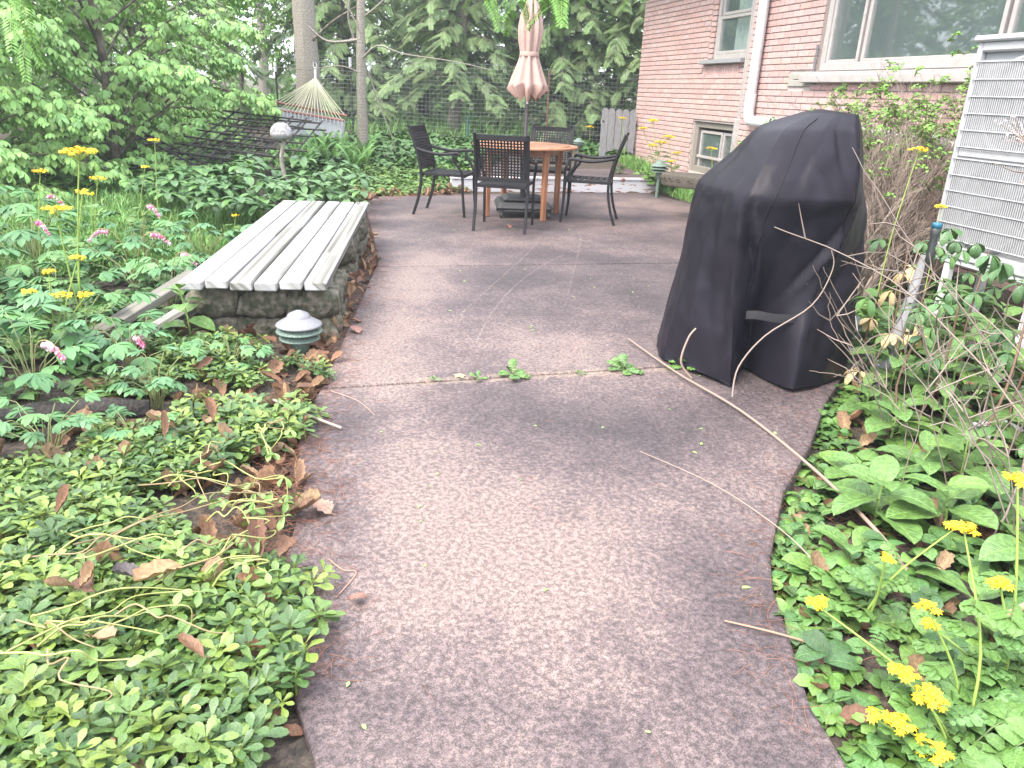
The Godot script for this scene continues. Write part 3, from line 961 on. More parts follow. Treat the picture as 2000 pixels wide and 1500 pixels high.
# ------------------------------------------------------------------ table, parasol, base
func table() -> void:
	var t := thing("round_table", "round reddish wooden patio table with slatted top", "table", Vector3(0.03, 0, -8.5), deg_to_rad(-15))
	var R := 0.565
	# top: ring plus slats clipped to the circle, with a centre hole
	var n := 9
	var w := 0.094
	for i in n:
		var x := (i - (n - 1) * 0.5) * (w + 0.004)
		var b := MB.new()
		b.c = Color(1, 1, 1) * rf(0.86, 1.06)
		b.c.a = 1.0
		var ri := R - 0.07
		var xa := clampf(x - w * 0.5, -ri, ri); var xb := clampf(x + w * 0.5, -ri, ri)
		var spans := [[-1, 1]]
		var m := 5
		var halves := [[0.03, 1.0], [-1.0, -0.03]] if i == 4 else [[-1.0, 1.0]]
		for hv in halves:
			var first := b.v.size()
			for k in m + 1:
				var xx := lerpf(xa, xb, float(k) / m)
				var zz := sqrt(maxf(ri * ri - xx * xx, 0.0))
				var z0: float = -zz if hv[0] < -0.5 else hv[0]
				var z1: float = zz if hv[1] > 0.5 else hv[1]
				for yy in [0.745, 0.723]:
					b.p(Vector3(xx, yy, z0), Vector2(xx * 4.0, z0)); b.p(Vector3(xx, yy, z1), Vector2(xx * 4.0, z1))
			for k in m:
				var a := first + k * 4
				b.q(a + 1, a + 5, a + 4, a)
				b.q(a + 2, a + 6, a + 7, a + 3)
				b.q(a, a + 4, a + 6, a + 2)
				b.q(a + 5, a + 1, a + 3, a + 7)
			var e0 := first; var e1 := first + m * 4
			b.q(e0, e0 + 2, e0 + 3, e0 + 1); b.q(e1 + 1, e1 + 3, e1 + 2, e1)
		put("slat", b.mesh(M.teak), t)
	for q in 8:
		var b := MB.new()
		b.c = Color(1, 1, 1) * rf(0.9, 1.05); b.c.a = 1.0
		var seg := 8
		var first := 0
		for k in seg + 1:
			var a := TAU * (q + float(k) / seg * 0.994) / 8.0
			var d := Vector3(cos(a), 0, sin(a))
			for pr in [[R - 0.069, 0.7465], [R - 0.006, 0.7465], [R, 0.741], [R, 0.726], [R - 0.006, 0.720], [R - 0.069, 0.720]]:
				b.p(d * pr[0] + Vector3.UP * pr[1], Vector2(pr[0] * 4.0, a * 0.6))
		for k in seg:
			for j in 6:
				var j2 := (j + 1) % 6
				b.q(k * 6 + j, k * 6 + j2, k * 6 + 6 + j2, k * 6 + 6 + j)
		put("rim_segment", b.mesh(M.teak), t)
	var la := []
	for k in 4:
		var a := PI / 4 + PI / 2 * k
		var q := Vector3(cos(a) * 0.44, 0, sin(a) * 0.44)
		la.append(q)
		var b := MB.new()
		b.c = Color(0.9, 0.9, 0.9)
		b.cbox(Vector3(0, 0.36, 0), Vector3(0.058, 0.715, 0.058), 0.005)
		for i in b.v.size():
			if b.v[i].y < 0.1: b.v[i] = Vector3(b.v[i].x * 0.8, b.v[i].y, b.v[i].z * 0.8)
		uv_long(b, 1)
		put("leg", b.mesh(M.teak), t, Transform3D(Basis(Vector3.UP, -a), q))
	for k in 4:
		var b := MB.new()
		b.c = Color(0.85, 0.85, 0.85)
		var p0: Vector3 = la[k]; var p1: Vector3 = la[(k + 1) % 4]
		var d := p1 - p0
		b.cbox(Vector3(0, 0, 0), Vector3(0.022, 0.075, d.length() - 0.06), 0.003)
		uv_long(b, 2)
		put("apron", b.mesh(M.teak), t, Transform3D(along(d), (p0 + p1) * 0.5 + Vector3(0, 0.68, 0)))

func parasol() -> void:
	var t := thing("patio_umbrella", "closed dusty pink patio umbrella tied with a strap, standing through the table", "umbrella", Vector3(0.03, 0, -8.5))
	var b := MB.new()
	b.tube([Vector3(0, 0.1, 0), Vector3(0, 2.19, 0)], [0.019], 12)
	put("pole", b.mesh(mat(lin(0.06, 0.055, 0.06), 0.4)), t)
	var tg := MB.new()
	tg.cbox(Vector3(0, 1.17, 0.021), Vector3(0.022, 0.034, 0.004), 0.001)
	put("sticker", tg.mesh(M.white), t)
	# folded canopy: eight hanging pleats, gathered at the strap, flared below with uneven points
	var c := MB.new()
	var prof := [[2.16, 0.03, 0.1], [2.10, 0.07, 0.25], [2.0, 0.108, 0.38], [1.88, 0.128, 0.38], [1.76, 0.120, 0.35], [1.66, 0.098, 0.28], [1.63, 0.094, 0.25], [1.60, 0.10, 0.28], [1.52, 0.128, 0.36], [1.42, 0.168, 0.40], [1.34, 0.198, 0.40], [1.29, 0.215, 0.42]]
	var seg := 96
	for j in prof.size() + 1:
		for k in seg + 1:
			var a := TAU * (k % seg) / seg
			var jj: int = min(j, prof.size() - 1)
			var pleat := 0.5 + 0.5 * cos(a * 8.0 + sin(prof[jj][0] * 2.0) * 0.5)
			var fine := sin(a * 23.0 + 1.0) * 0.06 + sin(a * 13.0) * 0.08
			var r: float = prof[jj][1] * (1.0 - prof[jj][2] * (1.0 - pow(pleat, 0.7)) + fine * prof[jj][2])
			var y: float = prof[jj][0]
			if jj >= 9:
				var amt: float = [0.0, 0.35, 1.0][jj - 9]
				y += amt * 0.5 * ((1.0 - pleat) * 0.12 + sin(a * 3.0 + 0.5) * 0.03)
			if j == prof.size():
				r *= 0.55
				y = 1.19 + (1.0 - pleat) * 0.06 + sin(a * 2.0 + 1.0) * 0.02
			c.p(Vector3(cos(a) * r, y, sin(a) * r))
	for j in prof.size():
		for k in seg:
			var a := j * (seg + 1) + k
			c.q(a, a + seg + 1, a + seg + 2, a + 1)
	put("canopy", c.mesh(M.canvas), t)
	var st := MB.new()
	st.lathe([Vector2(0.092, 1.655), Vector2(0.099, 1.65), Vector2(0.099, 1.615), Vector2(0.092, 1.61)], 40)
	put("strap", st.mesh(M.canvas), t)
	var top := MB.new()
	top.lathe([Vector2(0.0, 2.26), Vector2(0.02, 2.25), Vector2(0.028, 2.225), Vector2(0.02, 2.20), Vector2(0.035, 2.155)], 16)
	put("finial", top.mesh(M.steel), t)
	var bs := thing("umbrella_base", "square black weighted umbrella base on castors under the table", "umbrella base", Vector3(0.03, 0, -8.5), deg_to_rad(6))
	var m := mat(lin(0.028, 0.027, 0.03), 0.5)
	var p := MB.new()
	p.cbox(Vector3(0, 0.125, 0), Vector3(0.60, 0.075, 0.60), 0.022)
	for i in p.v.size():
		if p.v[i].y > 0.13: p.v[i] = Vector3(p.v[i].x * 0.93, p.v[i].y, p.v[i].z * 0.93)
	put("weight", p.mesh(m), bs)
	var rm := MB.new()
	rm.cbox(Vector3(0, 0.185, 0), Vector3(0.46, 0.045, 0.46), 0.02)
	for i in rm.v.size():
		if rm.v[i].y > 0.19: rm.v[i] = Vector3(rm.v[i].x * 0.85, rm.v[i].y, rm.v[i].z * 0.85)
	put("lid", rm.mesh(m), bs)
	var sl := MB.new()
	sl.tube([Vector3(0, 0.2, 0), Vector3(0, 0.42, 0)], [0.028], 14)
	put("sleeve", sl.mesh(m), bs)
	for k in 4:
		var w := MB.new()
		var x := 0.255 * (1 if k & 1 else -1); var z := 0.255 * (1 if k & 2 else -1)
		w.tube([Vector3(x - 0.012, 0.034, z), Vector3(x + 0.012, 0.034, z)], [0.034], 16)
		w.cbox(Vector3(x, 0.075, z), Vector3(0.05, 0.035, 0.05), 0.006)
		put("castor", w.mesh(m), bs)

# ------------------------------------------------------------------ chairs
func chair() -> Node3D:
	var t := thing("patio_chair", "black metal patio chair", "chair", Vector3.ZERO, 0.0, "black metal chairs around the table")
	t.set_meta("base", "patio_chair")
	var w := 0.25
	var bar := 0.027
	for s in [-1, 1]:
		var rl := MB.new()
		rl.bar(curve([Vector3(s * w, 0, 0.30), Vector3(s * w, 0.2, 0.235), Vector3(s * w, 0.42, 0.21), Vector3(s * w, 0.65, 0.255), Vector3(s * w, 0.905, 0.345)], 3), bar)
		put("rear_leg", rl.mesh(M.steel), t)
		var fl := MB.new()
		fl.bar(curve([Vector3(s * w, 0, -0.265), Vector3(s * w, 0.22, -0.245), Vector3(s * w, 0.42, -0.235), Vector3(s * w * 1.04, 0.50, -0.205), Vector3(s * w * 1.1, 0.575, -0.15), Vector3(s * w * 1.12, 0.635, -0.14)], 3), bar * 0.92)
		put("front_leg", fl.mesh(M.steel), t)
		var ar := MB.new()
		ar.tube(curve([Vector3(s * w * 1.01, 0.675, 0.26), Vector3(s * w * 1.1, 0.645, 0.12), Vector3(s * w * 1.12, 0.633, -0.02), Vector3(s * w * 1.12, 0.648, -0.16), Vector3(s * w * 1.12, 0.645, -0.205), Vector3(s * w * 1.12, 0.625, -0.205)], 3), [0.0155], 8)
		put("armrest", ar.mesh(M.steel), t)
		var sr := MB.new()
		sr.cbox(Vector3(s * (w - 0.028), 0.425, -0.01), Vector3(0.028, 0.03, 0.46), 0.004)
		put("seat_rail", sr.mesh(M.steel), t)
	for i in 7:
		var b := MB.new()
		b.cbox(Vector3(0, 0.432, -0.225 + i * 0.0665), Vector3(0.445, 0.012, 0.052), 0.003)
		put("seat_slat", b.mesh(M.steel), t)
	for z in [-0.248, 0.212]:
		var b := MB.new()
		b.cbox(Vector3(0, 0.421, z), Vector3(0.472, 0.034, 0.022), 0.004)
		put("seat_rail", b.mesh(M.steel), t)
	# perforated back sheet
	var b := MB.new()
	var nc := 14
	var nr := 13
	var x0 := -0.212; var y0 := 0.50; var cw := 0.424 / nc; var ch := 0.345 / nr
	var place := func(x: float, y: float, off: float) -> Vector3:
		var s := (y - 0.42) / 0.485
		return Vector3(x, y, 0.21 + s * s * 0.135 + off + 0.022 * (1.0 - pow(x / 0.25, 2.0)))
	for r in nr:
		for cidx in nc:
			var cx := x0 + (cidx + 0.5) * cw; var cyy := y0 + (r + 0.5) * ch
			var ring := []
			var out := []
			for k in 8:
				var a := TAU * k / 8.0
				ring.append(Vector2(cx + cos(a) * 0.0088, cyy + sin(a) * 0.0088))
				var ox := cos(a); var oy := sin(a)
				var m := maxf(absf(ox), absf(oy))
				out.append(Vector2(cx + ox / m * cw * 0.5, cyy + oy / m * ch * 0.5))
			var f := []
			for off in [0.004, -0.004]:
				for k in 8:
					f.append(b.p(place.call(ring[k].x, ring[k].y, off))); f.append(b.p(place.call(out[k].x, out[k].y, off)))
			for k in 8:
				var k2 := (k + 1) % 8
				b.q(f[k * 2], f[k * 2 + 1], f[k2 * 2 + 1], f[k2 * 2])
				b.q(f[16 + k2 * 2], f[16 + k2 * 2 + 1], f[16 + k * 2 + 1], f[16 + k * 2])
				b.q(f[k * 2], f[k2 * 2], f[16 + k2 * 2], f[16 + k * 2])
	put("back_panel", b.mesh(M.steel), t)
	# rails around the sheet, bowed like it
	for yr in [[0.868, 0.048], [0.482, 0.036]]:
		var rb := MB.new()
		var n := 10
		for k in n:
			var xa := lerpf(-0.237, 0.237, float(k) / n); var xb := lerpf(-0.237, 0.237, float(k + 1) / n)
			var pa: Vector3 = place.call(xa, yr[0], 0.0); var pb: Vector3 = place.call(xb, yr[0], 0.0)
			rb.cbox((pa + pb) * 0.5, Vector3((pb - pa).length() + 0.001, yr[1], 0.016), 0.002, Basis((pb - pa).normalized(), Vector3.UP, (pb - pa).normalized().cross(Vector3.UP)))
		put("back_rail", rb.mesh(M.steel), t)
	for s in [-1, 1]:
		var rb := MB.new()
		var pa: Vector3 = place.call(s * 0.224, 0.50, 0.0); var pm: Vector3 = place.call(s * 0.224, 0.68, 0.0); var pb: Vector3 = place.call(s * 0.224, 0.87, 0.0)
		rb.cbox((pa + pm) * 0.5, Vector3(0.026, (pm - pa).length(), 0.012), 0.002, Basis(Vector3.RIGHT, (pm - pa).normalized(), Vector3.RIGHT.cross((pm - pa).normalized())))
		rb.cbox((pb + pm) * 0.5, Vector3(0.026, (pb - pm).length(), 0.012), 0.002, Basis(Vector3.RIGHT, (pb - pm).normalized(), Vector3.RIGHT.cross((pb - pm).normalized())))
		put("back_stile", rb.mesh(M.steel), t)
	return t

func chairs() -> void:
	var c := chair()
	# the chair's front is local -z
	c.position = Vector3(-0.15, 0, -7.62)
	c.rotation.y = deg_to_rad(-8)
	c.set_meta("label", "black metal patio chair with its perforated back turned to the open patio")
	copy(c, Vector3(-0.80, 0, -8.42), deg_to_rad(-100), "black metal patio chair beside the leafy bed, facing the house")
	copy(c, Vector3(0.74, 0, -8.32), deg_to_rad(80), "black metal patio chair on the house side of the table")
	copy(c, Vector3(0.30, 0, -9.32), deg_to_rad(170), "black metal patio chair between the table and the white edging")

# ------------------------------------------------------------------ covered grill
func grill() -> void:
	var o := Vector3(1.25, 0, -3.78)
	var t := thing("covered_grill", "tall barbecue grill hidden under a black fabric cover", "grill", o)
	var ys := [0.0, 0.25, 0.45, 0.65, 0.80, 0.885, 1.02, 1.16, 1.235]
	# FL F FR R BR B BL L (plan points)
	var rings := [
		[[1.03, -3.36], [1.17, -3.62], [1.31, -3.33], [1.66, -3.58], [1.70, -4.10], [1.25, -4.25], [0.84, -4.18], [0.77, -3.72]],
		[[1.02, -3.40], [1.17, -3.62], [1.33, -3.37], [1.67, -3.60], [1.70, -4.10], [1.25, -4.25], [0.87, -4.16], [0.81, -3.74]],
		[[1.00, -3.46], [1.18, -3.54], [1.38, -3.45], [1.655, -3.63], [1.68, -4.10], [1.25, -4.24], [0.89, -4.14], [0.845, -3.75]],
		[[0.985, -3.47], [1.20, -3.46], [1.44, -3.46], [1.665, -3.67], [1.67, -4.08], [1.25, -4.22], [0.90, -4.12], [0.87, -3.76]],
		[[0.98, -3.47], [1.22, -3.415], [1.46, -3.445], [1.655, -3.68], [1.65, -4.06], [1.25, -4.20], [0.92, -4.11], [0.905, -3.77]],
		[[1.01, -3.465], [1.24, -3.395], [1.475, -3.42], [1.63, -3.69], [1.64, -4.05], [1.25, -4.18], [0.94, -4.10], [0.925, -3.78]],
		[[1.09, -3.53], [1.28, -3.465], [1.485, -3.50], [1.615, -3.76], [1.62, -4.03], [1.28, -4.12], [1.06, -4.05], [1.03, -3.80]],
		[[1.19, -3.66], [1.34, -3.585], [1.505, -3.61], [1.60, -3.82], [1.605, -4.0], [1.36, -4.06], [1.18, -4.0], [1.14, -3.84]],
		[[1.34, -3.75], [1.43, -3.71], [1.53, -3.73], [1.585, -3.86], [1.58, -3.96], [1.47, -3.99], [1.38, -3.97], [1.33, -3.88]]]
	var f := FastNoiseLite.new(); f.seed = 17; f.frequency = 1.0; f.fractal_octaves = 3
	var seg := 128
	var rows := 84
	var b := MB.new()
	var ringpt := func(ri: int, s: float) -> Vector3:
		var i := int(floorf(s)) % 8
		var fr := s - floorf(s)
		var g: Array = rings[ri]
		var P := []
		for k in 4: P.append(Vector2(g[(i + k + 7) % 8][0], g[(i + k + 7) % 8][1]))
		var q: Vector2 = (P[1] as Vector2).cubic_interpolate(P[2], P[0], P[3], fr)
		# keep corners of the cart crisp
		q = q.lerp((P[1] as Vector2).lerp(P[2], fr), 0.5)
		return Vector3(q.x, ys[ri], q.y)
	for j in rows + 1:
		var h := float(j) / rows * (ys.size() - 1)
		var r0: int = min(int(h), ys.size() - 2)
		var fr := h - r0
		for k in seg + 1:
			var s := 8.0 * (k % seg) / seg
			var A: Vector3 = ringpt.call(max(r0 - 1, 0), s); var B: Vector3 = ringpt.call(r0, s)
			var C: Vector3 = ringpt.call(r0 + 1, s); var D: Vector3 = ringpt.call(min(r0 + 2, ys.size() - 1), s)
			var q := B.cubic_interpolate(C, A, D, fr).lerp(B.lerp(C, fr), 0.45)
			var n := Vector3(q.x - 1.28, 0, q.z + 3.82).normalized()
			var sc := s if s < 4.0 else s - 8.0   # 0 FL, 1 F, 2 FR, 3 R, -1 L
			var y := q.y
			var dd := 0.0
			# draped folds: [s, y, dir in s per m, length, width, depth]
			for fo in [[0.35, 0.62, -1.4, 0.26, 0.09, -0.035], [0.55, 0.64, -1.5, 0.26, 0.08, 0.03], [0.12, 0.70, -0.4, 0.22, 0.06, 0.026], [0.22, 0.72, -0.4, 0.2, 0.05, -0.03], [1.75, 0.62, 1.7, 0.26, 0.10, -0.028], [1.95, 0.64, 1.9, 0.26, 0.08, 0.026], [2.45, 0.52, 3.0, 0.22, 0.12, -0.026], [2.75, 0.5, 3.2, 0.22, 0.10, 0.02], [1.05, 0.7, 0.3, 0.14, 0.14, -0.012], [0.0, 0.35, 0.3, 0.35, 0.13, 0.02], [-0.45, 0.4, -0.2, 0.4, 0.16, -0.018], [0.9, 1.02, 1.6, 0.16, 0.16, -0.014], [1.6, 1.06, -1.8, 0.16, 0.14, -0.018], [1.95, 1.08, -1.0, 0.16, 0.09, 0.016], [2.55, 0.25, 0.4, 0.3, 0.18, 0.016], [0.62, 0.3, 0.2, 0.3, 0.08, 0.016], [-0.7, 0.35, 0.1, 0.35, 0.10, 0.016], [-0.2, 0.3, 0.3, 0.3, 0.07, -0.02], [2.35, 0.3, 0.3, 0.3, 0.08, -0.018], [2.85, 0.35, -0.2, 0.3, 0.1, 0.014], [-0.55, 0.7, 0.4, 0.25, 0.08, -0.014], [1.3, 0.76, 2.0, 0.07, 0.25, -0.012]]:
				var ds: float = sc - fo[0] - fo[2] * (y - fo[1])
				var dy: float = (y - fo[1]) / fo[3]
				if absf(dy) < 1.6 and absf(ds) < fo[4] * 4.0:
					dd += fo[5] * exp(-absf(ds) / fo[4]) * exp(-dy * dy * 1.6)
			dd += f.get_noise_3d(q.x * 2.6, q.y * 1.6, q.z * 2.6) * 0.016 + f.get_noise_3d(q.x * 8.0, q.y * 5.0, q.z * 8.0) * 0.006 * (1.0 if y < 1.1 else 0.5)
			q += n * dd
			if j == 0: q.y += absf(sin(s * 2.3)) * 0.02 + 0.004
			b.p(q - o)
	for j in rows:
		for k in seg:
			var a := j * (seg + 1) + k
			b.q(a + 1, a, a + seg + 1, a + seg + 2)
	var top := b.p(Vector3(1.42, 1.252, -3.89) - o)
	for k in seg: b.t(rows * (seg + 1) + k + 1, rows * (seg + 1) + k, top)
	put("cover", b.mesh(M.cover), t)
	var hd := MB.new()
	var pts := curve([Vector3(1.085, 0.335, -3.455), Vector3(1.13, 0.345, -3.425), Vector3(1.21, 0.335, -3.42), Vector3(1.30, 0.335, -3.425), Vector3(1.345, 0.33, -3.45)], 4)
	for i in pts.size():
		hd.p(pts[i] - o + Vector3(0, 0.02, 0)); hd.p(pts[i] - o - Vector3(0, 0.02, 0)); hd.p(pts[i] - o + Vector3(0, -0.02, -0.004)); hd.p(pts[i] - o + Vector3(0, 0.02, -0.004))
	for i in pts.size() - 1:
		for k in 4: hd.q(i * 4 + k, i * 4 + (k + 1) % 4, i * 4 + 4 + (k + 1) % 4, i * 4 + 4 + k)
	put("handle_strap", hd.mesh(mat(lin(0.018, 0.017, 0.02), 0.8)), t)
	# seams of the cover's panels
	var sm := MB.new()
	for ss in [0.55, 2.12]:
		var line := []
		for j in range(8, rows - 2, 2):
			var k := int(ss / 8.0 * seg)
			line.append(b.v[j * (seg + 1) + k] + Vector3(0, 0, 0.002))
		sm.tube(line, [0.0035], 5)
	put("seam", sm.mesh(M.cover), t)
	# small embroidered mark near the top
	var lg := MB.new()
	for a in 2:
		var c0 := Vector3(1.463 + a * 0.022, 1.165, -3.655) - o
		var arc := []
		for k in 9:
			var an := PI * k / 8.0
			arc.append(c0 + Vector3(cos(an) * 0.02, sin(an) * 0.012 - a * 0.006, 0.0))
		lg.tube(arc, [0.002], 4)
	put("emblem", lg.mesh(mat(lin(0.09, 0.09, 0.11), 0.6)), t)

# ------------------------------------------------------------------ heat pump
func heat_pump() -> void:
	var t := thing("heat_pump", "tall pale grey outdoor heat pump with wire guards over two fans", "heat pump", Vector3(2.69, 0, -4.98))
	t.basis = Basis(Vector3(0.2421, 0, 0.9703), Vector3.UP, Vector3(-0.9703, 0, 0.2421))
	# local: x 0..0.95 towards the drive, z out, y up
	var shell := tri_mat(ramp_tex(256, 61, 0.03, [[0.0, lin(0.32, 0.32, 0.33)], [1.0, lin(0.40, 0.40, 0.415)]]), 1.5, 0.45)
	var y0 := 0.40
	var y1 := 1.66
	var w := 0.95
	var b := MB.new()
	b.cbox(Vector3(w * 0.5, (y0 + y1) * 0.5, -0.19), Vector3(w, y1 - y0, 0.30), 0.012)
	b.cbox(Vector3(0.02, (y0 + y1) * 0.5, -0.015), Vector3(0.04, y1 - y0, 0.05), 0.01)
	b.cbox(Vector3(w - 0.1, (y0 + y1) * 0.5, -0.015), Vector3(0.2, y1 - y0, 0.05), 0.01)
	b.cbox(Vector3(w * 0.5 - 0.08, y1 - 0.03, -0.015), Vector3(w - 0.24, 0.06, 0.048), 0.01)
	b.cbox(Vector3(w * 0.5 - 0.08, y0 + 0.04, -0.015), Vector3(w - 0.24, 0.08, 0.048), 0.01)
	b.cbox(Vector3(w * 0.5 - 0.08, 1.03, -0.02), Vector3(w - 0.24, 0.05, 0.046), 0.008)
	put("cabinet", b.mesh(shell), t)
	var coil := MB.new()
	coil.cbox(Vector3(0.395, 1.03, -0.037), Vector3(0.71, 1.14, 0.004), 0.0)
	put("coil_panel", coil.mesh(mat(lin(0.30, 0.31, 0.32), 0.7)), t)
	var lid := MB.new()
	lid.cbox(Vector3(w * 0.5, y1 + 0.012, -0.165), Vector3(w + 0.03, 0.035, 0.40), 0.01)
	put("lid", lid.mesh(shell), t)
	for k in 2:
		var cy := 0.755 + k * 0.55
		var r := MB.new()
		# shroud ring
		var prof := [[0.245, -0.03], [0.257, -0.012], [0.272, -0.012], [0.285, -0.03]]
		for i in 49:
			var a := TAU * i / 48.0
			for q in prof: r.p(Vector3(0.38 + cos(a) * q[0], cy + sin(a) * q[0], q[1]))
		for i in 48:
			for j in 3: r.q(i * 4 + j, i * 4 + j + 1, i * 4 + 5 + j, i * 4 + 4 + j)
		put("fan_ring", r.mesh(shell), t)
		var fin := MB.new()
		for i in 45:
			var x := 0.052 + i * 0.0155
			fin.cbox(Vector3(x, cy, 0.012), Vector3(0.006, 0.50, 0.006), 0.0)
		put("vertical_wires", fin.mesh(shell), t).set_meta("kind", "stuff")
		for i in 6:
			var g := MB.new()
			g.tube([Vector3(0.03, cy - 0.24 + i * 0.096, 0.018), Vector3(0.76, cy - 0.24 + i * 0.096, 0.018)], [0.0042], 6)
			put("guard_wire", g.mesh(shell), t)
		var fan := MB.new()
		for i in 3:
			var a := TAU * i / 3.0 + k
			var d := Vector3(cos(a), sin(a), 0)
			var e := Vector3(-sin(a), cos(a), 0)
			fan.face(Vector3(0.38, cy, -0.032) + d * 0.05 - e * 0.03, Vector3(0.38, cy, -0.032) + d * 0.22 - e * 0.11, Vector3(0.38, cy, -0.028) + d * 0.23 + e * 0.09, Vector3(0.38, cy, -0.028) + d * 0.05 + e * 0.03)
		put("fan", fan.mesh(mat(lin(0.12, 0.12, 0.125), 0.6)), t)
	for x in [0.15, 0.8]:
		var ft := MB.new()
		ft.cbox(Vector3(x, 0.16, -0.04), Vector3(0.05, 0.42, 0.05), 0.006)
		put("leg", ft.mesh(M.white), t)
		var fb := MB.new()
		fb.cbox(Vector3(x, 0.16, -0.32), Vector3(0.05, 0.42, 0.05), 0.006)
		put("leg", fb.mesh(M.white), t)
	for z in [-0.04, -0.32]:
		var rl := MB.new()
		rl.cbox(Vector3(0.475, 0.385, z), Vector3(1.06, 0.035, 0.07), 0.006)
		put("stand_rail", rl.mesh(M.white), t)
	var pd := MB.new()
	pd.cbox(Vector3(0.48, -0.09, -0.18), Vector3(1.15, 0.12, 0.62), 0.015)
	var po := put("equipment_pad", pd.mesh(M.carved), self, t.transform)
	tag(po, "low concrete pad under the outdoor heat pump", "pad")
	# leaning grey pipe with a dark strip, and a blue-capped hose fitting
	var pp := MB.new()
	pp.tube([Vector3(1.80, -0.1, -3.52), Vector3(1.95, 0.62, -3.62)], [0.028], 10)
	tag(put("conduit_pipe", pp.mesh(M.grey_paint), self), "grey conduit pipe rising from the weeds beside the heat pump", "pipe")
	var hf := thing("hose_fitting", "dark hose fitting with a blue plastic cap beside the heat pump", "hose fitting", Vector3(1.93, -0.1, -3.56))
	var q := MB.new()
	q.tube([Vector3(-0.02, 0, 0.03), Vector3(0, 0.72, 0)], [0.010], 8)
	put("riser", q.mesh(M.iron), hf)
	var q2 := MB.new()
	q2.lathe([Vector2(0, 0.70), Vector2(0.018, 0.70), Vector2(0.016, 0.73), Vector2(0.021, 0.75), Vector2(0.015, 0.77), Vector2(0.02, 0.79), Vector2(0.014, 0.81), Vector2(0.022, 0.83), Vector2(0.022, 0.86), Vector2(0, 0.86)], 14)
	put("body", q2.mesh(mat(lin(0.03, 0.035, 0.035), 0.5)), hf)
	var q3 := MB.new()
	q3.lathe([Vector2(0, 0.861), Vector2(0.022, 0.861), Vector2(0.023, 0.878), Vector2(0.018, 0.885), Vector2(0, 0.885)], 14)
	put("cap", q3.mesh(mat(lin(0.02, 0.12, 0.2), 0.4)), hf)
	var cd := MB.new()
	cd.tube(curve([Vector3(1.70, 0.06, -3.75), Vector3(1.78, 0.10, -3.74), Vector3(1.86, 0.05, -3.68), Vector3(1.9, -0.02, -3.60), Vector3(1.98, -0.06, -3.5)], 5), [0.014], 8)
	tag(put("grey_hose", cd.mesh(mat(lin(0.32, 0.34, 0.42), 0.5)), self), "short grey hose coming out beside the covered grill", "hose")
	var tr := MB.new()
	tr.cbox(Vector3(0, 0, 0), Vector3(0.26, 0.02, 0.14), 0.008)
	tag(put("plastic_tray", tr.mesh(M.white), self, Transform3D(ypr(0.5, 0.1, 0.05), Vector3(2.1, -0.02, -3.05))), "white plastic tray half hidden in the weeds below the heat pump", "tray")

# ------------------------------------------------------------------ carved bench
func carved_bench() -> void:
	var d := Vector3(0.80, 0, 0.60)
	var t := thing("stone_bench", "dark carved stone garden bench with rounded end behind the grill", "stone bench", Vector3(1.72, 0.03, -8.9), atan2(-d.z, d.x))
	var b := MB.new()
	# plan: stadium-like slab with rounded left end, moulded edge
	var prof := [[0.0, 0.455], [0.8, 0.457], [0.93, 0.452], [0.985, 0.435], [1.0, 0.405], [0.985, 0.37], [0.95, 0.345], [0.88, 0.325], [0.8, 0.32], [0.0, 0.32]]
	var plan := []
	for k in 60:
		var a := TAU * k / 60.0
		var ex := signf(cos(a)) * pow(absf(cos(a)), 0.55); var ez := signf(sin(a)) * pow(absf(sin(a)), 0.75)
		plan.append(Vector2(ex * 0.62, ez * 0.21))
	for q in prof:
		for k in 61:
			var c: Vector2 = plan[k % 60]
			var w: Vector2 = c - c.normalized() * (1.0 - q[0]) * 0.14 if q[0] > 0.01 else Vector2.ZERO
			b.p(Vector3(0.5 + w.x, q[1], w.y))
	for j in prof.size() - 1:
		for k in 60:
			var a := j * 61 + k
			b.q(a, a + 1, a + 62, a + 61)
	put("seat", b.mesh(M.carved), t)
	# carved scrolls on the edge
	for k in range(0, 60, 2):
		var c: Vector2 = plan[k]
		var n: Vector2 = c.normalized()
		var sc := MB.new()
		var tang := Vector3((plan[(k + 1) % 60] - plan[(k + 59) % 60]).x, 0, (plan[(k + 1) % 60] - plan[(k + 59) % 60]).y).normalized()
		var pts := []
		for i in 10:
			var a := i * 0.7
			var r := 0.026 * (1.0 - i * 0.085)
			pts.append(Vector3(0.5 + c.x, 0.395, c.y) + Vector3(n.x, 0, n.y) * 0.003 + tang * cos(a) * r + Vector3.UP * sin(a) * r)
		sc.tube(pts, [0.006], 5)
		put("carved_scroll", sc.mesh(M.carved), t)
	for x in [0.42, 0.95]:
		var l := MB.new()
		l.cbox(Vector3(x, 0.14, 0), Vector3(0.12, 0.38, 0.28), 0.02)
		put("support", l.mesh(M.carved), t)

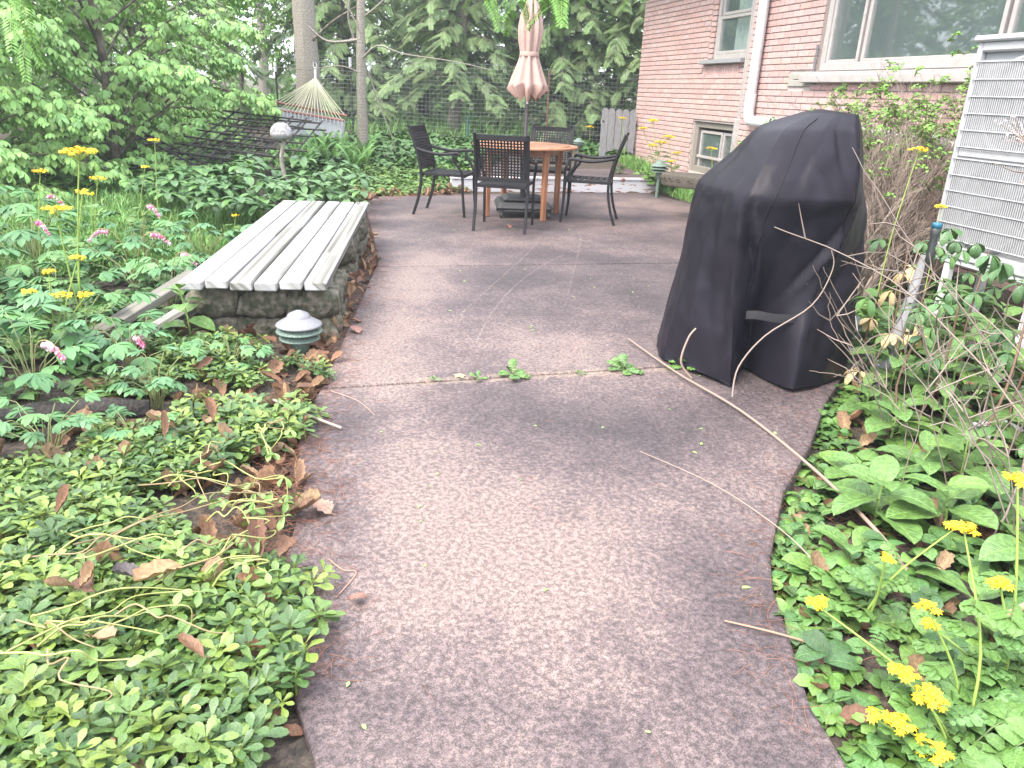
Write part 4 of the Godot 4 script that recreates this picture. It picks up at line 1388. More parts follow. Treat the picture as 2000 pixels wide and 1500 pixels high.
# ------------------------------------------------------------------ hammock
func hammock() -> void:
	var t := thing("rope_hammock", "grey fabric hammock hung folded from the big tree by its ropes", "hammock", Vector3(-3.75, 0, -14.55))
	var rope := mat(lin(0.42, 0.42, 0.30), 0.9)
	var hook := Vector3(0.0, 1.56, -0.02)
	var rg := MB.new()
	var pts := []
	for k in 17:
		var a := TAU * k / 16.0
		pts.append(hook + Vector3(cos(a) * 0.032, sin(a) * 0.045, 0.0))
	rg.tube(pts, [0.008], 6, false)
	put("ring", rg.mesh(M.white), t)
	var kn := MB.new()
	kn.tube([hook + Vector3(0, -0.04, 0), hook + Vector3(0, -0.12, 0.01), hook + Vector3(0, -0.24, 0.02)], [0.02, 0.026, 0.016], 8)
	put("knot", kn.mesh(M.white), t)
	var hk := MB.new()
	hk.tube([hook + Vector3(0, 0.04, -0.16), hook + Vector3(0, 0.05, 0.0), hook + Vector3(0, 0.02, 0.02)], [0.012], 6)
	put("hook", hk.mesh(M.iron), t)
	# two spreader bars, one in front of the other
	var bars := [[Vector3(-0.72, 0.93, 0.30), Vector3(0.62, 0.745, 0.34)], [Vector3(-0.58, 0.80, 0.46), Vector3(0.60, 0.665, 0.50)]]
	var wood := mat(lin(0.20, 0.075, 0.055), 0.6)
	for i in 2:
		var b := MB.new()
		b.tube([bars[i][0], bars[i][1]], [0.02], 8)
		put("spreader_bar", b.mesh(wood), t)
		for k in 17:
			var e: Vector3 = (bars[i][0] as Vector3).lerp(bars[i][1], (k + 0.5) / 17.0)
			var s := hook + Vector3(rf(-0.01, 0.01), -0.18 - absf(k - 8) * 0.004, 0.01)
			var r := MB.new()
			r.tube([s, s.lerp(e, 0.5) + Vector3(0, -0.015, 0), e], [0.0065], 5, false)
			put("rope", r.mesh(rope), t)
	# fabric hangs in a loop between the bars
	var f := MB.new()
	var n := 24
	for j in n + 1:
		var s := float(j) / n
		for k in 17:
			var u := (k + 0.5) / 17.0
			var A: Vector3 = (bars[0][0] as Vector3).lerp(bars[0][1], u); var B: Vector3 = (bars[1][0] as Vector3).lerp(bars[1][1], u)
			A += Vector3(0, -0.07, 0); B += Vector3(0, -0.07, 0.0)
			var q := A.lerp(B, s)
			q.y -= 0.62 * sin(PI * s) * (1.0 if s < 0.5 else 1.0)
			q.z += 0.10 * sin(PI * s) * (s - 0.5) * 2.0 + sin(u * 20.0 + s * 6.0) * 0.006
			q.x = lerpf(q.x, -0.02, 0.12 * sin(PI * s))
			f.p(q, Vector2(u, s))
	for j in n:
		for k in 16:
			var a := j * 17 + k
			f.q(a, a + 1, a + 18, a + 17)
	var fm := tri_mat(ramp_tex(256, 65, 0.06, [[0.0, lin(0.30, 0.31, 0.34)], [1.0, lin(0.44, 0.45, 0.49)]], 3, FastNoiseLite.TYPE_SIMPLEX_SMOOTH, 0.1), 2.5, 0.9)
	put("fabric", f.mesh(fm), t)
	for k in 17:
		var B: Vector3 = (bars[1][0] as Vector3).lerp(bars[1][1], (k + 0.5) / 17.0)
		var lp := MB.new()
		lp.tube([B + Vector3(0, 0.0, 0.022), B + Vector3(0.004, -0.05, 0.024), B + Vector3(-0.004, -0.085, 0.018)], [0.009, 0.007, 0.009], 5)
		put("loop_knot", lp.mesh(M.white), t)

# ------------------------------------------------------------------ heap of grid panels
func grid_panel(label: String, at: Vector3, b: Basis, nx: int, ny: int, cell: float, r := 0.011) -> void:
	var t := thing("grid_panel", label, "grid panel", at, 0.0, "black iron grid panels thrown in a heap")
	t.basis = b
	for i in nx + 1:
		var m := MB.new()
		m.tube([Vector3(i * cell, 0, -rf(0.02, 0.14)), Vector3(i * cell, 0, ny * cell + rf(0.02, 0.14))], [r], 6)
		put("bar", m.mesh(M.iron), t)
	for j in ny + 1:
		var m := MB.new()
		m.tube([Vector3(-rf(0.02, 0.2), r * 1.6, j * cell), Vector3(nx * cell + rf(0.02, 0.2), r * 1.6, j * cell)], [r], 6)
		put("bar", m.mesh(M.iron), t)

func grid_heap() -> void:
	# panels lie tilted over one another on the bed behind the peonies
	var b := Basis(Vector3(0.93, -0.05, 0.25).normalized(), Vector3(-0.05, 0.9, 0.35).normalized(), Vector3.BACK).orthonormalized()
	grid_panel("topmost black iron grid panel of the heap behind the peonies", Vector3(-3.75, 0.86, -10.35), b, 5, 6, 0.2)
	grid_panel("second black iron grid panel of the heap, just under the topmost", Vector3(-3.62, 0.78, -10.45), b * Basis(Vector3.UP, 0.12), 5, 5, 0.2)
	grid_panel("third black iron grid panel, low in the heap behind the peonies", Vector3(-3.95, 0.60, -10.2), b * Basis(Vector3.UP, -0.1), 4, 3, 0.2)
	var c := Basis(Vector3(0.86, -0.28, 0.42).normalized(), Vector3(0.25, 0.95, 0.1).normalized(), Vector3.BACK).orthonormalized()
	grid_panel("black iron ladder-like panel sticking out of the heap beside the buckeye", Vector3(-4.55, 0.55, -9.7), c, 6, 1, 0.17, 0.013)
	grid_panel("black iron ladder-like panel lying flat at the foot of the heap", Vector3(-4.55, 0.22, -9.55), c * Basis(Vector3.BACK, 0.2), 5, 1, 0.17, 0.013)

# ------------------------------------------------------------------ shaggy mushroom ornament
func ornament() -> void:
	var t := thing("mushroom_ornament", "shaggy grey mushroom ornament on a pale wooden stalk above the peonies", "ornament", Vector3(-2.48, 0.0, -8.15))
	var s := MB.new()
	s.tube(curve([Vector3(0.0, -0.05, 0), Vector3(0.02, 0.25, 0), Vector3(-0.015, 0.5, 0.0), Vector3(0.02, 0.68, 0.0), Vector3(0.02, 0.72, 0)], 4), [0.03, 0.028, 0.026, 0.024, 0.024, 0.024, 0.023, 0.022, 0.022, 0.022, 0.022, 0.022, 0.022, 0.022, 0.022, 0.022, 0.022], 9)
	put("stalk", s.mesh(M.bark_pale), t)
	var g := mat(Color.WHITE, 0.9, 0.0, true)
	var c := MB.new()
	c.c = Color(0.22, 0.21, 0.21)
	c.lathe([Vector2(0, 0.875), Vector2(0.05, 0.868), Vector2(0.085, 0.84), Vector2(0.10, 0.79), Vector2(0.098, 0.74), Vector2(0.075, 0.715), Vector2(0, 0.72)], 20)
	put("cap", c.mesh(g), t)
	var sh := MB.new()
	for i in 9:
		var el := 0.08 + i * 0.165
		var n := int(4 + sin(el) * 17)
		for k in n:
			var a := TAU * (k + 0.5 * (i % 2)) / n
			var tone := rf(0.20, 0.42)
			sh.c = Color(tone, tone * 0.96, tone * 0.97)
			var d := Vector3(sin(el) * cos(a), cos(el), sin(el) * sin(a))
			var base := Vector3(0.02 * 0, 0.775, 0) + Vector3(d.x * 0.10, d.y * 0.098, d.z * 0.10)
			var down := (Vector3(cos(a) * cos(el), -sin(el), sin(a) * cos(el)) + d * 0.35).normalized()
			sh.leaf(Transform3D(along(down, d), base), 0.05, 0.032, 3, 0.4, 0.4, -0.3, 0.4)
	put("scales", sh.mesh(g), t)

# ------------------------------------------------------------------ fences and gate
func fence() -> void:
	var t := thing("wire_fence", "pale square-wire garden fence strung between thin posts", "fence", Vector3(0, 0, -16.0))
	var wire := mat(lin(0.26, 0.30, 0.28), 0.6, 0.2)
	var b := MB.new()
	var x0 := -4.6
	var x1 := 3.0
	for j in 19:
		var y := 0.30 + j * 0.078
		var pts := []
		for i in 25:
			var x := lerpf(x0, x1, i / 24.0)
			pts.append(Vector3(x, y + sin(x * 1.7 + j * 0.15) * 0.02 - 0.03 * sin(x * 0.6), sin(x * 2.1) * 0.03))
		b.tube(pts, [0.0023], 3, false)
	for i in 98:
		var x := x0 + i * 0.078
		b.tube([Vector3(x, 0.28, sin(x * 2.1) * 0.03), Vector3(x + sin(i) * 0.01, 1.72 + sin(x * 1.7 + 2.7) * 0.02 - 0.03 * sin(x * 0.6), sin(x * 2.1) * 0.03)], [0.0023], 3, false)
	put("wire_mesh", b.mesh(wire), t)
	var posts := [[-3.42, 1.75, M.iron, 0.02], [-1.1, 0.78, mat(lin(0.03, 0.11, 0.10), 0.6), 0.022], [0.48, 1.68, tri_mat(ramp_tex(128, 66, 0.05, [[0.0, lin(0.10, 0.04, 0.03)], [1.0, lin(0.25, 0.11, 0.07)]]), 5.0, 0.8), 0.02], [-4.9, 1.6, M.iron, 0.02]]
	for q in posts:
		var m := MB.new()
		m.tube([Vector3(q[0], 0.15, -0.05), Vector3(q[0] - 0.02, q[1], -0.05)], [q[3]], 8)
		put("post", m.mesh(q[2]), t)
	for q in [posts[0], posts[3]]:
		var m := MB.new()
		m.tube([Vector3(q[0] - 0.02, q[1] - 0.16, -0.05), Vector3(q[0] - 0.02, q[1] + 0.01, -0.05)], [0.028], 8)
		put("post_cap", m.mesh(M.white), t)

func gate() -> void:
	var t := thing("picket_gate", "grey picket gate of five round-topped boards at the house corner", "gate", Vector3(1.32, 0.2, -13.62), deg_to_rad(10))
	for i in 5:
		var b := MB.new()
		var w := 0.112
		var h := 0.86
		var pts := [Vector2(-w / 2, 0), Vector2(w / 2, 0)]
		for k in 9:
			var a := PI * k / 8.0
			pts.append(Vector2(cos(a) * w / 2, h - 0.05 + sin(a) * 0.055))
		for s in [0.011, -0.011]:
			var c := b.p(Vector3(0, h * 0.5, s))
			var f := b.v.size()
			for q in pts: b.p(Vector3(q.x, q.y, s))
			for k in pts.size():
				if s > 0: b.t(c, f + k, f + (k + 1) % pts.size())
				else: b.t(c, f + (k + 1) % pts.size(), f + k)
		for k in pts.size():
			var p0: Vector2 = pts[k]; var p1: Vector2 = pts[(k + 1) % pts.size()]
			b.face(Vector3(p0.x, p0.y, 0.011), Vector3(p0.x, p0.y, -0.011), Vector3(p1.x, p1.y, -0.011), Vector3(p1.x, p1.y, 0.011))
		put("picket", b.mesh(M.grey_paint), t, Transform3D(Basis(Vector3.BACK, rf(-0.01, 0.01)), Vector3(0.06 + i * 0.121, rf(-0.01, 0.01), 0)))
	for y in [0.2, 0.65]:
		var b := MB.new()
		b.cbox(Vector3(0.3, y, -0.026), Vector3(0.6, 0.07, 0.03), 0.004)
		put("rail", b.mesh(M.grey_paint), t)
	var l := MB.new()
	l.cbox(Vector3(0.03, 0.66, 0.016), Vector3(0.03, 0.03, 0.012), 0.003)
	put("latch", l.mesh(M.iron), t)
	for y in [0.22, 0.62]:
		var hg := MB.new()
		hg.tube([Vector3(0.62, y - 0.03, 0.01), Vector3(0.62, y + 0.03, 0.01)], [0.012], 8)
		put("hinge", hg.mesh(M.iron), t)

# ------------------------------------------------------------------ leaf prototypes (base at origin, growing up +y or along -z)
func g(r: float, gg: float, b: float) -> Color:
	return Color(r * 1.45, gg * 1.35, b * 1.3)

func sprig_pachysandra(sd: int) -> ArrayMesh:
	rng.seed = sd
	var b := MB.new()
	var h := rf(0.06, 0.13)
	b.c = g(0.16, 0.22, 0.05)
	var lean := Vector3(rf(-0.04, 0.04), h, rf(-0.04, 0.04))
	b.tube([Vector3.ZERO, lean * 0.5 + Vector3(rf(-0.01, 0.01), 0, 0), lean], [0.0035], 5, false)
	var n := 8 + rng.randi() % 4
	for i in n:
		var a := i * 2.4 + rf(-0.25, 0.25)
		var lvl := float(i) / n
		var tone := rf(0.82, 1.18)
		b.c = ([g(0.065, 0.145, 0.042), g(0.14, 0.25, 0.055), g(0.105, 0.205, 0.05), g(0.18, 0.28, 0.055), g(0.075, 0.155, 0.05), g(0.125, 0.23, 0.05)][sd % 6] as Color) * tone
		b.c.a = 1.0
		var pitch := lerpf(0.0, 0.75, lvl) + rf(-0.2, 0.15)
		var o := lean * lerpf(0.72, 1.0, lvl)
		toothed(b, Transform3D(ypr(a, pitch, rf(-0.2, 0.2)), o), lerpf(0.085, 0.042, lvl) * rf(0.85, 1.2), lerpf(0.034, 0.02, lvl))
	return b.mesh(M.glossy)

# obovate leaf with coarse teeth near the tip
func toothed(b: MB, x: Transform3D, L: float, W: float) -> void:
	var first := b.v.size()
	var prof := [[0.0, 0.05], [0.25, 0.22], [0.5, 0.62], [0.66, 0.92], [0.72, 0.84], [0.80, 0.90], [0.86, 0.66], [0.93, 0.58], [1.0, 0.08]]
	for q in prof:
		var s: float = q[0]
		var w: float = q[1] * W * 0.5 * 1.1
		var ce := Vector3(0, -s * s * L * 0.16, -L * s)
		b.p(x * (ce + Vector3(-w, w * 0.22, 0)), Vector2(0.5 - 0.5 * q[1], s)); b.p(x * ce, Vector2(0.5, s)); b.p(x * (ce + Vector3(w, w * 0.22, 0)), Vector2(0.5 + 0.5 * q[1], s))
	for i in prof.size() - 1:
		var a := first + i * 3
		b.q(a, a + 1, a + 4, a + 3); b.q(a + 1, a + 2, a + 5, a + 4)

func palmate(sd: int, n := 7, L := 0.15) -> ArrayMesh:
	rng.seed = sd
	var b := MB.new()
	b.c = g(0.13, 0.17, 0.06)
	b.tube([Vector3(0, -0.02, 0.12), Vector3(0, 0.0, 0.05), Vector3.ZERO], [0.0022], 3, false)
	for i in n:
		var s := (i - (n - 1) * 0.5) / ((n - 1) * 0.5)
		var a := s * 2.05 + rf(-0.1, 0.1)
		var l := L * (1.0 - 0.42 * s * s) * rf(0.9, 1.1)
		b.c = g(0.145, 0.275, 0.085) * rf(0.85, 1.15); b.c.a = 1.0
		b.leaf(Transform3D(ypr(-a, -0.30 + rf(-0.2, 0.12)), Vector3.ZERO), l, l * 0.40, 4, 1.25, 0.55, 0.28, 0.55)
	return b.mesh(M.leaf)

func hemlock_spray(sd: int, L := 0.52) -> ArrayMesh:
	rng.seed = sd
	var b := MB.new()
	b.c = g(0.09, 0.075, 0.05)
	var axis := []
	for i in 7:
		var s := i / 6.0
		axis.append(Vector3(0, -0.22 * s * s * L, -L * s))
	b.tube(axis, taper(7, 0.006, 0.002), 3, false)
	for i in 24:
		var s := 0.06 + i / 24.0 * 0.94
		var o := Vector3(0, -0.22 * s * s * L, -L * s)
		var side := -1.0 if i % 2 else 1.0
		var l := L * 0.48 * (1.0 - s * 0.72) * rf(0.75, 1.2)
		var d := Vector3(side, -0.22 + rf(-0.15, 0.1), -0.85 + rf(-0.2, 0.2)).normalized()
		var nb := along(d)
		# needled twig: saw-edged strip
		var m := 6
		var first := b.v.size()
		b.c = g(0.115, 0.18, 0.09) * rf(0.65, 1.3); b.c.a = 1.0
		for k in m + 1:
			var u := float(k) / m
			if k >= m - 1: b.c = g(0.135, 0.21, 0.09)
			var w := 0.0125 * (1.0 - u * 0.5) * (1.0 if k % 2 else 0.4)
			var ce := o + nb * Vector3(0, -0.18 * u * u * l, -l * u)
			b.p(ce + nb.x * w + Vector3(0, -w * 0.3, 0)); b.p(ce - nb.x * w + Vector3(0, -w * 0.3, 0))
		for k in m: b.q(first + k * 2, first + k * 2 + 2, first + k * 2 + 3, first + k * 2 + 1)
		for sub in 2:
			var u := 0.3 + sub * 0.3
			var oo := o + nb * Vector3(0, -0.18 * u * u * l, -l * u)
			for sg in [-1, 1]:
				var d2 := (nb * Vector3(sg * 0.8, -0.1, -0.7)).normalized()
				var n2 := along(d2)
				var l2 := l * 0.34
				var f2 := b.v.size()
				for k in 4:
					var uu := k / 3.0
					var w := 0.010 * (1.0 - uu * 0.6)
					b.p(oo + d2 * l2 * uu + n2.x * w); b.p(oo + d2 * l2 * uu - n2.x * w)
				for k in 3: b.q(f2 + k * 2, f2 + k * 2 + 2, f2 + k * 2 + 3, f2 + k * 2 + 1)
	return b.mesh(M.leaf)

# leafy twig of simple leaves
func leafy_twig(sd: int, n: int, L: float, W: float, leaf: float, col: Color, droop := 0.2) -> ArrayMesh:
	rng.seed = sd
	var b := MB.new()
	b.c = g(0.10, 0.085, 0.05)
	b.tube([Vector3.ZERO, Vector3(0, 0.02, -L * 0.5), Vector3(0, -droop * L * 0.4, -L)], [0.004, 0.003, 0.0015], 3, false)
	for i in n:
		var s := 0.1 + 0.9 * i / n
		var o := Vector3(0, 0.03 * sin(s * 3.0) - droop * L * 0.4 * s * s, -L * s)
		var a := (1.0 if i % 2 else -1.0) * rf(0.5, 1.2)
		b.c = col * rf(0.75, 1.3); b.c.a = 1.0
		b.leaf(Transform3D(ypr(a, rf(-0.6, 0.25), rf(-0.4, 0.4)), o), leaf * rf(0.7, 1.2), leaf * W, 3, 0.8, 0.6, 0.2, 0.4)
	return b.mesh(M.leaf)

func fern_frond(sd: int, col: Color) -> ArrayMesh:
	rng.seed = sd
	var b := MB.new()
	var L := 0.45
	var pts := []
	for i in 6:
		var s := i / 5.0
		pts.append(Vector3(0, sin(s * 1.9) * 0.22, -L * s))
	b.c = col * 0.9; b.c.a = 1.0
	b.tube(pts, taper(6, 0.004, 0.0015), 3, false)
	for i in 15:
		var s := 0.15 + i / 15.0 * 0.85
		var o := Vector3(0, sin(s * 1.9) * 0.22, -L * s)
		for sg in [-1, 1]:
			b.c = col * rf(0.85, 1.2); b.c.a = 1.0
			b.leaf(Transform3D(ypr(sg * -1.25, -0.15), o), 0.13 * (1.05 - s) + 0.015, 0.028, 3, 0.4, 0.7, 0.1, 0.4)
	return b.mesh(M.leaf)

func grass_tuft(sd: int, h: float, col: Color, n := 12) -> ArrayMesh:
	rng.seed = sd
	var b := MB.new()
	for i in n:
		var a := rf(0, TAU)
		var o := Vector3(rf(-0.04, 0.04), 0, rf(-0.04, 0.04))
		var l := h * rf(0.5, 1.1)
		var out := Vector3(cos(a), 0, sin(a)) * l * rf(0.2, 0.8)
		var side := Vector3(-sin(a), 0, cos(a)) * rf(0.0018, 0.0035)
		b.c = col * rf(0.7, 1.3); b.c.a = 1.0
		var p0 := b.p(o + side); b.p(o - side)
		b.p(o + out * 0.3 + Vector3(0, l * 0.65, 0) + side * 0.8); b.p(o + out * 0.3 + Vector3(0, l * 0.65, 0) - side * 0.8)
		b.p(o + out + Vector3(0, l * 0.85, 0))
		b.q(p0, p0 + 2, p0 + 3, p0 + 1); b.t(p0 + 2, p0 + 4, p0 + 3)
	return b.mesh(M.leaf)

# flat low weed of several ovate leaves
func weed_rosette(sd: int, n: int, L: float, W: float, col: Color, up := 0.5, m: Material = null) -> ArrayMesh:
	rng.seed = sd
	var b := MB.new()
	for i in n:
		var a := i * 2.4 + rf(-0.3, 0.3)
		b.c = col * rf(0.75, 1.25); b.c.a = 1.0
		var o := Vector3(0, 0.01 + 0.05 * L * 6 * (i % 3), 0)
		b.leaf(Transform3D(ypr(a, up * rf(0.4, 1.3), rf(-0.3, 0.3)), o), L * rf(0.7, 1.2), L * W, 4, 0.8, 0.55, 0.2, 0.7)
	return b.mesh(m if m else M.leafv)

# ------------------------------------------------------------------ single large leaves used as parts
func big_leaf(sd: int, L: float, W: float, col: Color, droop: float, m: Material, pa := 0.75, pb := 0.55, fold := 0.22) -> ArrayMesh:
	rng.seed = sd
	var b := MB.new()
	b.c = col
	b.tube([Vector3(0, 0, 0.0), Vector3(0, 0.004, -L * 0.16)], [0.0028], 4, false)
	b.leaf(Transform3D(Basis(), Vector3(0, 0.003, -L * 0.1)), L * 0.9, W, 9, pa, pb, fold, droop, 0.012)
	return b.mesh(m)

# a lobed compound leaf (bleeding heart): three stalked, deeply cut leaflets
func cut_leaf(sd: int, S: float, col: Color) -> ArrayMesh:
	rng.seed = sd
	var b := MB.new()
	b.c = g(0.16, 0.20, 0.09)
	b.tube([Vector3(0, 0, 0), Vector3(0, 0.01, -S * 0.45)], [0.0018], 3, false)
	for i in 3:
		var a := (i - 1) * 1.05
		var o := Vector3(0, 0.01, -S * 0.3)
		if i == 1: o = Vector3(0, 0.01, -S * 0.45)
		for k in 5:
			b.c = col * rf(0.85, 1.15); b.c.a = 1.0
			var bb := ypr(-a - (k - 2) * 0.48, -0.12 + rf(-0.15, 0.1), 0)
			var l := S * [0.34, 0.5, 0.64, 0.5, 0.34][k] as float
			b.leaf(Transform3D(bb, o), l, l * 0.36, 5, 0.75, 0.7, 0.14, 0.4)
	return b.mesh(M.leaf)

func heart_flower(sd: int, col: Color) -> ArrayMesh:
	var b := MB.new()
	b.c = col
	# puffed heart hanging from the top
	for s in [-1, 1]:
		var first := b.v.size()
		for j in 7:
			var u := j / 6.0
			for k in 7:
				var a := TAU * k / 6.0
				var r := 0.009 * sin(PI * clampf(u * 0.92 + 0.06, 0, 1))
				b.p(Vector3(s * (0.005 + 0.004 * sin(u * PI)) + cos(a) * r * 0.8 - s * u * u * 0.003, -u * 0.024, sin(a) * r * 0.7))
		for j in 6:
			for k in 6:
				var a := first + j * 7 + k
				b.q(a, a + 7, a + 8, a + 1)
	b.c = Color(0.75, 0.70, 0.72)
	b.leaf(Transform3D(Basis(Vector3.RIGHT, -PI / 2), Vector3(0, -0.018, 0)), 0.016, 0.007, 3, 0.5, 0.5, 0.2, 0.2)
	b.leaf(Transform3D(Basis(Vector3.UP, PI / 2) * Basis(Vector3.RIGHT, -PI / 2), Vector3(0, -0.018, 0)), 0.016, 0.007, 3, 0.5, 0.5, 0.2, 0.2)
	return b.mesh(M.petal)

func daisy(sd: int) -> ArrayMesh:
	rng.seed = sd
	var b := MB.new()
	b.c = Color(0.72, 0.42, 0.02)
	b.lathe([Vector2(0.0, 0.004), Vector2(0.004, 0.0035), Vector2(0.0045, 0.001), Vector2(0.002, -0.006)], 7)
	for i in 9:
		b.c = Color(0.80, 0.58, 0.02) * rf(0.85, 1.1); b.c.a = 1.0
		b.leaf(Transform3D(ypr(TAU * i / 9.0 + rf(-0.1, 0.1), rf(-0.35, 0.35)), Vector3(0, 0.001, 0)), 0.0115, 0.0046, 2, 0.3, 0.35, 0.1, 0.3)
	return b.mesh(M.petal)

var proto := {}
func prototypes() -> void:
	proto.daisies = [daisy(1), daisy(2), daisy(3)]
	proto.hearts = [heart_flower(1, Color(0.62, 0.13, 0.27)), heart_flower(2, Color(0.68, 0.28, 0.40)), heart_flower(3, Color(0.72, 0.45, 0.54))]
	proto.cut = []
	for i in 5: proto.cut.append(cut_leaf(20 + i, 0.15, [g(0.052, 0.135, 0.05), g(0.06, 0.155, 0.055), g(0.046, 0.12, 0.046), g(0.07, 0.17, 0.055), g(0.056, 0.14, 0.06)][i]))
	proto.big = []
	for i in 6: proto.big.append(big_leaf(40 + i, 0.21, 0.105, [g(0.135, 0.27, 0.075), g(0.16, 0.31, 0.08), g(0.12, 0.245, 0.075), g(0.175, 0.33, 0.085), g(0.14, 0.285, 0.085), g(0.125, 0.255, 0.07)][i], [0.25, 0.45, 0.6, 0.35, 0.7, 0.5][i], M.leafv, 0.7, 0.85))
	proto.lance = []
	for i in 4: proto.lance.append(big_leaf(50 + i, 0.16, 0.062, [g(0.075, 0.18, 0.065), g(0.095, 0.22, 0.07), g(0.068, 0.16, 0.06), g(0.115, 0.25, 0.075)][i], [0.4, 0.7, 0.9, 0.55][i], M.glossy, 0.8, 0.7, 0.25))
	proto.rag = []
	for i in 3: proto.rag.append(ragged_leaf(60 + i, g(0.125, 0.265, 0.065) if i else g(0.105, 0.235, 0.07)))

# butterweed leaf: pinnate lobes with a broad end lobe
func ragged_leaf(sd: int, col: Color) -> ArrayMesh:
	rng.seed = sd
	var b := MB.new()
	var L := 0.17
	b.c = g(0.14, 0.22, 0.07)
	b.tube([Vector3.ZERO, Vector3(0, 0.01, -L * 0.5), Vector3(0, -0.01, -L * 0.9)], [0.0022, 0.0018, 0.001], 3, false)
	for i in 4:
		for s in [-1, 1]:
			b.c = col * rf(0.85, 1.15); b.c.a = 1.0
			b.leaf(Transform3D(ypr(-s * 1.2, rf(-0.2, 0.1)), Vector3(0, 0.008, -L * (0.22 + i * 0.15))), 0.03 + i * 0.010, 0.022 + i * 0.006, 4, 0.6, 0.35, 0.2, 0.4, 0.03)
	for k in 3:
		b.c = col * rf(0.9, 1.15); b.c.a = 1.0
		b.leaf(Transform3D(ypr((k - 1) * 0.55, -0.1), Vector3(0, 0.0, -L * 0.72)), 0.065, 0.048, 5, 0.6, 0.35, 0.15, 0.4, 0.04)
	return b.mesh(M.leafv)

# ------------------------------------------------------------------ plants as things
func butterweed(label: String, at: Vector3, heads: Array, sd: int, group := "yellow-flowered butterweed plants", leaves := 10, scl := 1.0) -> void:
	var t := thing("butterweed", label, "flowering plant", at, 0.0, group)
	rng.seed = sd
	var r0 := 0.0046 * scl
	var first_top: Vector3 = heads[0][0]
	for hd in heads:
		var top: Vector3 = (hd[0] as Vector3) - at
		var s := MB.new()
		s.c = g(0.20, 0.30, 0.07)
		var mid := Vector3(top.x * 0.35 + rf(-0.02, 0.02), top.y * 0.5, top.z * 0.35 + rf(-0.02, 0.02))
		var pts := curve([Vector3(rf(-0.015, 0.015), -0.02, rf(-0.015, 0.015)), mid, top], 5)
		s.tube(pts, taper(pts.size(), r0, r0 * 0.45), 6, false)
		var hs: float = hd[1]
		# flower stalks to a flat-topped head
		var nfl := int(hd[2])
		var flowers := []
		for i in nfl:
			var a := i * 2.4
			var rr := hs * sqrt((i + 0.5) / nfl)
			var q := top + Vector3(cos(a) * rr, hs * 0.55 - rr * 0.25 + rf(-0.1, 0.1) * hs, sin(a) * rr)
			s.tube([top - Vector3(0, hs * 0.2, 0), top.lerp(q, 0.6) - Vector3(0, hs * 0.05, 0), q], [0.0014], 3, false)
			flowers.append(q)
		put("stem", s.mesh(M.leaf), t)
		for q in flowers:
			put("flower", proto.daisies[rng.randi() % 3], t, Transform3D(ypr(rf(0, TAU), rf(-0.5, 0.5), rf(-0.4, 0.4)).scaled(Vector3.ONE * rf(1.1, 1.6) * scl), q))
		for i in int(leaves * 0.4):
			var u := rf(0.15, 0.8)
			put("leaf", proto.rag[rng.randi() % 3], t, Transform3D(ypr(rf(0, TAU), rf(-0.1, 0.6)).scaled(Vector3.ONE * (1.0 - u * 0.6) * scl), pts[int(u * (pts.size() - 1))]))
	for i in leaves:
		put("leaf", proto.rag[rng.randi() % 3], t, Transform3D(ypr(i * 2.4, rf(0.1, 0.7), rf(-0.3, 0.3)).scaled(Vector3.ONE * rf(0.8, 1.25) * scl), Vector3(rf(-0.03, 0.03), rf(0.02, 0.10), rf(-0.03, 0.03))))

func comfrey(at: Vector3, sd: int, n: int, h: float, s: float, turn: float, label: String) -> void:
	var t := thing("broadleaf_plant", label, "plant", at, turn, "broad veined-leaf plants beside the patio")
	rng.seed = sd
	var b := MB.new()
	b.c = g(0.15, 0.24, 0.07)
	var top := Vector3(rf(-0.05, 0.05), h, rf(-0.05, 0.05))
	b.tube([Vector3(0, -0.03, 0), top * 0.5 + Vector3(rf(-0.02, 0.02), 0, 0), top], [0.006, 0.005, 0.003], 6, false)
	put("stem", b.mesh(M.leaf), t)
	for i in n:
		var u := float(i) / n
		var a := i * 1.5708 + floorf(i / 2.0) * 0.35 + rf(-0.3, 0.3)
		var pitch := lerpf(0.05, 0.75, u * u) + rf(-0.15, 0.2)
		put("leaf", proto.big[rng.randi() % 6], t, Transform3D(ypr(a, pitch, rf(-0.25, 0.25)).scaled(Vector3.ONE * s * lerpf(1.3, 0.5, u * u)), top * lerpf(0.12, 1.0, u)))

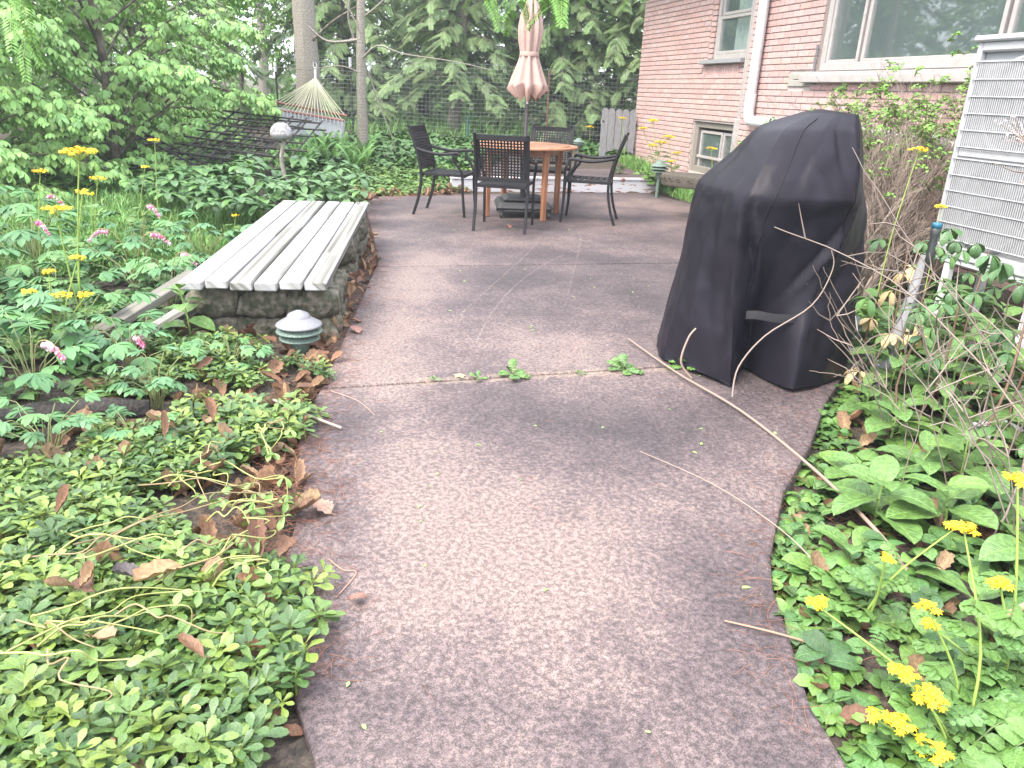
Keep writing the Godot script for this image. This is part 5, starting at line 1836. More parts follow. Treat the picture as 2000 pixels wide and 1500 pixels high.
func bleeding_heart(at: Vector3, sd: int, label: String, s: float, sprays: Array) -> void:
	var t := thing("bleeding_heart", label, "flowering plant", at, 0.0, "bleeding heart plants in the shady bed")
	rng.seed = sd
	var st := MB.new()
	var n := 15
	for i in n:
		var a := i * 2.4 + rf(-0.3, 0.3)
		var r := rf(0.05, 0.24) * s
		var y := rf(0.14, 0.36) * s
		var q := Vector3(cos(a) * r, y, sin(a) * r)
		st.c = g(0.17, 0.20, 0.09)
		st.tube([Vector3(rf(-0.02, 0.02), -0.02, rf(-0.02, 0.02)), q * Vector3(0.45, 0.7, 0.45), q], [0.003, 0.0025, 0.002], 4, false)
		put("leaf", proto.cut[rng.randi() % 5], t, Transform3D(ypr(-a - PI / 2 + rf(-0.5, 0.5), rf(-0.2, 0.35), rf(-0.2, 0.2)).scaled(Vector3.ONE * s * rf(0.85, 1.3)), q))
	for sp in sprays:
		var d: Vector3 = sp
		var pts := curve([Vector3.ZERO, Vector3(d.x * 0.25, d.y * 0.8, d.z * 0.25), Vector3(d.x * 0.65, d.y, d.z * 0.65), Vector3(d.x, d.y * 0.86, d.z)], 5)
		st.c = g(0.24, 0.20, 0.10)
		st.tube(pts, taper(pts.size(), 0.003, 0.001), 4, false)
		for k in 7:
			var q: Vector3 = pts[pts.size() - 1 - k]
			put("flower", proto.hearts[rng.randi() % 3], t, Transform3D(ypr(rf(0, 3.0), rf(-0.2, 0.2)).scaled(Vector3.ONE * (0.8 + k * 0.08)), q - Vector3(0, 0.006, 0)))
	put("stalks", st.mesh(M.leaf), t)

func peony(at: Vector3, sd: int, label: String, s: float) -> void:
	var t := thing("hellebore_clump", label, "plant", at, 0.0, "glossy hellebore clumps beyond the bench")
	rng.seed = sd
	var st := MB.new()
	for k in 9:
		var a := k * 2.4
		var r := sqrt((k + 0.5) / 9.0) * 0.26 * s
		var top := Vector3(cos(a) * r, rf(0.18, 0.34) * s * (1.2 - r), sin(a) * r)
		st.c = g(0.12, 0.19, 0.07)
		st.tube([Vector3(cos(a) * r * 0.3, -0.02, sin(a) * r * 0.3), top * Vector3(0.7, 0.6, 0.7), top], [0.004, 0.0035, 0.003], 4, false)
		for i in 7:
			put("leaf", proto.lance[rng.randi() % 4], t, Transform3D(ypr(i * 0.9 + rf(-0.2, 0.2), rf(-0.15, 0.55)).scaled(Vector3.ONE * s * rf(0.7, 1.1)), top + Vector3(0, rf(-0.03, 0.01), 0)))
	put("stalks", st.mesh(M.leaf), t)

# ------------------------------------------------------------------ trees
func trunk_mesh(pts: Array, r0: float, r1: float, m: Material, sides := 14, flare := 1.5) -> ArrayMesh:
	var c := curve(pts, 6)
	var b := MB.new()
	var rr := []
	for i in c.size():
		var s := float(i) / (c.size() - 1)
		rr.append(lerpf(r0, r1, s) * (1.0 + (flare - 1.0) * exp(-s * 14.0)))
	b.tube(c, rr, sides)
	# ridged bark
	var f := FastNoiseLite.new(); f.seed = int(r0 * 1000.0); f.frequency = 3.0
	for i in b.v.size():
		var q := b.v[i]
		var ax: Vector3 = c[min(int(i / (sides + 1.0)), c.size() - 1)]
		var d := q - ax
		b.v[i] = ax + d * (1.0 + f.get_noise_3d(q.x * 6.0, q.y * 0.8, q.z * 6.0) * 0.16)
	return b.mesh(m)

func buckeye(label: String, at: Vector3, R: float, H: float, count: int, sd: int) -> void:
	var t := thing("buckeye_tree", label, "tree", at, 0.0, "low spreading buckeye trees")
	rng.seed = sd
	var pr := [palmate(sd + 1, 7), palmate(sd + 2, 5), palmate(sd + 3, 7, 0.13)]
	rng.seed = sd + 9
	var X := [[], [], []]
	var C := [[], [], []]
	var wood := MB.new()
	wood.c = Color(0.75, 0.7, 0.65)
	var nlimb := 44
	var per := int(count / nlimb)
	put("trunk", trunk_mesh([Vector3(0, -0.1, 0), Vector3(0.05, H * 0.3, 0.05), Vector3(-0.05, H * 0.6, 0), Vector3(0.05, H * 0.95, 0)], 0.07, 0.02, M.bark, 10), t)
	for l in nlimb:
		var u := (l + 0.5) / nlimb
		var y := H * lerpf(0.03, 1.0, pow(u, 1.35))
		var a := l * 2.39996 + rf(-0.3, 0.3)
		var reach := R * rf(0.75, 1.08) * sqrt(maxf(1.0 - pow(maxf(u - 0.35, 0.0) / 0.72, 2.0), 0.05)) * (0.8 + 0.2 * minf(u * 4.0, 1.0))
		var d := Vector3(cos(a), 0, sin(a))
		var p0 := Vector3(0, maxf(y - reach * 0.35, 0.1), 0)
		var p2 := d * reach + Vector3(0, y - reach * 0.06, 0)
		var p1 := d * reach * 0.55 + Vector3(0, y + 0.05, 0)
		var cv := curve([p0, p1, p2], 6)
		wood.tube(cv, taper(cv.size(), 0.02, 0.005), 5, false)
		for k in per:
			var s := 1.0 - pow(rf(0, 1), 1.6) * 0.75
			var base: Vector3 = cv[int(s * (cv.size() - 1))]
			var off := Vector3(-d.z, 0, d.x) * rf(-0.45, 0.45) * (1.15 - s * 0.5) * R * 0.42
			var q := base + off + Vector3(0, rf(-0.10, 0.10) - absf(off.length()) * 0.18, 0) + d * rf(-0.1, 0.15)
			if q.y < 0.08: q.y = 0.08 + rf(0, 0.1)
			var face := (d + off.normalized() * 0.5 + Vector3(rf(-0.4, 0.4), 0, rf(-0.4, 0.4))).normalized()
			var yaw := atan2(-face.x, -face.z)
			var i := rng.randi() % 3
			X[i].append(Transform3D(ypr(yaw, rf(-0.55, 0.05), rf(-0.25, 0.25)).scaled(Vector3.ONE * rf(0.6, 1.02)), q))
			var v := rf(0.8, 1.35)
			C[i].append(Color(v * rf(0.9, 1.1), v, v * rf(0.85, 1.1)))
	put("limbs", wood.mesh(M.bark), t)
	for i in 3: many("foliage", pr[i], X[i], C[i], t)

func hemlock(label: String, at: Vector3, H: float, R: float, lean: Vector3, sd: int, low := 0.03, dens := 1.0, bark: Material = null, sprays: Array = [], r0 := 0.16) -> void:
	var t := thing("hemlock_tree", label, "tree", at, 0.0, "dark feathery hemlocks behind the fence")
	rng.seed = sd
	put("trunk", trunk_mesh([Vector3(0, -0.2, 0), lean * 0.3 + Vector3(0, H * 0.3, 0), lean * 0.6 + Vector3(0, H * 0.6, 0), lean + Vector3(0, H, 0)], r0, 0.03, bark if bark else M.bark, 12), t)
	var X := [[], []]
	var C := [[], []]
	var wood := MB.new()
	wood.c = Color(0.6, 0.55, 0.5)
	var n := int(H * 9.0 * dens)
	for l in n:
		# branches crowd where the view is, thin out above
		var u := low + (1.0 - low) * pow((l + 0.5) / n, 1.35)
		var y := H * u
		var a := l * 2.39996 + rf(-0.4, 0.4)
		var reach := R * (1.0 - u * 0.85) * rf(0.7, 1.15)
		var d := Vector3(cos(a), 0, sin(a))
		var o := lean * u + Vector3(0, y, 0)
		var cv := curve([o, o + d * reach * 0.5 + Vector3(0, 0.06 * reach, 0), o + d * reach + Vector3(0, -0.28 * reach, 0)], 4)
		wood.tube(cv, taper(cv.size(), 0.016, 0.004), 4, false)
		var k := int(8 + reach * 13.0)
		for i in k:
			var s := 0.15 + 0.85 * float(i) / k
			var q: Vector3 = cv[int(s * (cv.size() - 1))]
			var side := -1.0 if i % 2 else 1.0
			var dir := (d * 0.8 + Vector3(-d.z, 0, d.x) * side * rf(0.3, 1.1)).normalized()
			var j := rng.randi() % 2
			X[j].append(Transform3D(ypr(atan2(-dir.x, -dir.z), rf(-0.75, -0.1), rf(-0.3, 0.3)).scaled(Vector3.ONE * rf(0.45, 0.9)), q + Vector3(0, rf(-0.06, 0.03), 0)))
			var v := rf(0.75, 1.35)
			C[j].append(Color(v, v * rf(0.95, 1.05), v))
	put("limbs", wood.mesh(M.bark), t)
	for j in 2: many("foliage", sprays[j], X[j], C[j], t)

func leafy_tree(called: String, label: String, at: Vector3, pts: Array, r0: float, crown: Vector3, size: Vector3, count: int, protos: Array, sd: int, m: Material, group := "") -> Node3D:
	var t := thing(called, label, "tree", at, 0.0, group)
	rng.seed = sd
	put("trunk", trunk_mesh(pts, r0, r0 * 0.35, m, 14), t)
	var wood := MB.new()
	wood.c = Color(0.7, 0.65, 0.6)
	var X := []
	var C := []
	for p in protos.size(): X.append([]); C.append([])
	var top: Vector3 = pts[pts.size() - 1]
	for l in 22:
		var dir := Vector3(rf(-1, 1), rf(-0.7, 1), rf(-1, 1)).normalized()
		var e := crown + dir * size * rf(0.6, 1.0)
		var base: Vector3 = (pts[pts.size() - 2] as Vector3).lerp(top, rf(0.0, 1.0))
		var cv := curve([base, base.lerp(e, 0.5) + Vector3(0, 0.2, 0), e], 5)
		wood.tube(cv, taper(cv.size(), r0 * 0.25, 0.008), 5, false)
		for k in int(count / 22):
			var s := rf(0.3, 1.0)
			var q: Vector3 = cv[int(s * (cv.size() - 1))] + Vector3(rf(-1, 1), rf(-0.6, 0.6), rf(-1, 1)) * size * 0.24
			var j := rng.randi() % protos.size()
			X[j].append(Transform3D(ypr(rf(0, TAU), rf(-0.7, 0.2), rf(-0.4, 0.4)).scaled(Vector3.ONE * rf(0.7, 1.3)), q))
			var v := rf(0.75, 1.3)
			C[j].append(Color(v, v, v))
	put("limbs", wood.mesh(M.twig), t)
	for j in protos.size(): many("foliage", protos[j], X[j], C[j], t)
	return t

func bare_limbs(t: Node3D, list: Array, m: Material) -> void:
	for q in list:
		var b := MB.new()
		b.c = q[2] if q.size() > 2 else Color(0.8, 0.75, 0.7)
		var cv := curve(q[0], 5)
		b.tube(cv, taper(cv.size(), q[1], q[1] * 0.35), 6)
		put("bare_branch", b.mesh(m), t)

func woods() -> void:
	var spr := [hemlock_spray(101), hemlock_spray(102, 0.5)]
	var lt := [leafy_twig(111, 11, 0.34, 0.5, 0.085, g(0.125, 0.245, 0.065)), leafy_twig(112, 9, 0.30, 0.45, 0.09, g(0.145, 0.27, 0.07))]
	buckeye("spreading buckeye with layered palm-like leaves over the grid panels", Vector3(-5.35, 0.0, -10.3), 2.15, 4.8, 5200, 200)
	buckeye("buckeye whose lowest leaves reach the grass beside the butterweed", Vector3(-6.3, 0.0, -8.0), 2.1, 4.4, 4600, 210)
	buckeye("buckeye standing behind the grid panels and beside the hammock", Vector3(-6.0, 0.05, -12.6), 1.7, 4.4, 2200, 220)
	buckeye("buckeye rising behind the other buckeyes at the lawn edge", Vector3(-7.6, 0.05, -11.0), 2.0, 5.0, 2400, 230)
	# the big tree that carries the hammock
	var big := leafy_tree("oak_tree", "big rough-barked tree that carries the hammock", Vector3(-4.0, 0.2, -15.0), [Vector3(0, -0.2, 0), Vector3(0.0, 1.5, 0), Vector3(-0.02, 4.0, 0), Vector3(0.1, 8.0, 0), Vector3(0.1, 11.0, 0)], 0.245, Vector3(0, 10.0, 0), Vector3(3.5, 2.5, 3.5), 700, lt, 240, M.bark_pale)
	bare_limbs(big, [[[Vector3(0.1, 1.75, 0.1), Vector3(0.55, 2.1, 0.2), Vector3(1.0, 2.35, 0.3)], 0.03, Color(0.5, 0.45, 0.4)]], M.bark)
	var slim := leafy_tree("slender_tree", "slender pale-barked tree beside the hammock with bare crooked twigs", Vector3(-2.5, 0.1, -12.4), [Vector3(0, -0.2, 0), Vector3(0.0, 1.2, 0), Vector3(0.03, 2.4, 0), Vector3(0.1, 5.0, 0), Vector3(0.1, 7.0, 0)], 0.085, Vector3(0, 7.0, 0), Vector3(1.8, 1.4, 1.8), 260, lt, 250, M.bark_pale)
	bare_limbs(slim, [
		[[Vector3(0.05, 1.55, 0.05), Vector3(0.3, 1.72, 0.15), Vector3(0.7, 1.62, 0.2), Vector3(1.4, 1.55, 0.25), Vector3(2.0, 1.45, 0.3)], 0.016, Color(1.2, 0.9, 0.6)],
		[[Vector3(-0.03, 1.35, 0.05), Vector3(-0.3, 1.42, 0.1), Vector3(-0.8, 1.35, 0.15), Vector3(-1.4, 1.38, 0.2)], 0.013],
		[[Vector3(0.02, 1.9, 0.05), Vector3(-0.2, 2.3, 0.1), Vector3(-0.5, 2.5, 0.1), Vector3(-0.8, 2.9, 0.1)], 0.016, Color(1.3, 0.95, 0.65)],
		[[Vector3(0.05, 2.1, 0.0), Vector3(0.4, 2.35, 0.1), Vector3(0.7, 2.7, 0.2), Vector3(0.9, 3.2, 0.2)], 0.015],
		[[Vector3(0.05, 1.5, -0.05), Vector3(0.25, 0.9, -0.1), Vector3(0.45, 0.4, -0.1), Vector3(0.5, 0.1, -0.1)], 0.014],
		[[Vector3(-0.05, 1.7, 0.0), Vector3(-0.15, 2.1, 0.05), Vector3(-0.1, 2.6, 0.05), Vector3(-0.3, 3.2, 0.05)], 0.02],
		[[Vector3(0.0, 1.8, 0.0), Vector3(-0.45, 1.75, 0.1), Vector3(-0.75, 1.95, 0.1)], 0.03, Color(0.4, 0.36, 0.33)]], M.bark_pale)
	# hemlocks
	hemlock("hemlock with a leaning bare lower trunk just behind the wire fence", Vector3(-1.62, 0.25, -18.2), 8.0, 2.2, Vector3(0.7, 0, -0.2), 301, 0.13, 1.0, M.bark_pale, spr, 0.15)
	hemlock("hemlock standing behind the closed umbrella", Vector3(0.75, 0.28, -18.6), 8.0, 2.2, Vector3(0.2, 0, 0), 302, 0.06, 1.1, M.bark, spr, 0.17)
	hemlock("hemlock whose drooping boughs reach the picket gate", Vector3(2.2, 0.3, -19.0), 8.5, 2.7, Vector3(-0.2, 0, 0.3), 303, 0.03, 1.2, M.bark, spr, 0.18)
	hemlock("hemlock nearest the house corner behind the gate", Vector3(3.6, 0.3, -17.6), 8.0, 2.1, Vector3(0, 0, 0), 304, 0.04, 1.0, M.bark, spr, 0.16)
	hemlock("hemlock rising straight behind the hammock tree", Vector3(-4.4, 0.3, -19.5), 8.5, 2.5, Vector3(0.3, 0, 0), 305, 0.06, 1.0, M.bark, spr, 0.2)
	hemlock("hemlock between the slender tree and the leaning one, farther back", Vector3(-2.7, 0.3, -22.0), 8.5, 2.6, Vector3(0.2, 0, 0), 306, 0.10, 1.0, M.bark, spr, 0.2)
	hemlock("dark hemlock beyond the buckeyes", Vector3(-7.8, 0.3, -17.0), 8.5, 2.6, Vector3(0.2, 0, 0), 307, 0.04, 1.0, M.bark, spr, 0.22)
	hemlock("hemlock farthest back beyond the umbrella", Vector3(-0.4, 0.35, -24.0), 9.0, 2.8, Vector3(0.0, 0, 0), 308, 0.05, 0.9, M.bark, spr, 0.22)
	hemlock("hemlock farthest back beyond the picket gate", Vector3(4.4, 0.35, -24.0), 9.0, 3.0, Vector3(0.0, 0, 0), 309, 0.04, 0.9, M.bark, spr, 0.22)
	hemlock("tall hemlock at the far end of the woods beyond the buckeyes", Vector3(-11.5, 0.35, -15.0), 9.0, 3.0, Vector3(0.0, 0, 0), 310, 0.04, 0.9, M.bark, spr, 0.22)
	# pale deciduous trees beyond the hemlocks
	var k := 0
	for q in [[-7.0, -27.0, 0.2], [-2.2, -29.0, 0.16], [1.6, -28.0, 0.18], [6.2, -29.0, 0.2], [-13.5, -25.0, 0.22], [-17.0, -19.0, 0.22], [9.5, -31.0, 0.22], [-10.0, -31.0, 0.2]]:
		var lab: String = ["thin pale trunk seen far behind the hammock", "thin trunk far behind the leaning hemlock", "pale trunk far behind the closed umbrella", "tree far behind the house corner", "tree at the far edge of the lawn beyond the buckeyes", "tree at the far side of the lawn past all buckeyes", "tree farthest behind the house", "tree farthest beyond the buckeyes"][k]
		leafy_tree("woodland_tree", lab + ", with loose light green leaves", Vector3(q[0], gy(q[0], q[1]), q[1]), [Vector3(0, -0.2, 0), Vector3(0.1, 3.0, 0), Vector3(-0.1, 6.0, 0), Vector3(0.0, 9.0, 0)], q[2], Vector3(0, 6.0, 0), Vector3(4.0, 4.5, 3.0), 1300, lt, 400 + k, M.bark_pale, "pale-leaved trees beyond the hemlocks")
		k += 1
	for q in [[-5.6, -20.6, 2.6], [-7.6, -21.5, 3.0], [-3.4, -25.0, 3.2], [-9.6, -18.6, 2.6], [2.6, -26.0, 3.4]]:
		var lab: String = ["low leafy tree closing the gap behind the hammock tree", "low leafy tree behind the dark hemlock and the buckeyes", "low leafy tree behind the slender tree, past the hemlocks", "low leafy tree at the lawn edge behind the buckeyes", "low leafy tree behind the boughs at the picket gate"][k - 8]
		leafy_tree("understorey_tree", lab, Vector3(q[0], gy(q[0], q[1]), q[1]), [Vector3(0, -0.2, 0), Vector3(0.1, 1.0, 0), Vector3(-0.1, 2.2, 0), Vector3(0.0, 3.4, 0)], 0.08, Vector3(0, q[2], 0), Vector3(2.2, 2.4, 1.8), 1100, lt, 450 + k, M.bark, "low leafy trees in the understorey")
		k += 1
	# the far wood: one mass of leaves
	rng.seed = 500
	var X := [[], []]
	var C := [[], []]
	for i in 9000:
		var a := rf(-1.25, 1.05)
		var d := rf(34.0, 44.0)
		var q := Vector3(sin(a) * d, pow(rf(0, 1), 1.3) * 11.0 + 0.3, -cos(a) * d)
		var j := i % 2
		X[j].append(Transform3D(ypr(rf(0, TAU), rf(-0.8, 0.3), rf(-0.5, 0.5)).scaled(Vector3.ONE * rf(2.5, 4.5)), q))
		var v := rf(0.6, 1.3)
		C[j].append(Color(v, v, v))
	var fw := thing("far_woods", "light green far wood closing the view behind the trees", "wood")
	fw.set_meta("kind", "stuff")
	for j in 2: many("leaves", lt[j], X[j], C[j], fw)
	# overhanging tree: trunk beside the bed, one long limb over the patio with hanging feathery sprays
	var rw := thing("overhanging_tree", "tree whose feathery bright green sprays hang over the umbrella", "tree", Vector3(-4.7, 0, -4.2))
	put("trunk", trunk_mesh([Vector3(0, -0.2, 0), Vector3(0.05, 2.0, 0), Vector3(0.0, 5.0, 0), Vector3(0.1, 8.0, 0)], 0.22, 0.08, M.bark), rw)
	var wd := MB.new()
	wd.c = Color(0.7, 0.6, 0.5)
	var limb := curve([Vector3(0.05, 3.2, 0), Vector3(1.8, 3.9, -0.4), Vector3(3.4, 2.95, -0.9), Vector3(4.4, 2.2, -1.1), Vector3(4.95, 2.08, -1.2)], 6)
	wd.tube(limb, taper(limb.size(), 0.05, 0.008), 8)
	var limb2 := curve([limb[10], limb[10] + Vector3(0.6, 0.0, 0.4), Vector3(5.5, 2.3, -1.5)], 6)
	wd.tube(limb2, taper(limb2.size(), 0.02, 0.006), 6)
	var limb3 := curve([Vector3(0.05, 3.0, 0), Vector3(0.9, 2.7, -0.5), Vector3(1.72, 2.05, -0.8)], 6)
	wd.tube(limb3, taper(limb3.size(), 0.03, 0.006), 6)
	put("limbs", wd.mesh(M.bark), rw)
	var pn := [pinnate(601), pinnate(602)]
	rng.seed = 610
	# hanging sprays: [start on limb, length, count]
	var starts := []
	for i in 6: starts.append([limb[limb.size() - 1 - i] + Vector3(rf(-0.08, 0.08), 0, rf(-0.08, 0.08)), rf(0.22, 0.5)])
	for i in 4: starts.append([limb2[limb2.size() - 1 - i * 2], rf(0.3, 0.5)])
	for i in 3: starts.append([limb3[limb3.size() - 1 - i], rf(0.5, 0.8)])
	for s in starts:
		var hang := MB.new()
		hang.c = g(0.20, 0.26, 0.08)
		var a: Vector3 = s[0]
		var e := a + Vector3(rf(-0.12, 0.12), -s[1], rf(-0.1, 0.1))
		hang.tube([a, a.lerp(e, 0.5) + Vector3(rf(-0.03, 0.03), 0, 0), e], [0.004, 0.003, 0.0015], 4, false)
		put("hanging_twig", hang.mesh(M.leaf), rw)
		for i in 8:
			var u := 0.1 + i / 8.0 * 0.9
			put("spray", pn[i % 2], rw, Transform3D(ypr(rf(0, TAU), rf(-1.25, -0.55)).scaled(Vector3.ONE * rf(0.8, 1.25)), a.lerp(e, u)))

func pinnate(sd: int) -> ArrayMesh:
	rng.seed = sd
	var b := MB.new()
	var L := 0.2
	b.c = g(0.15, 0.24, 0.06)
	b.tube([Vector3.ZERO, Vector3(0, 0.01, -L * 0.5), Vector3(0, -0.02, -L)], [0.0018, 0.0014, 0.0008], 3, false)
	for i in 11:
		var s := 0.1 + i / 11.0 * 0.9
		for sg in [-1, 1]:
			b.c = g(0.085, 0.20, 0.035) * rf(0.85, 1.25); b.c.a = 1.0
			b.leaf(Transform3D(ypr(-sg * 1.0, rf(-0.2, 0.1)), Vector3(0, 0.01 - 0.03 * s * s, -L * s)), 0.055 * (1.15 - s * 0.5), 0.012, 2, 0.4, 0.6, 0.1, 0.3)
	return b.mesh(M.leaf)

# ------------------------------------------------------------------ ground cover and beds
func inside(x: float, z: float, poly: PackedVector2Array) -> bool:
	return Geometry2D.is_point_in_polygon(Vector2(x, z), poly)

func clear_of_stone(x: float, z: float) -> bool:
	if inside(x, z, patio_poly) or inside(x, z, pad_poly): return false
	# bench piers and house
	var q := 0.97 * x - 0.242 * z
	if q > 5.05: return false
	return true

func scatter(poly: PackedVector2Array, n: int, protos: Array, called: String, label: String, category: String, smin: float, smax: float, sd: int, tint := Color.WHITE, lean := 0.2, sink := 0.0) -> void:
	rng.seed = sd
	var lo := poly[0]; var hi := poly[0]
	for q in poly: lo = lo.min(q); hi = hi.max(q)
	var X := []
	var C := []
	for p in protos.size(): X.append([]); C.append([])
	var made := 0
	var tries := 0
	while made < n and tries < n * 12:
		tries += 1
		var x := rf(lo.x, hi.x); var z := rf(lo.y, hi.y)
		if not inside(x, z, poly) or not clear_of_stone(x, z): continue
		made += 1
		var j := rng.randi() % protos.size()
		X[j].append(Transform3D(ypr(rf(0, TAU), rf(-lean, lean), rf(-lean, lean)).scaled(Vector3.ONE * rf(smin, smax)), Vector3(x, gy(x, z) - sink, z)))
		var v := rf(0.8, 1.25)
		C[j].append(Color(tint.r * v * rf(0.9, 1.1), tint.g * v, tint.b * v))
	var top := thing(called, label, category)
	top.set_meta("kind", "stuff")
	for j in protos.size(): many("growth" if category != "leaf litter" else "leaves", protos[j], X[j], C[j], top)

var bed_left := PackedVector2Array([Vector2(-0.22, 0.3), Vector2(-0.27, -0.9), Vector2(-0.41, -1.36), Vector2(-0.52, -1.7), Vector2(-0.61, -2.2), Vector2(-0.73, -2.55), Vector2(-0.80, -2.9), Vector2(-0.88, -3.6), Vector2(-0.95, -3.95), Vector2(-1.85, -3.95), Vector2(-1.75, -3.2), Vector2(-1.75, -2.4), Vector2(-1.9, -1.9), Vector2(-2.2, -1.0), Vector2(-2.0, 0.3)])

func dead_leaf_mesh(sd: int, L: float, W: float, col: Color, curl: float) -> ArrayMesh:
	rng.seed = sd
	var b := MB.new()
	b.c = col * 0.6; b.c.a = 1.0
	b.tube([Vector3(0, 0.004, L * 0.25), Vector3(0, 0.004, 0)], [0.0018], 4, false)
	b.c = col
	var n := 8
	var first := b.v.size()
	for i in n + 1:
		var s := float(i) / n
		var w := W * 0.5 * pow(maxf(s, 0.001), 0.6) * pow(maxf(1.0 - s, 0.001), 0.5) * 1.9
		for k in 5:
			var u := (k - 2) / 2.0
			var ww := w * (1.0 + (0.18 if i % 2 else -0.12) * absf(u))
			b.p(Vector3(u * ww, 0.006 + curl * w * u * u * 1.3 + sin(s * 5.0 + u) * 0.006 + curl * 0.05 * s * s, -L * s), Vector2(0.5 + u * 0.5, s))
	for i in n:
		for k in 4:
			var a := first + i * 5 + k
			b.q(a, a + 1, a + 6, a + 5)
	return b.mesh(M.deadleaf)

func litter() -> void:
	M.deadleaf = leaf_mat(Color.WHITE, 0.7, 0.25, true)
	var browns := [Color(0.30, 0.15, 0.085), Color(0.40, 0.22, 0.13), Color(0.22, 0.11, 0.07), Color(0.48, 0.30, 0.18)]
	var small := []
	for i in 4: small.append(dead_leaf_mesh(700 + i, 0.07, 0.045, browns[i], [0.3, 0.8, 0.5, 1.2][i]))
	scatter(bed_left, 800, small, "leaf_litter", "brown dead leaves lying under the ground cover beside the patio", "leaf litter", 0.6, 1.6, 710, Color.WHITE, 0.5)
	var right := PackedVector2Array([Vector2(0.7, -0.8), Vector2(0.72, -1.6), Vector2(0.8, -2.0), Vector2(1.45, -3.25), Vector2(1.75, -3.8), Vector2(2.4, -4.6), Vector2(2.8, -3.6), Vector2(2.2, -1.2)])
	scatter(right, 260, small, "leaf_litter", "brown dead leaves lying under the broad-leaved plants", "leaf litter", 0.6, 1.4, 711, Color.WHITE, 0.5)
	var back := PackedVector2Array([Vector2(-1.9, -9.2), Vector2(-0.7, -9.95), Vector2(-0.7, -10.3), Vector2(-2.2, -9.6)])
	scatter(back, 120, small, "leaf_litter", "brown dead leaves heaped along the far patio edge", "leaf litter", 0.7, 1.5, 712, Color.WHITE, 0.5)
	var strip := PackedVector2Array([Vector2(-0.36, -1.1), Vector2(-0.48, -1.36), Vector2(-0.63, -1.86), Vector2(-0.68, -2.22), Vector2(-0.84, -2.79), Vector2(-0.86, -3.27), Vector2(-0.93, -4.06), Vector2(-1.01, -5.0), Vector2(-1.08, -5.8), Vector2(-1.35, -7.0), Vector2(-1.5, -6.9), Vector2(-1.22, -5.8), Vector2(-1.13, -5.0), Vector2(-1.08, -4.06), Vector2(-1.0, -3.27), Vector2(-0.98, -2.79), Vector2(-0.84, -2.22), Vector2(-0.78, -1.86), Vector2(-0.6, -1.3)])
	scatter(strip, 260, small, "leaf_litter", "brown dead leaves and scraps packed along the slab edge", "leaf litter", 0.4, 1.1, 713, Color.WHITE, 0.7, -0.01)
	# pine needles swept to the edges of the slab
	rng.seed = 720
	var nd := MB.new()
	for i in 1:
		nd.c = Color(0.20, 0.085, 0.05)
		nd.tube([Vector3(0, 0.002, 0), Vector3(0.003, 0.004, -0.03), Vector3(0, 0.002, -0.065)], [0.0006], 3, false)
	var nm_ := nd.mesh(M.plain)
	var X := []
	var C := []
	var edge := [Vector2(-0.48, -1.36), Vector2(-0.57, -1.59), Vector2(-0.63, -1.86), Vector2(-0.68, -2.22), Vector2(-0.79, -2.55), Vector2(-0.84, -2.79), Vector2(-0.86, -3.27), Vector2(-0.93, -4.06), Vector2(-1.01, -5.0), Vector2(-1.08, -5.8), Vector2(-1.35, -7.0), Vector2(-1.76, -8.74), Vector2(-1.5, -9.6), Vector2(-0.77, -10.0)]
	for i in 3600:
		var k := rng.randi() % (edge.size() - 1)
		var p: Vector2 = edge[k].lerp(edge[k + 1], rf(0, 1))
		var off := absf(rng.randfn(0.0, 0.09)) * (1.0 if rng.randf() < 0.45 else -1.0) - 0.03
		var q := Vector3(p.x + off, 0.0, p.y + rf(-0.05, 0.05))
		q.y = 0.002 if inside(q.x, q.z, patio_poly) else gy(q.x, q.z) + rf(0.005, 0.04)
		X.append(Transform3D(ypr(rf(0, TAU), rf(-0.12, 0.12)).scaled(Vector3.ONE * rf(0.6, 1.3)), q))
		var v := rf(0.6, 1.4)
		C.append(Color(v, v * rf(0.85, 1.1), v))
	for i in 700:
		var p := patio_poly[25 + rng.randi() % 9].lerp(patio_poly[26 + rng.randi() % 8], 0.5)
		var q := Vector3(p.x + rf(-0.12, 0.3), 0, p.y + rf(-0.15, 0.15))
		q.y = 0.002 if inside(q.x, q.z, patio_poly) else gy(q.x, q.z) + rf(0.01, 0.03)
		X.append(Transform3D(ypr(rf(0, TAU), rf(-0.12, 0.12)).scaled(Vector3.ONE * rf(0.6, 1.3)), q))
		C.append(Color(1, 1, 1) * rf(0.6, 1.3))
	for i in 500:
		var q := Vector3(rf(-1.0, 1.4), 0.002, rf(-9.5, -1.2))
		if not inside(q.x, q.z, patio_poly): continue
		X.append(Transform3D(ypr(rf(0, TAU)).scaled(Vector3.ONE * rf(0.3, 0.9)), q))
		C.append(Color(1, 1, 1) * rf(0.7, 1.3))
	tag(many("pine_needles", nm_, X, C), "rusty pine needles strewn along the slab edges", "pine needles")
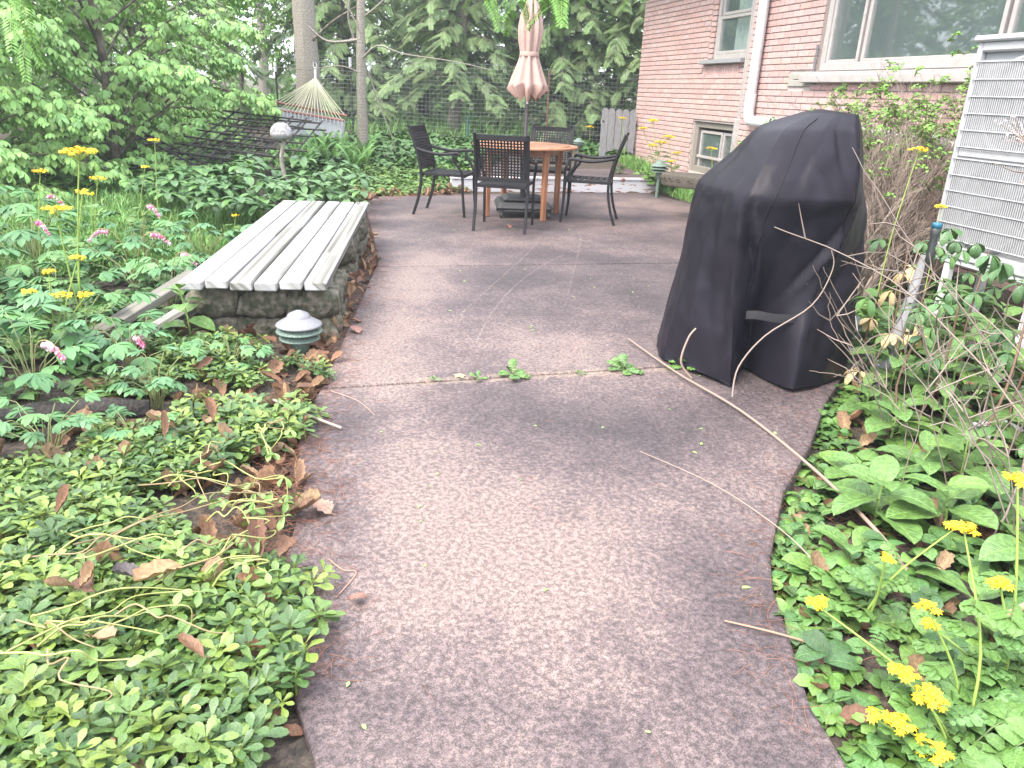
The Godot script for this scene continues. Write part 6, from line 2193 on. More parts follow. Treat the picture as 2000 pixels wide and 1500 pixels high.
	# large single leaves
	var singles := [
		["large tan dead leaf with dark veins lying on the pachysandra", Vector3(-0.82, 0.10, -1.62), 0.13, 0.085, Color(0.58, 0.36, 0.19), 0.5, 2.6],
		["curled pinkish dead leaf on the slab edge beside the pachysandra", Vector3(-0.55, 0.006, -2.07), 0.07, 0.075, Color(0.62, 0.38, 0.28), 0.25, 1.1],
		["rolled brown dead leaf hanging at the slab edge", Vector3(-0.66, 0.05, -1.72), 0.09, 0.05, Color(0.33, 0.17, 0.12), 1.6, 0.3],
		["upright brown oak leaf stuck in the pachysandra", Vector3(-0.95, 0.08, -2.2), 0.11, 0.07, Color(0.40, 0.22, 0.13), 0.8, 3.4],
		["grey withered leaf beside the tan dead leaf", Vector3(-0.90, 0.09, -1.58), 0.07, 0.06, Color(0.19, 0.16, 0.16), 0.7, 1.9],
		["flat pinkish leaf on the slab beside the path light", Vector3(-0.84, 0.004, -3.95), 0.09, 0.07, Color(0.55, 0.28, 0.22), 0.15, 0.7],
		["small reddish oak leaf lying on the open slab", Vector3(-0.36, 0.004, -1.66), 0.055, 0.035, Color(0.38, 0.19, 0.15), 0.25, 2.2],
		["dark purplish leaf curled by the slab under the broad-leaved plants", Vector3(1.02, -0.08, -2.23), 0.08, 0.06, Color(0.20, 0.10, 0.09), 0.7, 0.2],
		["tan dead leaf leaning in the bed beside the bleeding hearts", Vector3(-1.50, 0.05, -2.45), 0.12, 0.08, Color(0.45, 0.26, 0.15), 0.9, 0.9],
		["brown leaf caught against the near stone pier", Vector3(-1.02, 0.12, -4.75), 0.09, 0.07, Color(0.38, 0.20, 0.13), 0.6, 2.9],
		["pair-lobed tan leaf standing in the ground cover by the log", Vector3(-1.22, 0.07, -2.5), 0.10, 0.06, Color(0.52, 0.33, 0.2), 1.0, 1.7],
		["small red leaf lying before the front chair", Vector3(-0.08, 0.004, -7.55), 0.09, 0.06, Color(0.42, 0.18, 0.13), 0.3, 0.5]]
	var i := 0
	for s in singles:
		var m := dead_leaf_mesh(740 + i, s[2], s[3], s[4], s[5])
		tag(put("dead_leaf", m, self, Transform3D(ypr(s[6], 0.1), s[1])), s[0], "dead leaf", "fallen leaves")
		i += 1
	rng.seed = 770
	for k in 26:
		var x := rf(-1.5, -0.55); var z := rf(-3.3, -1.2)
		if not inside(x, z, bed_left) or inside(x, z, patio_poly): continue
		var c: Color = browns[rng.randi() % 4]
		var m := dead_leaf_mesh(771 + k, rf(0.05, 0.09), rf(0.03, 0.055), c, rf(0.4, 1.5))
		tag(put("dead_leaf", m, self, Transform3D(ypr(rf(0, TAU), rf(-0.5, 0.5), rf(-0.5, 0.5)), Vector3(x, rf(0.06, 0.11), z))), "crumpled brown leaf caught on top of the pachysandra", "dead leaf", "crumpled leaves on the pachysandra")
	# small green leaf bits dropped on the slab
	var bit := MB.new()
	bit.c = g(0.16, 0.30, 0.08)
	bit.leaf(Transform3D(), 0.022, 0.010, 3, 0.6, 0.6, 0.1, 0.2)
	var bm := bit.mesh(M.leaf)
	rng.seed = 760
	X = []; C = []
	for k in 110:
		var q := Vector3(rf(-0.9, 1.3), 0.004, rf(-9.0, -1.2))
		if not inside(q.x, q.z, patio_poly): continue
		X.append(Transform3D(ypr(rf(0, TAU), rf(-0.2, 0.2)).scaled(Vector3.ONE * rf(0.4, 1.5)), q)); C.append(Color(1, 1, 1) * rf(0.7, 1.3))
	tag(many("leaf_bits", bm, X, C), "tiny green leaf bits dropped on the concrete", "leaf bits")

func stick(label: String, pts: Array, r0: float, r1: float, col: Color, group := "dry sticks") -> void:
	var b := MB.new()
	b.c = col
	var c := curve(pts, 5)
	b.tube(c, taper(c.size(), r0, r1), 6)
	var o := Vector3(pts[0].x, pts[0].y, pts[0].z)
	for i in b.v.size(): b.v[i] -= o
	tag(put("dry_stick", b.mesh(M.plain), self, Transform3D(Basis(), o)), label, "stick", group)

func pachysandra() -> void:
	var pr := []
	for i in 6: pr.append(sprig_pachysandra(800 + i))
	rng.seed = 820
	var X := []
	var C := []
	for p in 6: X.append([]); C.append([])
	var list := []
	var tries := 0
	while list.size() < 3000 and tries < 40000:
		tries += 1
		var x := rf(-2.2, -0.2); var z := rf(-3.95, 0.2)
		if not inside(x, z, bed_left): continue
		# bare litter shows along the slab and in a few gaps
		var gap := noise.get_noise_2d(x * 55.0, z * 55.0 + 300.0)
		if gap < -0.02: continue
		if z < -3.62 and x > -1.8: continue
		if Vector2(x + 1.07, z + 3.6).length() < 0.17: continue
		if inside(x, z, patio_poly) and rng.randf() < 0.6: continue
		list.append(Vector3(x, gy(x, z) + 0.0, z))
	list.sort_custom(func(a, b): return a.length_squared() < b.length_squared())
	var single := 0
	for q in list:
		var j := rng.randi() % 6
		var tone := rf(0.8, 1.3)
		var far_ := Transform3D(ypr(rf(0, TAU), rf(-0.25, 0.25), rf(-0.25, 0.25)).scaled(Vector3.ONE * rf(0.42, 0.88) * (0.7 if Vector2(q.x + 1.07, q.z + 3.45).length() < 0.3 else 1.0)), q)
		# single out those in view and near
		var ang: float = absf(atan2(q.x, -q.z))
		if single < 260 and q.z < -1.05 and ang < 0.62:
			single += 1
			tag(put("pachysandra_sprig", pr[j], self, far_), ["dark green", "bright green", "mid green", "pale yellow-green", "deep blue-green", "fresh light green"][j] + " glossy pachysandra sprig in the bed along the patio", "ground cover plant", "pachysandra sprigs near the slab edge")
		else:
			X[j].append(far_); C[j].append(Color(tone, tone, tone))
	var carpet := thing("pachysandra_bed", "glossy pachysandra carpet filling the bed beside the patio", "ground cover")
	carpet.set_meta("kind", "stuff")
	for j in 6: many("growth", pr[j], X[j], C[j], carpet)
	# pulled-up runners lying on top, in loose tangles
	var k := 0
	for r in [[-1.18, -1.70, -0.35, 0.42, 7], [-0.80, -1.64, -0.5, 0.30, 6], [-0.78, -1.98, 0.3, 0.2, 6], [-0.92, -2.45, 0.9, 0.2, 5], [-1.0, -1.35, -0.15, 0.30, 9], [-1.05, -2.1, 0.2, 0.3, 6]]:
		for i in int(r[4]):
			rng.seed = 850 + k
			var b := MB.new()
			b.c = (g(0.22, 0.25, 0.085) if k % 3 else g(0.18, 0.145, 0.075)) * rf(0.75, 1.15); b.c.a = 1.0
			var dirn: float = r[2] + rf(-0.7, 0.7)
			var L: float = r[3] * rf(0.6, 1.1)
			var o := Vector3(r[0] + rf(-0.1, 0.1), 0.0, r[1] + rf(-0.1, 0.1))
			var pts := []
			for j in 6:
				var s := j / 5.0
				var q := o + Vector3(cos(dirn + s * rf(-0.3, 0.5)), 0, sin(dirn)) * L * s + Vector3(rf(-0.02, 0.02), 0, rf(-0.02, 0.02))
				q.y = 0.085 + 0.035 * sin(s * PI) + rf(-0.015, 0.02)
				if inside(q.x, q.z, patio_poly): q.x -= 0.12
				pts.append(q)
			var c := curve(pts, 4)
			b.tube(c, taper(c.size(), 0.0028, 0.0016), 5)
			# a few limp leaves at the growing end
			for j in 4:
				b.c = g(0.12, 0.21, 0.06) * rf(0.8, 1.2); b.c.a = 1.0
				b.leaf(Transform3D(ypr(rf(0, TAU), rf(-0.4, 0.3), rf(-0.8, 0.8)), c[c.size() - 1]), rf(0.03, 0.055), 0.02, 4, 1.0, 0.4, 0.3, 0.6)
			for j in b.v.size(): b.v[j] -= o
			tag(put("pulled_runner", b.mesh(M.leaf), self, Transform3D(Basis(), o)), "pale uprooted pachysandra runner lying over the bed", "runner", "uprooted pachysandra runners")
			k += 1

func beds() -> void:
	litter()
	pachysandra()
	# grass beside and behind the bleeding hearts
	var gr := [grass_tuft(900, 0.15, g(0.10, 0.21, 0.055)), grass_tuft(901, 0.11, g(0.12, 0.24, 0.06))]
	var lawn := PackedVector2Array([Vector2(-2.2, -5.2), Vector2(-2.4, -7.4), Vector2(-3.4, -9.2), Vector2(-7.0, -9.0), Vector2(-7.0, -5.0), Vector2(-4.0, -4.4)])
	scatter(lawn, 5200, gr, "lawn_grass", "loose green grass before the buckeyes", "grass", 0.7, 1.4, 910, Color.WHITE, 0.3)
	var under := PackedVector2Array([Vector2(-3.3, -9.0), Vector2(-4.0, -11.5), Vector2(-9.5, -11.5), Vector2(-9.5, -7.0), Vector2(-6.5, -7.8)])
	scatter(under, 1500, [weed_rosette(925, 7, 0.10, 0.5, g(0.085, 0.19, 0.055), 0.6), weed_rosette(926, 7, 0.085, 0.55, g(0.115, 0.24, 0.05), 0.6)], "shade_cover", "leafy undergrowth beneath the buckeyes", "ground cover", 1.0, 2.4, 913, Color.WHITE, 0.3)
	var hg := PackedVector2Array([Vector2(1.95, -11.0), Vector2(2.1, -10.5), Vector2(2.35, -9.9), Vector2(2.6, -8.4), Vector2(2.55, -6.6), Vector2(3.4, -6.6), Vector2(3.0, -9.0), Vector2(2.5, -10.9), Vector2(1.95, -13.5), Vector2(1.55, -13.4), Vector2(1.95, -11.7)])
	scatter(hg, 1700, gr, "wall_grass", "green grass and weeds along the brick wall", "grass", 0.7, 1.5, 911, Color.WHITE, 0.3)
	var far_lawn := PackedVector2Array([Vector2(-9, -17), Vector2(6, -17), Vector2(14, -33), Vector2(-16, -33)])
	scatter(far_lawn, 7000, gr, "far_lawn_grass", "light green grass under the trees beyond the wire fence", "grass", 1.5, 3.0, 912, Color.WHITE, 0.3)
	var clump := [weed_rosette(920, 7, 0.075, 0.55, g(0.085, 0.19, 0.055), 0.5), weed_rosette(921, 8, 0.06, 0.6, g(0.115, 0.24, 0.05), 0.45), weed_rosette(922, 6, 0.10, 0.5, g(0.07, 0.165, 0.05), 0.6)]
	# low bright cover right behind the slab, taller leafy cover farther back
	var low := PackedVector2Array([Vector2(-1.95, -8.3), Vector2(-1.85, -9.6), Vector2(-0.75, -10.15), Vector2(-0.35, -10.7), Vector2(-0.35, -12.5), Vector2(-2.6, -12.2), Vector2(-2.9, -9.3)])
	scatter(low, 2600, [clump[1], clump[0]], "low_ground_cover", "bright low ground cover behind the slab", "ground cover", 0.6, 1.2, 930, Color(1.15, 1.05, 0.8), 0.3)
	var tall := PackedVector2Array([Vector2(-3.2, -10.6), Vector2(-2.4, -11.6), Vector2(-0.4, -11.6), Vector2(-0.35, -15.6), Vector2(-4.6, -15.6)])
	scatter(tall, 1900, [clump[2], clump[0]], "leafy_ground_cover", "leafy green cover in front of the wire fence", "ground cover", 1.0, 1.9, 931, Color(1.1, 1.1, 0.9), 0.3)
	var house_bed := PackedVector2Array([Vector2(1.0, -15.1), Vector2(1.62, -13.4), Vector2(1.9, -13.6), Vector2(2.0, -16.0), Vector2(4.5, -16.2), Vector2(4.5, -18), Vector2(0.9, -18.0)])
	scatter(house_bed, 900, [clump[2], clump[0]], "leafy_ground_cover", "leafy weeds around the picket gate", "ground cover", 1.0, 2.2, 932, Color(1.1, 1.1, 0.9), 0.3)
	var wallw := PackedVector2Array([Vector2(1.97, -11.3), Vector2(2.3, -10.2), Vector2(2.6, -8.6), Vector2(2.9, -9.0), Vector2(2.5, -10.9), Vector2(2.0, -13.3), Vector2(1.65, -13.3)])
	scatter(wallw, 420, [clump[0], clump[1]], "wall_weeds", "small leafy weeds mixed in the grass along the brick wall", "weeds", 0.6, 1.2, 933, Color.WHITE, 0.3)
	# ferns by the hammock
	var fr := [fern_frond(940, g(0.10, 0.22, 0.05)), fern_frond(941, g(0.085, 0.195, 0.05))]
	rng.seed = 945
	for i in 14:
		var x := rf(-3.3, -2.2); var z := rf(-12.9, -11.0)
		var t := thing("fern", "green fern growing around the foot of the hammock and slender tree", "fern", Vector3(x, gy(x, z), z), 0.0, "ferns around the slender tree")
		for k in 9: put("frond", fr[k % 2], t, Transform3D(ypr(k * 0.72 + rf(-0.2, 0.2), rf(0.2, 0.7)).scaled(Vector3.ONE * rf(0.55, 0.95)), Vector3.ZERO))
	# under the bleeding hearts
	var shade := PackedVector2Array([Vector2(-1.75, -2.3), Vector2(-1.8, -3.9), Vector2(-2.2, -5.2), Vector2(-4.2, -4.6), Vector2(-4.4, -2.0), Vector2(-2.4, -1.6)])
	scatter(shade, 900, [clump[2], clump[0]], "shade_weeds", "small green weeds under the bleeding hearts", "weeds", 0.6, 1.2, 950, Color.WHITE, 0.3)
	# right side
	var rb := PackedVector2Array([Vector2(0.75, -0.6), Vector2(0.78, -1.4), Vector2(0.82, -1.9), Vector2(1.0, -2.25), Vector2(1.5, -3.1), Vector2(1.8, -3.7), Vector2(2.3, -4.8), Vector2(3.2, -5.2), Vector2(3.2, -3.0), Vector2(2.4, -0.8)])
	scatter(rb, 520, [clump[0], clump[1], clump[2]], "bed_weeds", "mixed low weeds between the broad-leaved plants", "weeds", 0.6, 1.2, 951, Color.WHITE, 0.3)
	var redge := PackedVector2Array([Vector2(0.72, -1.1), Vector2(0.73, -1.5), Vector2(0.80, -1.95), Vector2(0.97, -2.36), Vector2(1.2, -2.75), Vector2(1.43, -3.21), Vector2(1.72, -3.7), Vector2(1.85, -3.65), Vector2(1.58, -3.2), Vector2(1.35, -2.7), Vector2(1.1, -2.3), Vector2(0.95, -1.9), Vector2(0.87, -1.5), Vector2(0.86, -1.1)])
	scatter(redge, 190, [clump[0], clump[1]], "edge_weeds", "small weeds crowding the slab edge below the broad leaves", "weeds", 0.5, 1.0, 953, Color.WHITE, 0.3)
	var rb2 := PackedVector2Array([Vector2(1.95, -4.1), Vector2(2.3, -5.3), Vector2(2.6, -7.0), Vector2(3.6, -6.5), Vector2(3.2, -4.4)])
	scatter(rb2, 300, [clump[0], clump[1]], "bed_weeds", "low weeds around the green path light behind the grill", "weeds", 0.6, 1.2, 952, Color.WHITE, 0.3)

func plants() -> void:
	# bleeding hearts fill the bed beside the bench
	rng.seed = 1000
	var spots := [
		[-1.95, -2.85, 1.0, [Vector3(0.22, 0.30, 0.12)]], [-2.35, -2.45, 1.05, [Vector3(0.2, 0.34, 0.1)]], [-2.05, -2.15, 0.9, []], [-2.5, -3.1, 1.15, [Vector3(0.25, 0.40, 0.05)]],
		[-1.6, -2.35, 0.6, []], [-1.45, -2.85, 0.6, []], [-1.75, -3.25, 0.8, [Vector3(0.12, 0.22, 0.1)]], [-2.9, -3.7, 1.15, [Vector3(0.30, 0.42, 0.1)]], [-2.45, -3.9, 1.0, []], [-2.05, -4.35, 0.95, [Vector3(0.2, 0.36, 0.05)]],
		[-2.45, -4.75, 1.1, [Vector3(0.25, 0.38, 0.0), Vector3(-0.2, 0.4, 0.1)]], [-3.0, -4.6, 1.2, [Vector3(0.2, 0.45, 0.1)]], [-3.4, -4.2, 1.2, [Vector3(0.2, 0.42, 0.0)]], [-2.2, -5.25, 1.0, []], [-2.75, -5.5, 1.1, [Vector3(0.2, 0.45, 0.1)]],
		[-3.4, -5.3, 1.25, [Vector3(0.25, 0.5, 0.0)]], [-3.9, -4.9, 1.25, [Vector3(0.25, 0.48, 0.0)]], [-4.2, -5.7, 1.3, [Vector3(0.2, 0.52, 0.1)]], [-2.9, -2.9, 1.1, []], [-3.3, -3.4, 1.2, []], [-2.3, -1.75, 0.9, []], [-1.3, -3.3, 0.5, []], [-1.35, -2.45, 0.5, []], [-2.1, -3.45, 1.0, []]]
	var i := 0
	for s in spots:
		var lab := "bleeding heart plant with cut blue-green leaves and no open flowers" if (s[3] as Array).is_empty() else "bleeding heart plant with arching sprays of pink flowers"
		bleeding_heart(Vector3(s[0], gy(s[0], s[1]), s[1]), 1010 + i, lab, s[2], s[3])
		i += 1
	# hellebore clumps
	i = 0
	for q in [[-2.15, -6.9, 1.0], [-2.55, -6.75, 1.05], [-3.0, -7.0, 1.0], [-2.2, -7.5, 1.15], [-2.7, -7.4, 1.2], [-3.2, -7.6, 1.1], [-1.95, -8.1, 1.05], [-2.4, -8.3, 1.2], [-2.95, -8.2, 1.25], [-3.45, -8.4, 1.2], [-2.0, -8.8, 1.0], [-3.6, -7.6, 0.9], [-1.75, -7.4, 0.9]]:
		peony(Vector3(q[0], gy(q[0], q[1]), q[1]), 1100 + i, "low clump of glossy lance-shaped leaves beyond the far end of the bench", q[2] * 1.22)
		i += 1
	# butterweed
	var V := func(x: float, y: float, z: float) -> Vector3: return Vector3(x, y, z)
	butterweed("tallest butterweed with a dense yellow head, in the bleeding heart bed", Vector3(-2.31, -0.03, -3.85), [[V.call(-2.18, 0.88, -3.85), 0.085, 34], [V.call(-2.28, 0.62, -3.75), 0.065, 14], [V.call(-2.22, 0.70, -3.9), 0.03, 5]], 1201, "yellow-flowered butterweed plants", 10, 1.25)
	butterweed("butterweed with one small yellow head at the lawn edge beside the tallest one", Vector3(-3.0, -0.03, -4.63), [[V.call(-2.87, 0.70, -4.63), 0.04, 12]], 1202)
	butterweed("butterweed with a flat yellow head before the buckeye leaves", Vector3(-2.94, -0.03, -5.25), [[V.call(-2.87, 0.59, -5.25), 0.05, 14], [V.call(-2.9, 0.5, -5.2), 0.03, 5]], 1203)
	butterweed("thin butterweed in the grass, its head level with the grid panels", Vector3(-2.88, -0.03, -6.03), [[V.call(-2.81, 0.80, -6.03), 0.04, 10]], 1204)
	butterweed("shorter thin butterweed beside the one before the grid panels", Vector3(-3.07, -0.03, -6.21), [[V.call(-3.0, 0.58, -6.21), 0.035, 8]], 1205)
	butterweed("branching butterweed with many small yellow heads low among pink hearts", Vector3(-2.16, -0.03, -3.37), [[V.call(-2.24, 0.31, -3.37), 0.03, 8], [V.call(-2.13, 0.41, -3.37), 0.03, 8], [V.call(-2.04, 0.32, -3.30), 0.04, 10], [V.call(-1.99, 0.48, -3.37), 0.035, 9], [V.call(-1.98, 0.31, -3.37), 0.03, 7]], 1206)
	butterweed("small butterweed between grass and hellebores", Vector3(-2.38, -0.03, -6.37), [[V.call(-2.37, 0.20, -6.37), 0.035, 8]], 1207, "yellow-flowered butterweed plants", 6, 0.9)
	butterweed("butterweed clump with pale yellow heads against the brick wall", Vector3(1.93, 0.05, -10.9), [[V.call(1.75, 0.96, -10.88), 0.07, 16], [V.call(1.63, 0.86, -10.88), 0.06, 10], [V.call(1.89, 0.68, -10.88), 0.09, 20], [V.call(1.78, 0.64, -10.9), 0.07, 12]], 1208, "yellow-flowered butterweed plants", 8, 1.5)
	butterweed("second butterweed against the brick wall, beside the basement window", Vector3(2.08, 0.05, -10.8), [[V.call(1.98, 0.76, -10.82), 0.08, 18], [V.call(2.11, 0.56, -10.8), 0.07, 12], [V.call(2.05, 0.45, -10.8), 0.05, 8]], 1209, "yellow-flowered butterweed plants", 8, 1.5)
	butterweed("lone butterweed in front of the picket gate", Vector3(1.55, 0.08, -11.83), [[V.call(1.45, 0.95, -11.83), 0.06, 10]], 1210, "yellow-flowered butterweed plants", 5, 1.4)
	butterweed("short butterweed in the weeds between fence and gate", Vector3(1.33, 0.2, -15.6), [[V.call(1.30, 0.66, -15.6), 0.08, 10]], 1211, "yellow-flowered butterweed plants", 5, 1.6)
	butterweed("butterweed peeping out beside the basement window behind the grill", Vector3(2.45, 0.05, -10.0), [[V.call(2.38, 0.68, -10.0), 0.07, 14]], 1212, "yellow-flowered butterweed plants", 5, 1.3)
	butterweed("butterweed growing through the bare brown shrub", Vector3(2.30, -0.05, -4.75), [[V.call(2.36, 1.03, -4.75), 0.055, 14]], 1213, "yellow-flowered butterweed plants", 6, 1.1)
	butterweed("low butterweed before the bare brown shrub", Vector3(2.45, -0.05, -4.5), [[V.call(2.44, 0.74, -4.5), 0.035, 8]], 1214, "yellow-flowered butterweed plants", 6, 1.0)
	butterweed("butterweed with a drooping flower stalk over the slab edge", Vector3(1.08, -0.12, -1.35), [[V.call(0.72, 0.20, -1.45), 0.022, 8], [V.call(0.94, 0.24, -1.40), 0.022, 5], [V.call(1.04, 0.38, -1.5), 0.028, 6]], 1215, "yellow-flowered butterweed plants", 12, 1.0)
	butterweed("butterweed in fullest bloom low beside the slab", Vector3(1.02, -0.12, -1.25), [[V.call(0.86, 0.14, -1.30), 0.028, 9], [V.call(0.91, 0.10, -1.27), 0.036, 12], [V.call(0.84, 0.06, -1.24), 0.03, 9], [V.call(0.90, 0.03, -1.20), 0.034, 10], [V.call(0.80, 0.06, -1.26), 0.016, 3]], 1216, "yellow-flowered butterweed plants", 14, 1.0)
	butterweed("upright butterweed with thick pale stem among the broad leaves", Vector3(1.25, -0.12, -1.5), [[V.call(1.20, 0.46, -1.6), 0.028, 8], [V.call(1.16, 0.24, -1.5), 0.02, 6], [V.call(1.02, 0.12, -1.5), 0.016, 4]], 1217, "yellow-flowered butterweed plants", 14, 1.1)
	butterweed("budding butterweed between the broad leaves and the slab", Vector3(1.0, -0.12, -1.75), [[V.call(0.95, 0.22, -1.62), 0.018, 4], [V.call(1.12, 0.30, -1.65), 0.02, 5]], 1218, "yellow-flowered butterweed plants", 10, 0.9)
	# broad-leaved plants on the house side
	i = 0
	for q in [[0.95, -1.95, 10, 0.10, 1.0], [1.12, -2.02, 9, 0.12, 0.9], [1.28, -2.3, 12, 0.22, 1.05], [1.48, -2.22, 12, 0.24, 1.05], [1.70, -2.55, 12, 0.26, 1.1], [1.62, -2.02, 12, 0.22, 1.1], [1.36, -1.82, 10, 0.12, 1.0], [1.9, -2.3, 12, 0.24, 1.1], [1.62, -2.95, 12, 0.24, 1.0], [1.86, -3.0, 12, 0.26, 1.0], [1.78, -3.38, 14, 0.32, 1.0], [2.02, -2.72, 12, 0.26, 1.1], [1.5, -1.55, 10, 0.14, 1.0], [1.2, -1.32, 10, 0.10, 0.9], [1.95, -3.5, 12, 0.24, 0.9], [2.2, -3.3, 12, 0.24, 0.9], [1.75, -1.7, 10, 0.18, 1.0], [1.52, -2.6, 10, 0.2, 0.9], [1.08, -1.62, 9, 0.12, 0.85], [1.35, -1.5, 10, 0.16, 0.95], [1.05, -1.1, 9, 0.12, 0.9], [1.4, -1.15, 10, 0.16, 1.0], [1.62, -1.35, 10, 0.2, 1.0], [2.1, -2.0, 12, 0.24, 1.1], [1.3, -2.62, 10, 0.14, 0.8], [2.3, -2.6, 12, 0.24, 1.0], [2.0, -3.25, 14, 0.4, 1.0], [2.18, -2.95, 14, 0.4, 1.0], [1.82, -3.6, 12, 0.3, 0.9], [1.62, -3.25, 10, 0.2, 0.8], [2.25, -4.05, 14, 0.42, 1.0], [2.45, -4.3, 14, 0.48, 1.0], [2.38, -3.75, 14, 0.42, 1.05], [2.6, -3.95, 14, 0.46, 1.0], [2.15, -4.35, 14, 0.40, 0.95], [2.5, -3.4, 12, 0.34, 1.0]]:
		comfrey(Vector3(q[0], -0.12, q[1]), 1300 + i, q[2], q[3], q[4], i * 1.3, ("low broad-leaved plant spreading at the slab edge" if q[0] < 1.22 else ("tall broad-leaved plant at the foot of the heat pump" if q[1] < -2.9 and q[0] > 1.8 else ("upright broad-leaved plant close to the grill cover" if q[1] < -2.9 else ("broad-leaved plant growing among the butterweed" if q[1] > -1.75 else "broad veined-leaf plant in the thick of the bed beside the slab")))))
		i += 1
	comfrey(Vector3(-1.62, -0.03, -3.62), 1390, 14, 0.34, 0.75, 0.4, "upright nettle-like plant in front of the loose planks")
	# dandelions in the slab joint
	i = 0
	for q in [[-0.16, -3.33, 0.55, 5], [0.0, -3.40, 0.85, 8], [0.33, -3.46, 0.28, 5], [0.55, -3.54, 1.0, 9], [0.88, -3.62, 0.95, 9], [-0.36, -3.28, 0.3, 4]]:
		var t := thing("dandelion_weed", ["small upright dandelion in the slab joint", "dandelion with broad pale leaves in the slab joint", "tiny seedling in the slab joint", "tallest dandelion in the slab joint", "dandelion in the joint beside the grill cover", "tiny seedling in the joint nearest the pachysandra"][i], "weed", Vector3(q[0], 0.0, q[1]), 0.0, "weeds in the slab joint")
		rng.seed = 1400 + i
		for k in int(q[3]):
			var up := rf(0.1, 0.4) if k > 1 else rf(0.8, 1.2)
			put("leaf", proto.rag[rng.randi() % 3], t, Transform3D(ypr(k * 2.4, up).scaled(Vector3.ONE * q[2] * rf(0.38, 0.68)), Vector3(0, 0.005, 0)))
		i += 1
	for q in [[0.02, -3.46], [0.55, -3.60], [-0.25, -3.36]]:
		rng.seed = int(q[0] * 100) + 77
		var b := MB.new()
		b.c = g(0.22, 0.22, 0.12)
		for k in 5:
			b.leaf(Transform3D(ypr(k * 1.25, 0.05), Vector3(0, 0.006, 0)), 0.035, 0.022, 3, 0.6, 0.5, 0.1, 0.2)
		tag(put("flat_weed", b.mesh(M.leaf), self, Transform3D(Basis(), Vector3(q[0], 0.0, q[1]))), "flat withered weed pressed to the concrete near the joint", "weed", "weeds in the slab joint")
	# rotten log in the bed
	var lg := MB.new()
	lg.c = Color(0.35, 0.33, 0.32)
	lg.tube(curve([Vector3(-1.95, 0.02, -2.55), Vector3(-1.7, 0.04, -2.68), Vector3(-1.45, 0.02, -2.78)], 5), [0.055, 0.06, 0.055, 0.06, 0.055, 0.05, 0.05, 0.05, 0.045, 0.04, 0.04], 10)
	tag(put("rotten_log", lg.mesh(tri_mat(ramp_tex(256, 67, 0.03, [[0.0, lin(0.008, 0.007, 0.006)], [0.6, lin(0.03, 0.026, 0.024)], [1.0, lin(0.09, 0.06, 0.045)]], 5), 4.0, 0.85, normal_tex(256, 68, 0.05, 8.0), 1.2))), "dark rotten log lying in the bed among the bleeding hearts", "log")

# ------------------------------------------------------------------ woody shrubs and dry stalks
func twiggy(b: MB, o: Vector3, d: Vector3, L: float, r: float, depth: int, spread: float, ends: Array) -> void:
	var e := o + d * L
	var mid := o.lerp(e, 0.5) + Vector3(rf(-1, 1), rf(-0.5, 1), rf(-1, 1)) * L * 0.10
	b.tube([o, mid, e], [r, r * 0.8, r * 0.6], 4, false)
	if depth == 0:
		ends.append([e, d])
		return
	for k in 2 + (rng.randi() % 2):
		var nd := (d + Vector3(rf(-1, 1), rf(-0.35, 0.8), rf(-1, 1)) * spread).normalized()
		twiggy(b, mid.lerp(e, rf(0.2, 1.0)), nd, L * rf(0.55, 0.85), r * 0.6, depth - 1, spread, ends)

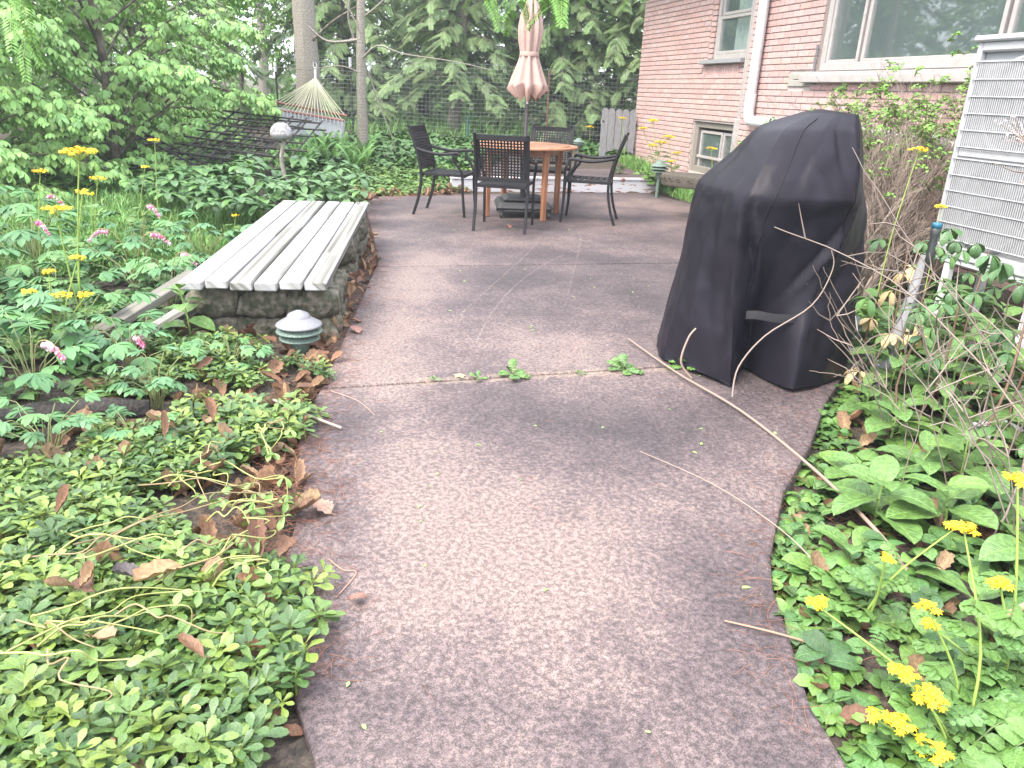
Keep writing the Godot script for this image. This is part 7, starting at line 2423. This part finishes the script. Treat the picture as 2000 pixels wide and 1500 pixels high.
func shrubs() -> void:
	var tw := [leafy_twig(1501, 9, 0.10, 0.4, 0.04, g(0.10, 0.22, 0.04))]
	var k := 0
	for q in [[2.62, -5.75, 1.35, 0.03], [2.95, -5.75, 1.4, 0.10], [2.42, -6.3, 1.3, 0.02], [3.3, -6.1, 1.5, 0.25], [2.38, -5.3, 1.2, 0.03], [2.8, -6.3, 1.35, 0.08]]:
		var at := Vector3(q[0], gy(q[0], q[1]), q[1])
		var t := thing("bare_shrub", ["bare brown shrub of tangled twigs behind the grill", "tangled brown shrub close beside the heat pump", "bare grey twiggy shrub tight behind the grill cover", "tangled shrub with green tips against the brick wall", "lowest bare brown shrub between the grill and the path light", "tall brown tangled shrub against the wall behind the other shrubs"][k], "shrub", at, 0.0, "twiggy shrubs against the house")
		rng.seed = 1510 + k
		var b := MB.new()
		b.c = Color(0.23, 0.18, 0.15)
		var ends := []
		for i in 26:
			var a := rf(0, TAU)
			var d := Vector3(cos(a) * 0.55, 1.0, sin(a) * 0.55).normalized()
			b.c = Color(0.23, 0.18, 0.15) * rf(0.6, 1.5); b.c.a = 1.0
			twiggy(b, Vector3(cos(a) * 0.06, -0.05, sin(a) * 0.06), d, q[2] * rf(0.30, 0.46), 0.010, 4, 0.7, ends)
		put("twigs", b.mesh(M.plain), t)
		var X := []
		var C := []
		for e in ends:
			if (e[0] as Vector3).y > q[2] * 0.62 and rng.randf() < q[3]:
				for i in 3:
					X.append(Transform3D(ypr(rf(0, TAU), rf(-0.2, 1.0)).scaled(Vector3.ONE * rf(0.7, 1.2)), e[0])); C.append(Color(1, 1, 1) * rf(0.8, 1.3))
		if X.size(): many("leaf_tips", tw[0], X, C, t)
		k += 1
	# pieris / rhododendron sprays in front of the heat pump
	var yel := leaf_mat(Color.WHITE, 0.5, 0.5, true)
	k = 0
	for q in [[1.88, 0.52, -3.15, 6, 0], [2.0, 0.66, -2.9, 6, 0], [1.80, 0.36, -3.25, 5, 0], [2.12, 0.45, -2.95, 5, 0], [1.98, 0.42, -4.05, 5, 1], [2.02, 0.62, -3.95, 4, 0], [1.86, 0.18, -3.72, 5, 1], [2.06, 0.3, -2.65, 6, 0], [1.95, 0.25, -3.35, 6, 0], [2.15, 0.55, -2.75, 5, 0], [2.3, 0.5, -4.15, 6, 0], [2.5, 0.58, -4.05, 6, 0]]:
		var at := Vector3(q[0], -0.1, q[2])
		var t := thing("broadleaf_shrub", ["leafy shrub branch reaching across the lower fan guard", "leafy shrub branch highest on the fan guard", "low leafy shrub branch beside the hose fitting", "leafy shrub branch nearest the slab side of the heat pump", "shrub branch with yellowing leaves behind the hose fitting", "shrub branch with drooping green leaves above the yellowing one", "low shrub branch hung with withered tan leaves", "low leafy shrub branch hiding the foot of the heat pump", "leafy shrub branch between the conduit pipe and the heat pump", "leafy shrub branch before the corner panel of the heat pump", "leafy shrub branch hiding a white leg of the heat pump stand", "taller leafy shrub branch hiding the heat pump stand rail"][k], "shrub", at, 0.0, "sparse leafy shrub branches")
		rng.seed = 1550 + k
		var b := MB.new()
		b.c = Color(0.20, 0.12, 0.09)
		var top := Vector3(0, q[1] + 0.1, 0)
		b.tube(curve([Vector3(rf(-0.05, 0.05), 0, rf(-0.05, 0.05)), Vector3(rf(-0.06, 0.06), q[1] * 0.5, rf(-0.06, 0.06)), top], 4), taper(9, 0.007, 0.004), 5, false)
		put("branch", b.mesh(M.plain), t)
		for c in int(q[3]):
			var cc := top + Vector3(rf(-0.2, 0.2), rf(-0.22, 0.12), rf(-0.2, 0.2))
			for i in 6:
				var lf: ArrayMesh = proto.lance[rng.randi() % 4]
				var o := put("leaf", lf, t, Transform3D(ypr(i * 1.05 + rf(-0.2, 0.2), rf(-0.9, 0.1)).scaled(Vector3.ONE * rf(0.45, 0.7)), cc))
				if q[4] == 1:
					o.material_override = M.withered
		k += 1
	# tall dry stalks with seed heads in front of the heat pump
	var dry := Color(0.21, 0.165, 0.14)
	k = 0
	var list := [
		[[Vector3(1.78, -0.1, -2.35), Vector3(1.75, 0.5, -2.4), Vector3(1.68, 1.0, -2.5), Vector3(1.63, 1.18, -2.6)], 0.009, true, "tall dry stalk with the largest pinkish seed head, before the fan guard"],
		[[Vector3(1.84, -0.1, -2.3), Vector3(1.80, 0.55, -2.42), Vector3(1.74, 0.95, -2.5), Vector3(1.85, 1.31, -2.6)], 0.008, true, "tall dry stalk whose seed head rises above the heat pump lid"],
		[[Vector3(1.9, -0.1, -2.5), Vector3(1.86, 0.4, -2.5), Vector3(1.90, 0.9, -2.5), Vector3(1.98, 1.15, -2.55)], 0.006, true, "dry stalk with seed head right in front of the upper fan"],
		[[Vector3(1.95, -0.1, -2.1), Vector3(1.70, 0.45, -2.5), Vector3(1.45, 0.80, -2.8), Vector3(1.28, 1.12, -3.1)], 0.006, false, "long dry stalk leaning over the top of the grill cover"],
		[[Vector3(1.98, -0.1, -2.0), Vector3(1.72, 0.35, -2.45), Vector3(1.42, 0.66, -2.85), Vector3(1.02, 0.81, -3.05)], 0.007, false, "thick dry branch pointing across the front of the grill cover"],
		[[Vector3(2.05, -0.1, -2.3), Vector3(1.86, 0.42, -2.6), Vector3(1.68, 0.62, -2.9), Vector3(1.5, 0.72, -3.1)], 0.005, false, "thin dry stalk leaning against the side of the grill cover"],
		[[Vector3(1.72, -0.1, -2.2), Vector3(1.78, 0.4, -2.4), Vector3(1.95, 0.7, -2.6), Vector3(2.1, 0.9, -2.7)], 0.006, false, "dry stalk leaning towards the heat pump"],
		[[Vector3(1.6, -0.1, -2.4), Vector3(1.7, 0.2, -2.6), Vector3(1.55, 0.42, -2.9), Vector3(1.40, 0.62, -3.15)], 0.005, false, "crooked dry stalk rising from the broad leaves to the grill"],
		[[Vector3(1.92, -0.1, -2.7), Vector3(1.95, 0.3, -2.65), Vector3(1.88, 0.65, -2.6), Vector3(1.80, 0.95, -2.6)], 0.007, false, "dark upright dry stalk before the lower fan guard"],
		[[Vector3(1.55, -0.1, -2.1), Vector3(1.75, 0.22, -2.3), Vector3(2.0, 0.5, -2.4), Vector3(2.2, 0.75, -2.5)], 0.006, false, "dry stalk crossing low behind the broad leaves"],
		[[Vector3(1.45, -0.1, -2.5), Vector3(1.46, 0.15, -2.5), Vector3(1.47, 0.36, -2.52)], 0.004, false, "short straight dry stem standing among the broad leaves"],
		[[Vector3(1.7, -0.1, -2.8), Vector3(1.6, 0.12, -2.95), Vector3(1.45, 0.17, -3.1), Vector3(1.33, 0.16, -3.2)], 0.004, false, "low dry twig reaching to the hem of the grill cover"]]
	rng.seed = 1590
	for i in 34:
		var o := Vector3(rf(1.55, 2.2), -0.1, rf(-3.4, -1.9))
		var e := o + Vector3(rf(-0.55, 0.35), rf(0.35, 0.95), rf(-0.5, 0.2))
		list.append([[o, o.lerp(e, 0.35) + Vector3(rf(-0.05, 0.05), 0.05, rf(-0.05, 0.05)), o.lerp(e, 0.7) + Vector3(rf(-0.05, 0.05), 0.02, rf(-0.05, 0.05)), e], rf(0.0035, 0.006), false, "thin bare dry stalk in the thicket before the heat pump"])
	for s in list:
		rng.seed = 1600 + k
		var at: Vector3 = s[0][0]
		var t := thing("dry_stalk", s[3], "dry stalk", at, 0.0, "tall dry stalks of last year")
		var b := MB.new()
		b.c = dry * rf(0.6, 1.2); b.c.a = 1.0
		var c := curve(s[0], 6)
		for i in c.size(): c[i] = c[i] - at + Vector3(rf(-0.006, 0.006), 0, rf(-0.006, 0.006))
		b.tube(c, taper(c.size(), s[1] * 0.62, s[1] * 0.25), 6)
		put("stem", b.mesh(M.plain), t)
		# side twigs
		for i in 3 + rng.randi() % 3:
			var m := MB.new()
			m.c = dry * rf(0.6, 1.2); m.c.a = 1.0
			var o: Vector3 = c[int(rf(0.35, 0.95) * (c.size() - 1))]
			var d := Vector3(rf(-1, 1), rf(0.0, 1.0), rf(-1, 1)).normalized()
			var l := rf(0.08, 0.26)
			m.tube([o, o + d * l * 0.5 + Vector3(0, rf(-0.02, 0.02), 0), o + d * l], [0.003, 0.0025, 0.001], 4, false)
			put("side_twig", m.mesh(M.plain), t)
		if s[2]:
			var hd := MB.new()
			var top: Vector3 = c[c.size() - 1]
			for i in 26:
				var d := Vector3(rf(-1, 1), rf(-0.1, 1.0), rf(-1, 1)).normalized()
				var e := top + d * rf(0.04, 0.13)
				hd.c = Color(0.45, 0.33, 0.29)
				hd.tube([top, e], [0.0012], 3, false)
				for j in 4:
					hd.c = Color(0.52, 0.38, 0.36) * rf(0.6, 1.15); hd.c.a = 1.0
					hd.leaf(Transform3D(ypr(rf(0, TAU), rf(-1, 1)), e + Vector3(rf(-0.012, 0.012), rf(-0.012, 0.012), rf(-0.012, 0.012))), 0.013, 0.008, 2, 0.5, 0.5, 0.2, 0.3)
			put("seed_head", hd.mesh(M.plain), t)
		k += 1

func sticks() -> void:
	stick("long pale branch lying across the slab edge in front of the grill", [Vector3(0.63, 0.02, -4.02), Vector3(0.80, 0.02, -3.50), Vector3(1.00, 0.015, -3.05), Vector3(1.14, 0.0, -2.55), Vector3(1.19, 0.0, -2.15), Vector3(1.22, -0.03, -1.95)], 0.0045, 0.0075, Color(0.25, 0.18, 0.145))
	stick("curved dry twig rising from the long branch before the grill cover", [Vector3(1.0, 0.02, -3.2), Vector3(1.02, 0.15, -3.24), Vector3(1.12, 0.30, -3.25), Vector3(1.28, 0.46, -3.2), Vector3(1.34, 0.62, -3.2), Vector3(1.32, 0.70, -3.2)], 0.0045, 0.0022, Color(0.24, 0.185, 0.16))
	stick("short forked twig standing at the left foot of the grill cover", [Vector3(0.86, 0.02, -3.42), Vector3(0.80, 0.10, -3.42), Vector3(0.82, 0.22, -3.42), Vector3(0.85, 0.27, -3.42)], 0.006, 0.004, Color(0.30, 0.22, 0.18))
	stick("thin dry twig lying on the slab beside the broad leaves", [Vector3(0.50, 0.006, -2.62), Vector3(0.72, 0.02, -2.35), Vector3(0.88, 0.0, -2.1), Vector3(0.95, -0.03, -1.95)], 0.0014, 0.0024, Color(0.27, 0.21, 0.17))
	stick("brown twig crossing the slab edge low beside the butterweed", [Vector3(0.58, 0.006, -1.63), Vector3(0.72, 0.008, -1.58), Vector3(0.9, -0.03, -1.55)], 0.002, 0.0035, Color(0.34, 0.2, 0.14))
	stick("grey stick poking out of the pachysandra onto the slab", [Vector3(-0.98, 0.06, -2.85), Vector3(-0.84, 0.035, -2.78), Vector3(-0.66, 0.012, -2.70)], 0.007, 0.006, Color(0.26, 0.215, 0.185))
	stick("thin reddish twig bent on the slab by the pachysandra", [Vector3(-0.50, 0.004, -1.83), Vector3(-0.45, 0.006, -1.78), Vector3(-0.41, 0.004, -1.77), Vector3(-0.44, 0.004, -1.66)], 0.002, 0.0015, Color(0.36, 0.2, 0.15))
	stick("fine twig lying flat by the path light on the slab", [Vector3(-0.80, 0.004, -3.1), Vector3(-0.66, 0.005, -3.0), Vector3(-0.56, 0.003, -2.86)], 0.002, 0.0012, Color(0.36, 0.24, 0.19))
	stick("brown half-buried branch among the butterweed", [Vector3(1.35, -0.02, -1.72), Vector3(1.5, 0.05, -1.75), Vector3(1.7, 0.12, -1.8)], 0.010, 0.012, Color(0.30, 0.2, 0.13))

func _ready() -> void:
	rng.seed = 1
	light_and_camera()
	materials()
	M.withered = mat(lin(0.52, 0.40, 0.20), 0.7)
	M.withered.cull_mode = BaseMaterial3D.CULL_DISABLED
	noise.seed = 3; noise.frequency = 0.02; noise.fractal_octaves = 3
	ground()
	concrete()
	house()
	prototypes()
	woods()
	bench()
	loose_boards()
	path_light("grey-capped tiered path light in the pachysandra before the bench", Vector3(-1.07, 0.025, -3.60), M.lampgrey, 1.1)
	path_light("green tiered path light hidden behind the grill cover", Vector3(1.88, -0.02, -4.25), M.lampgreen, 1.25)
	path_light("green tiered path light among butterweed by the brick wall", Vector3(1.86, 0.28, -10.6), M.lampgreen, 1.2)
	path_light("small tiered path light beyond the table beside the raised walk", Vector3(0.93, 0.42, -13.2), M.lampgreen, 1.0)
	table()
	parasol()
	chairs()
	grill()
	heat_pump()
	carved_bench()
	hammock()
	grid_heap()
	ornament()
	fence()
	gate()
	beds()
	plants()
	shrubs()
	sticks()
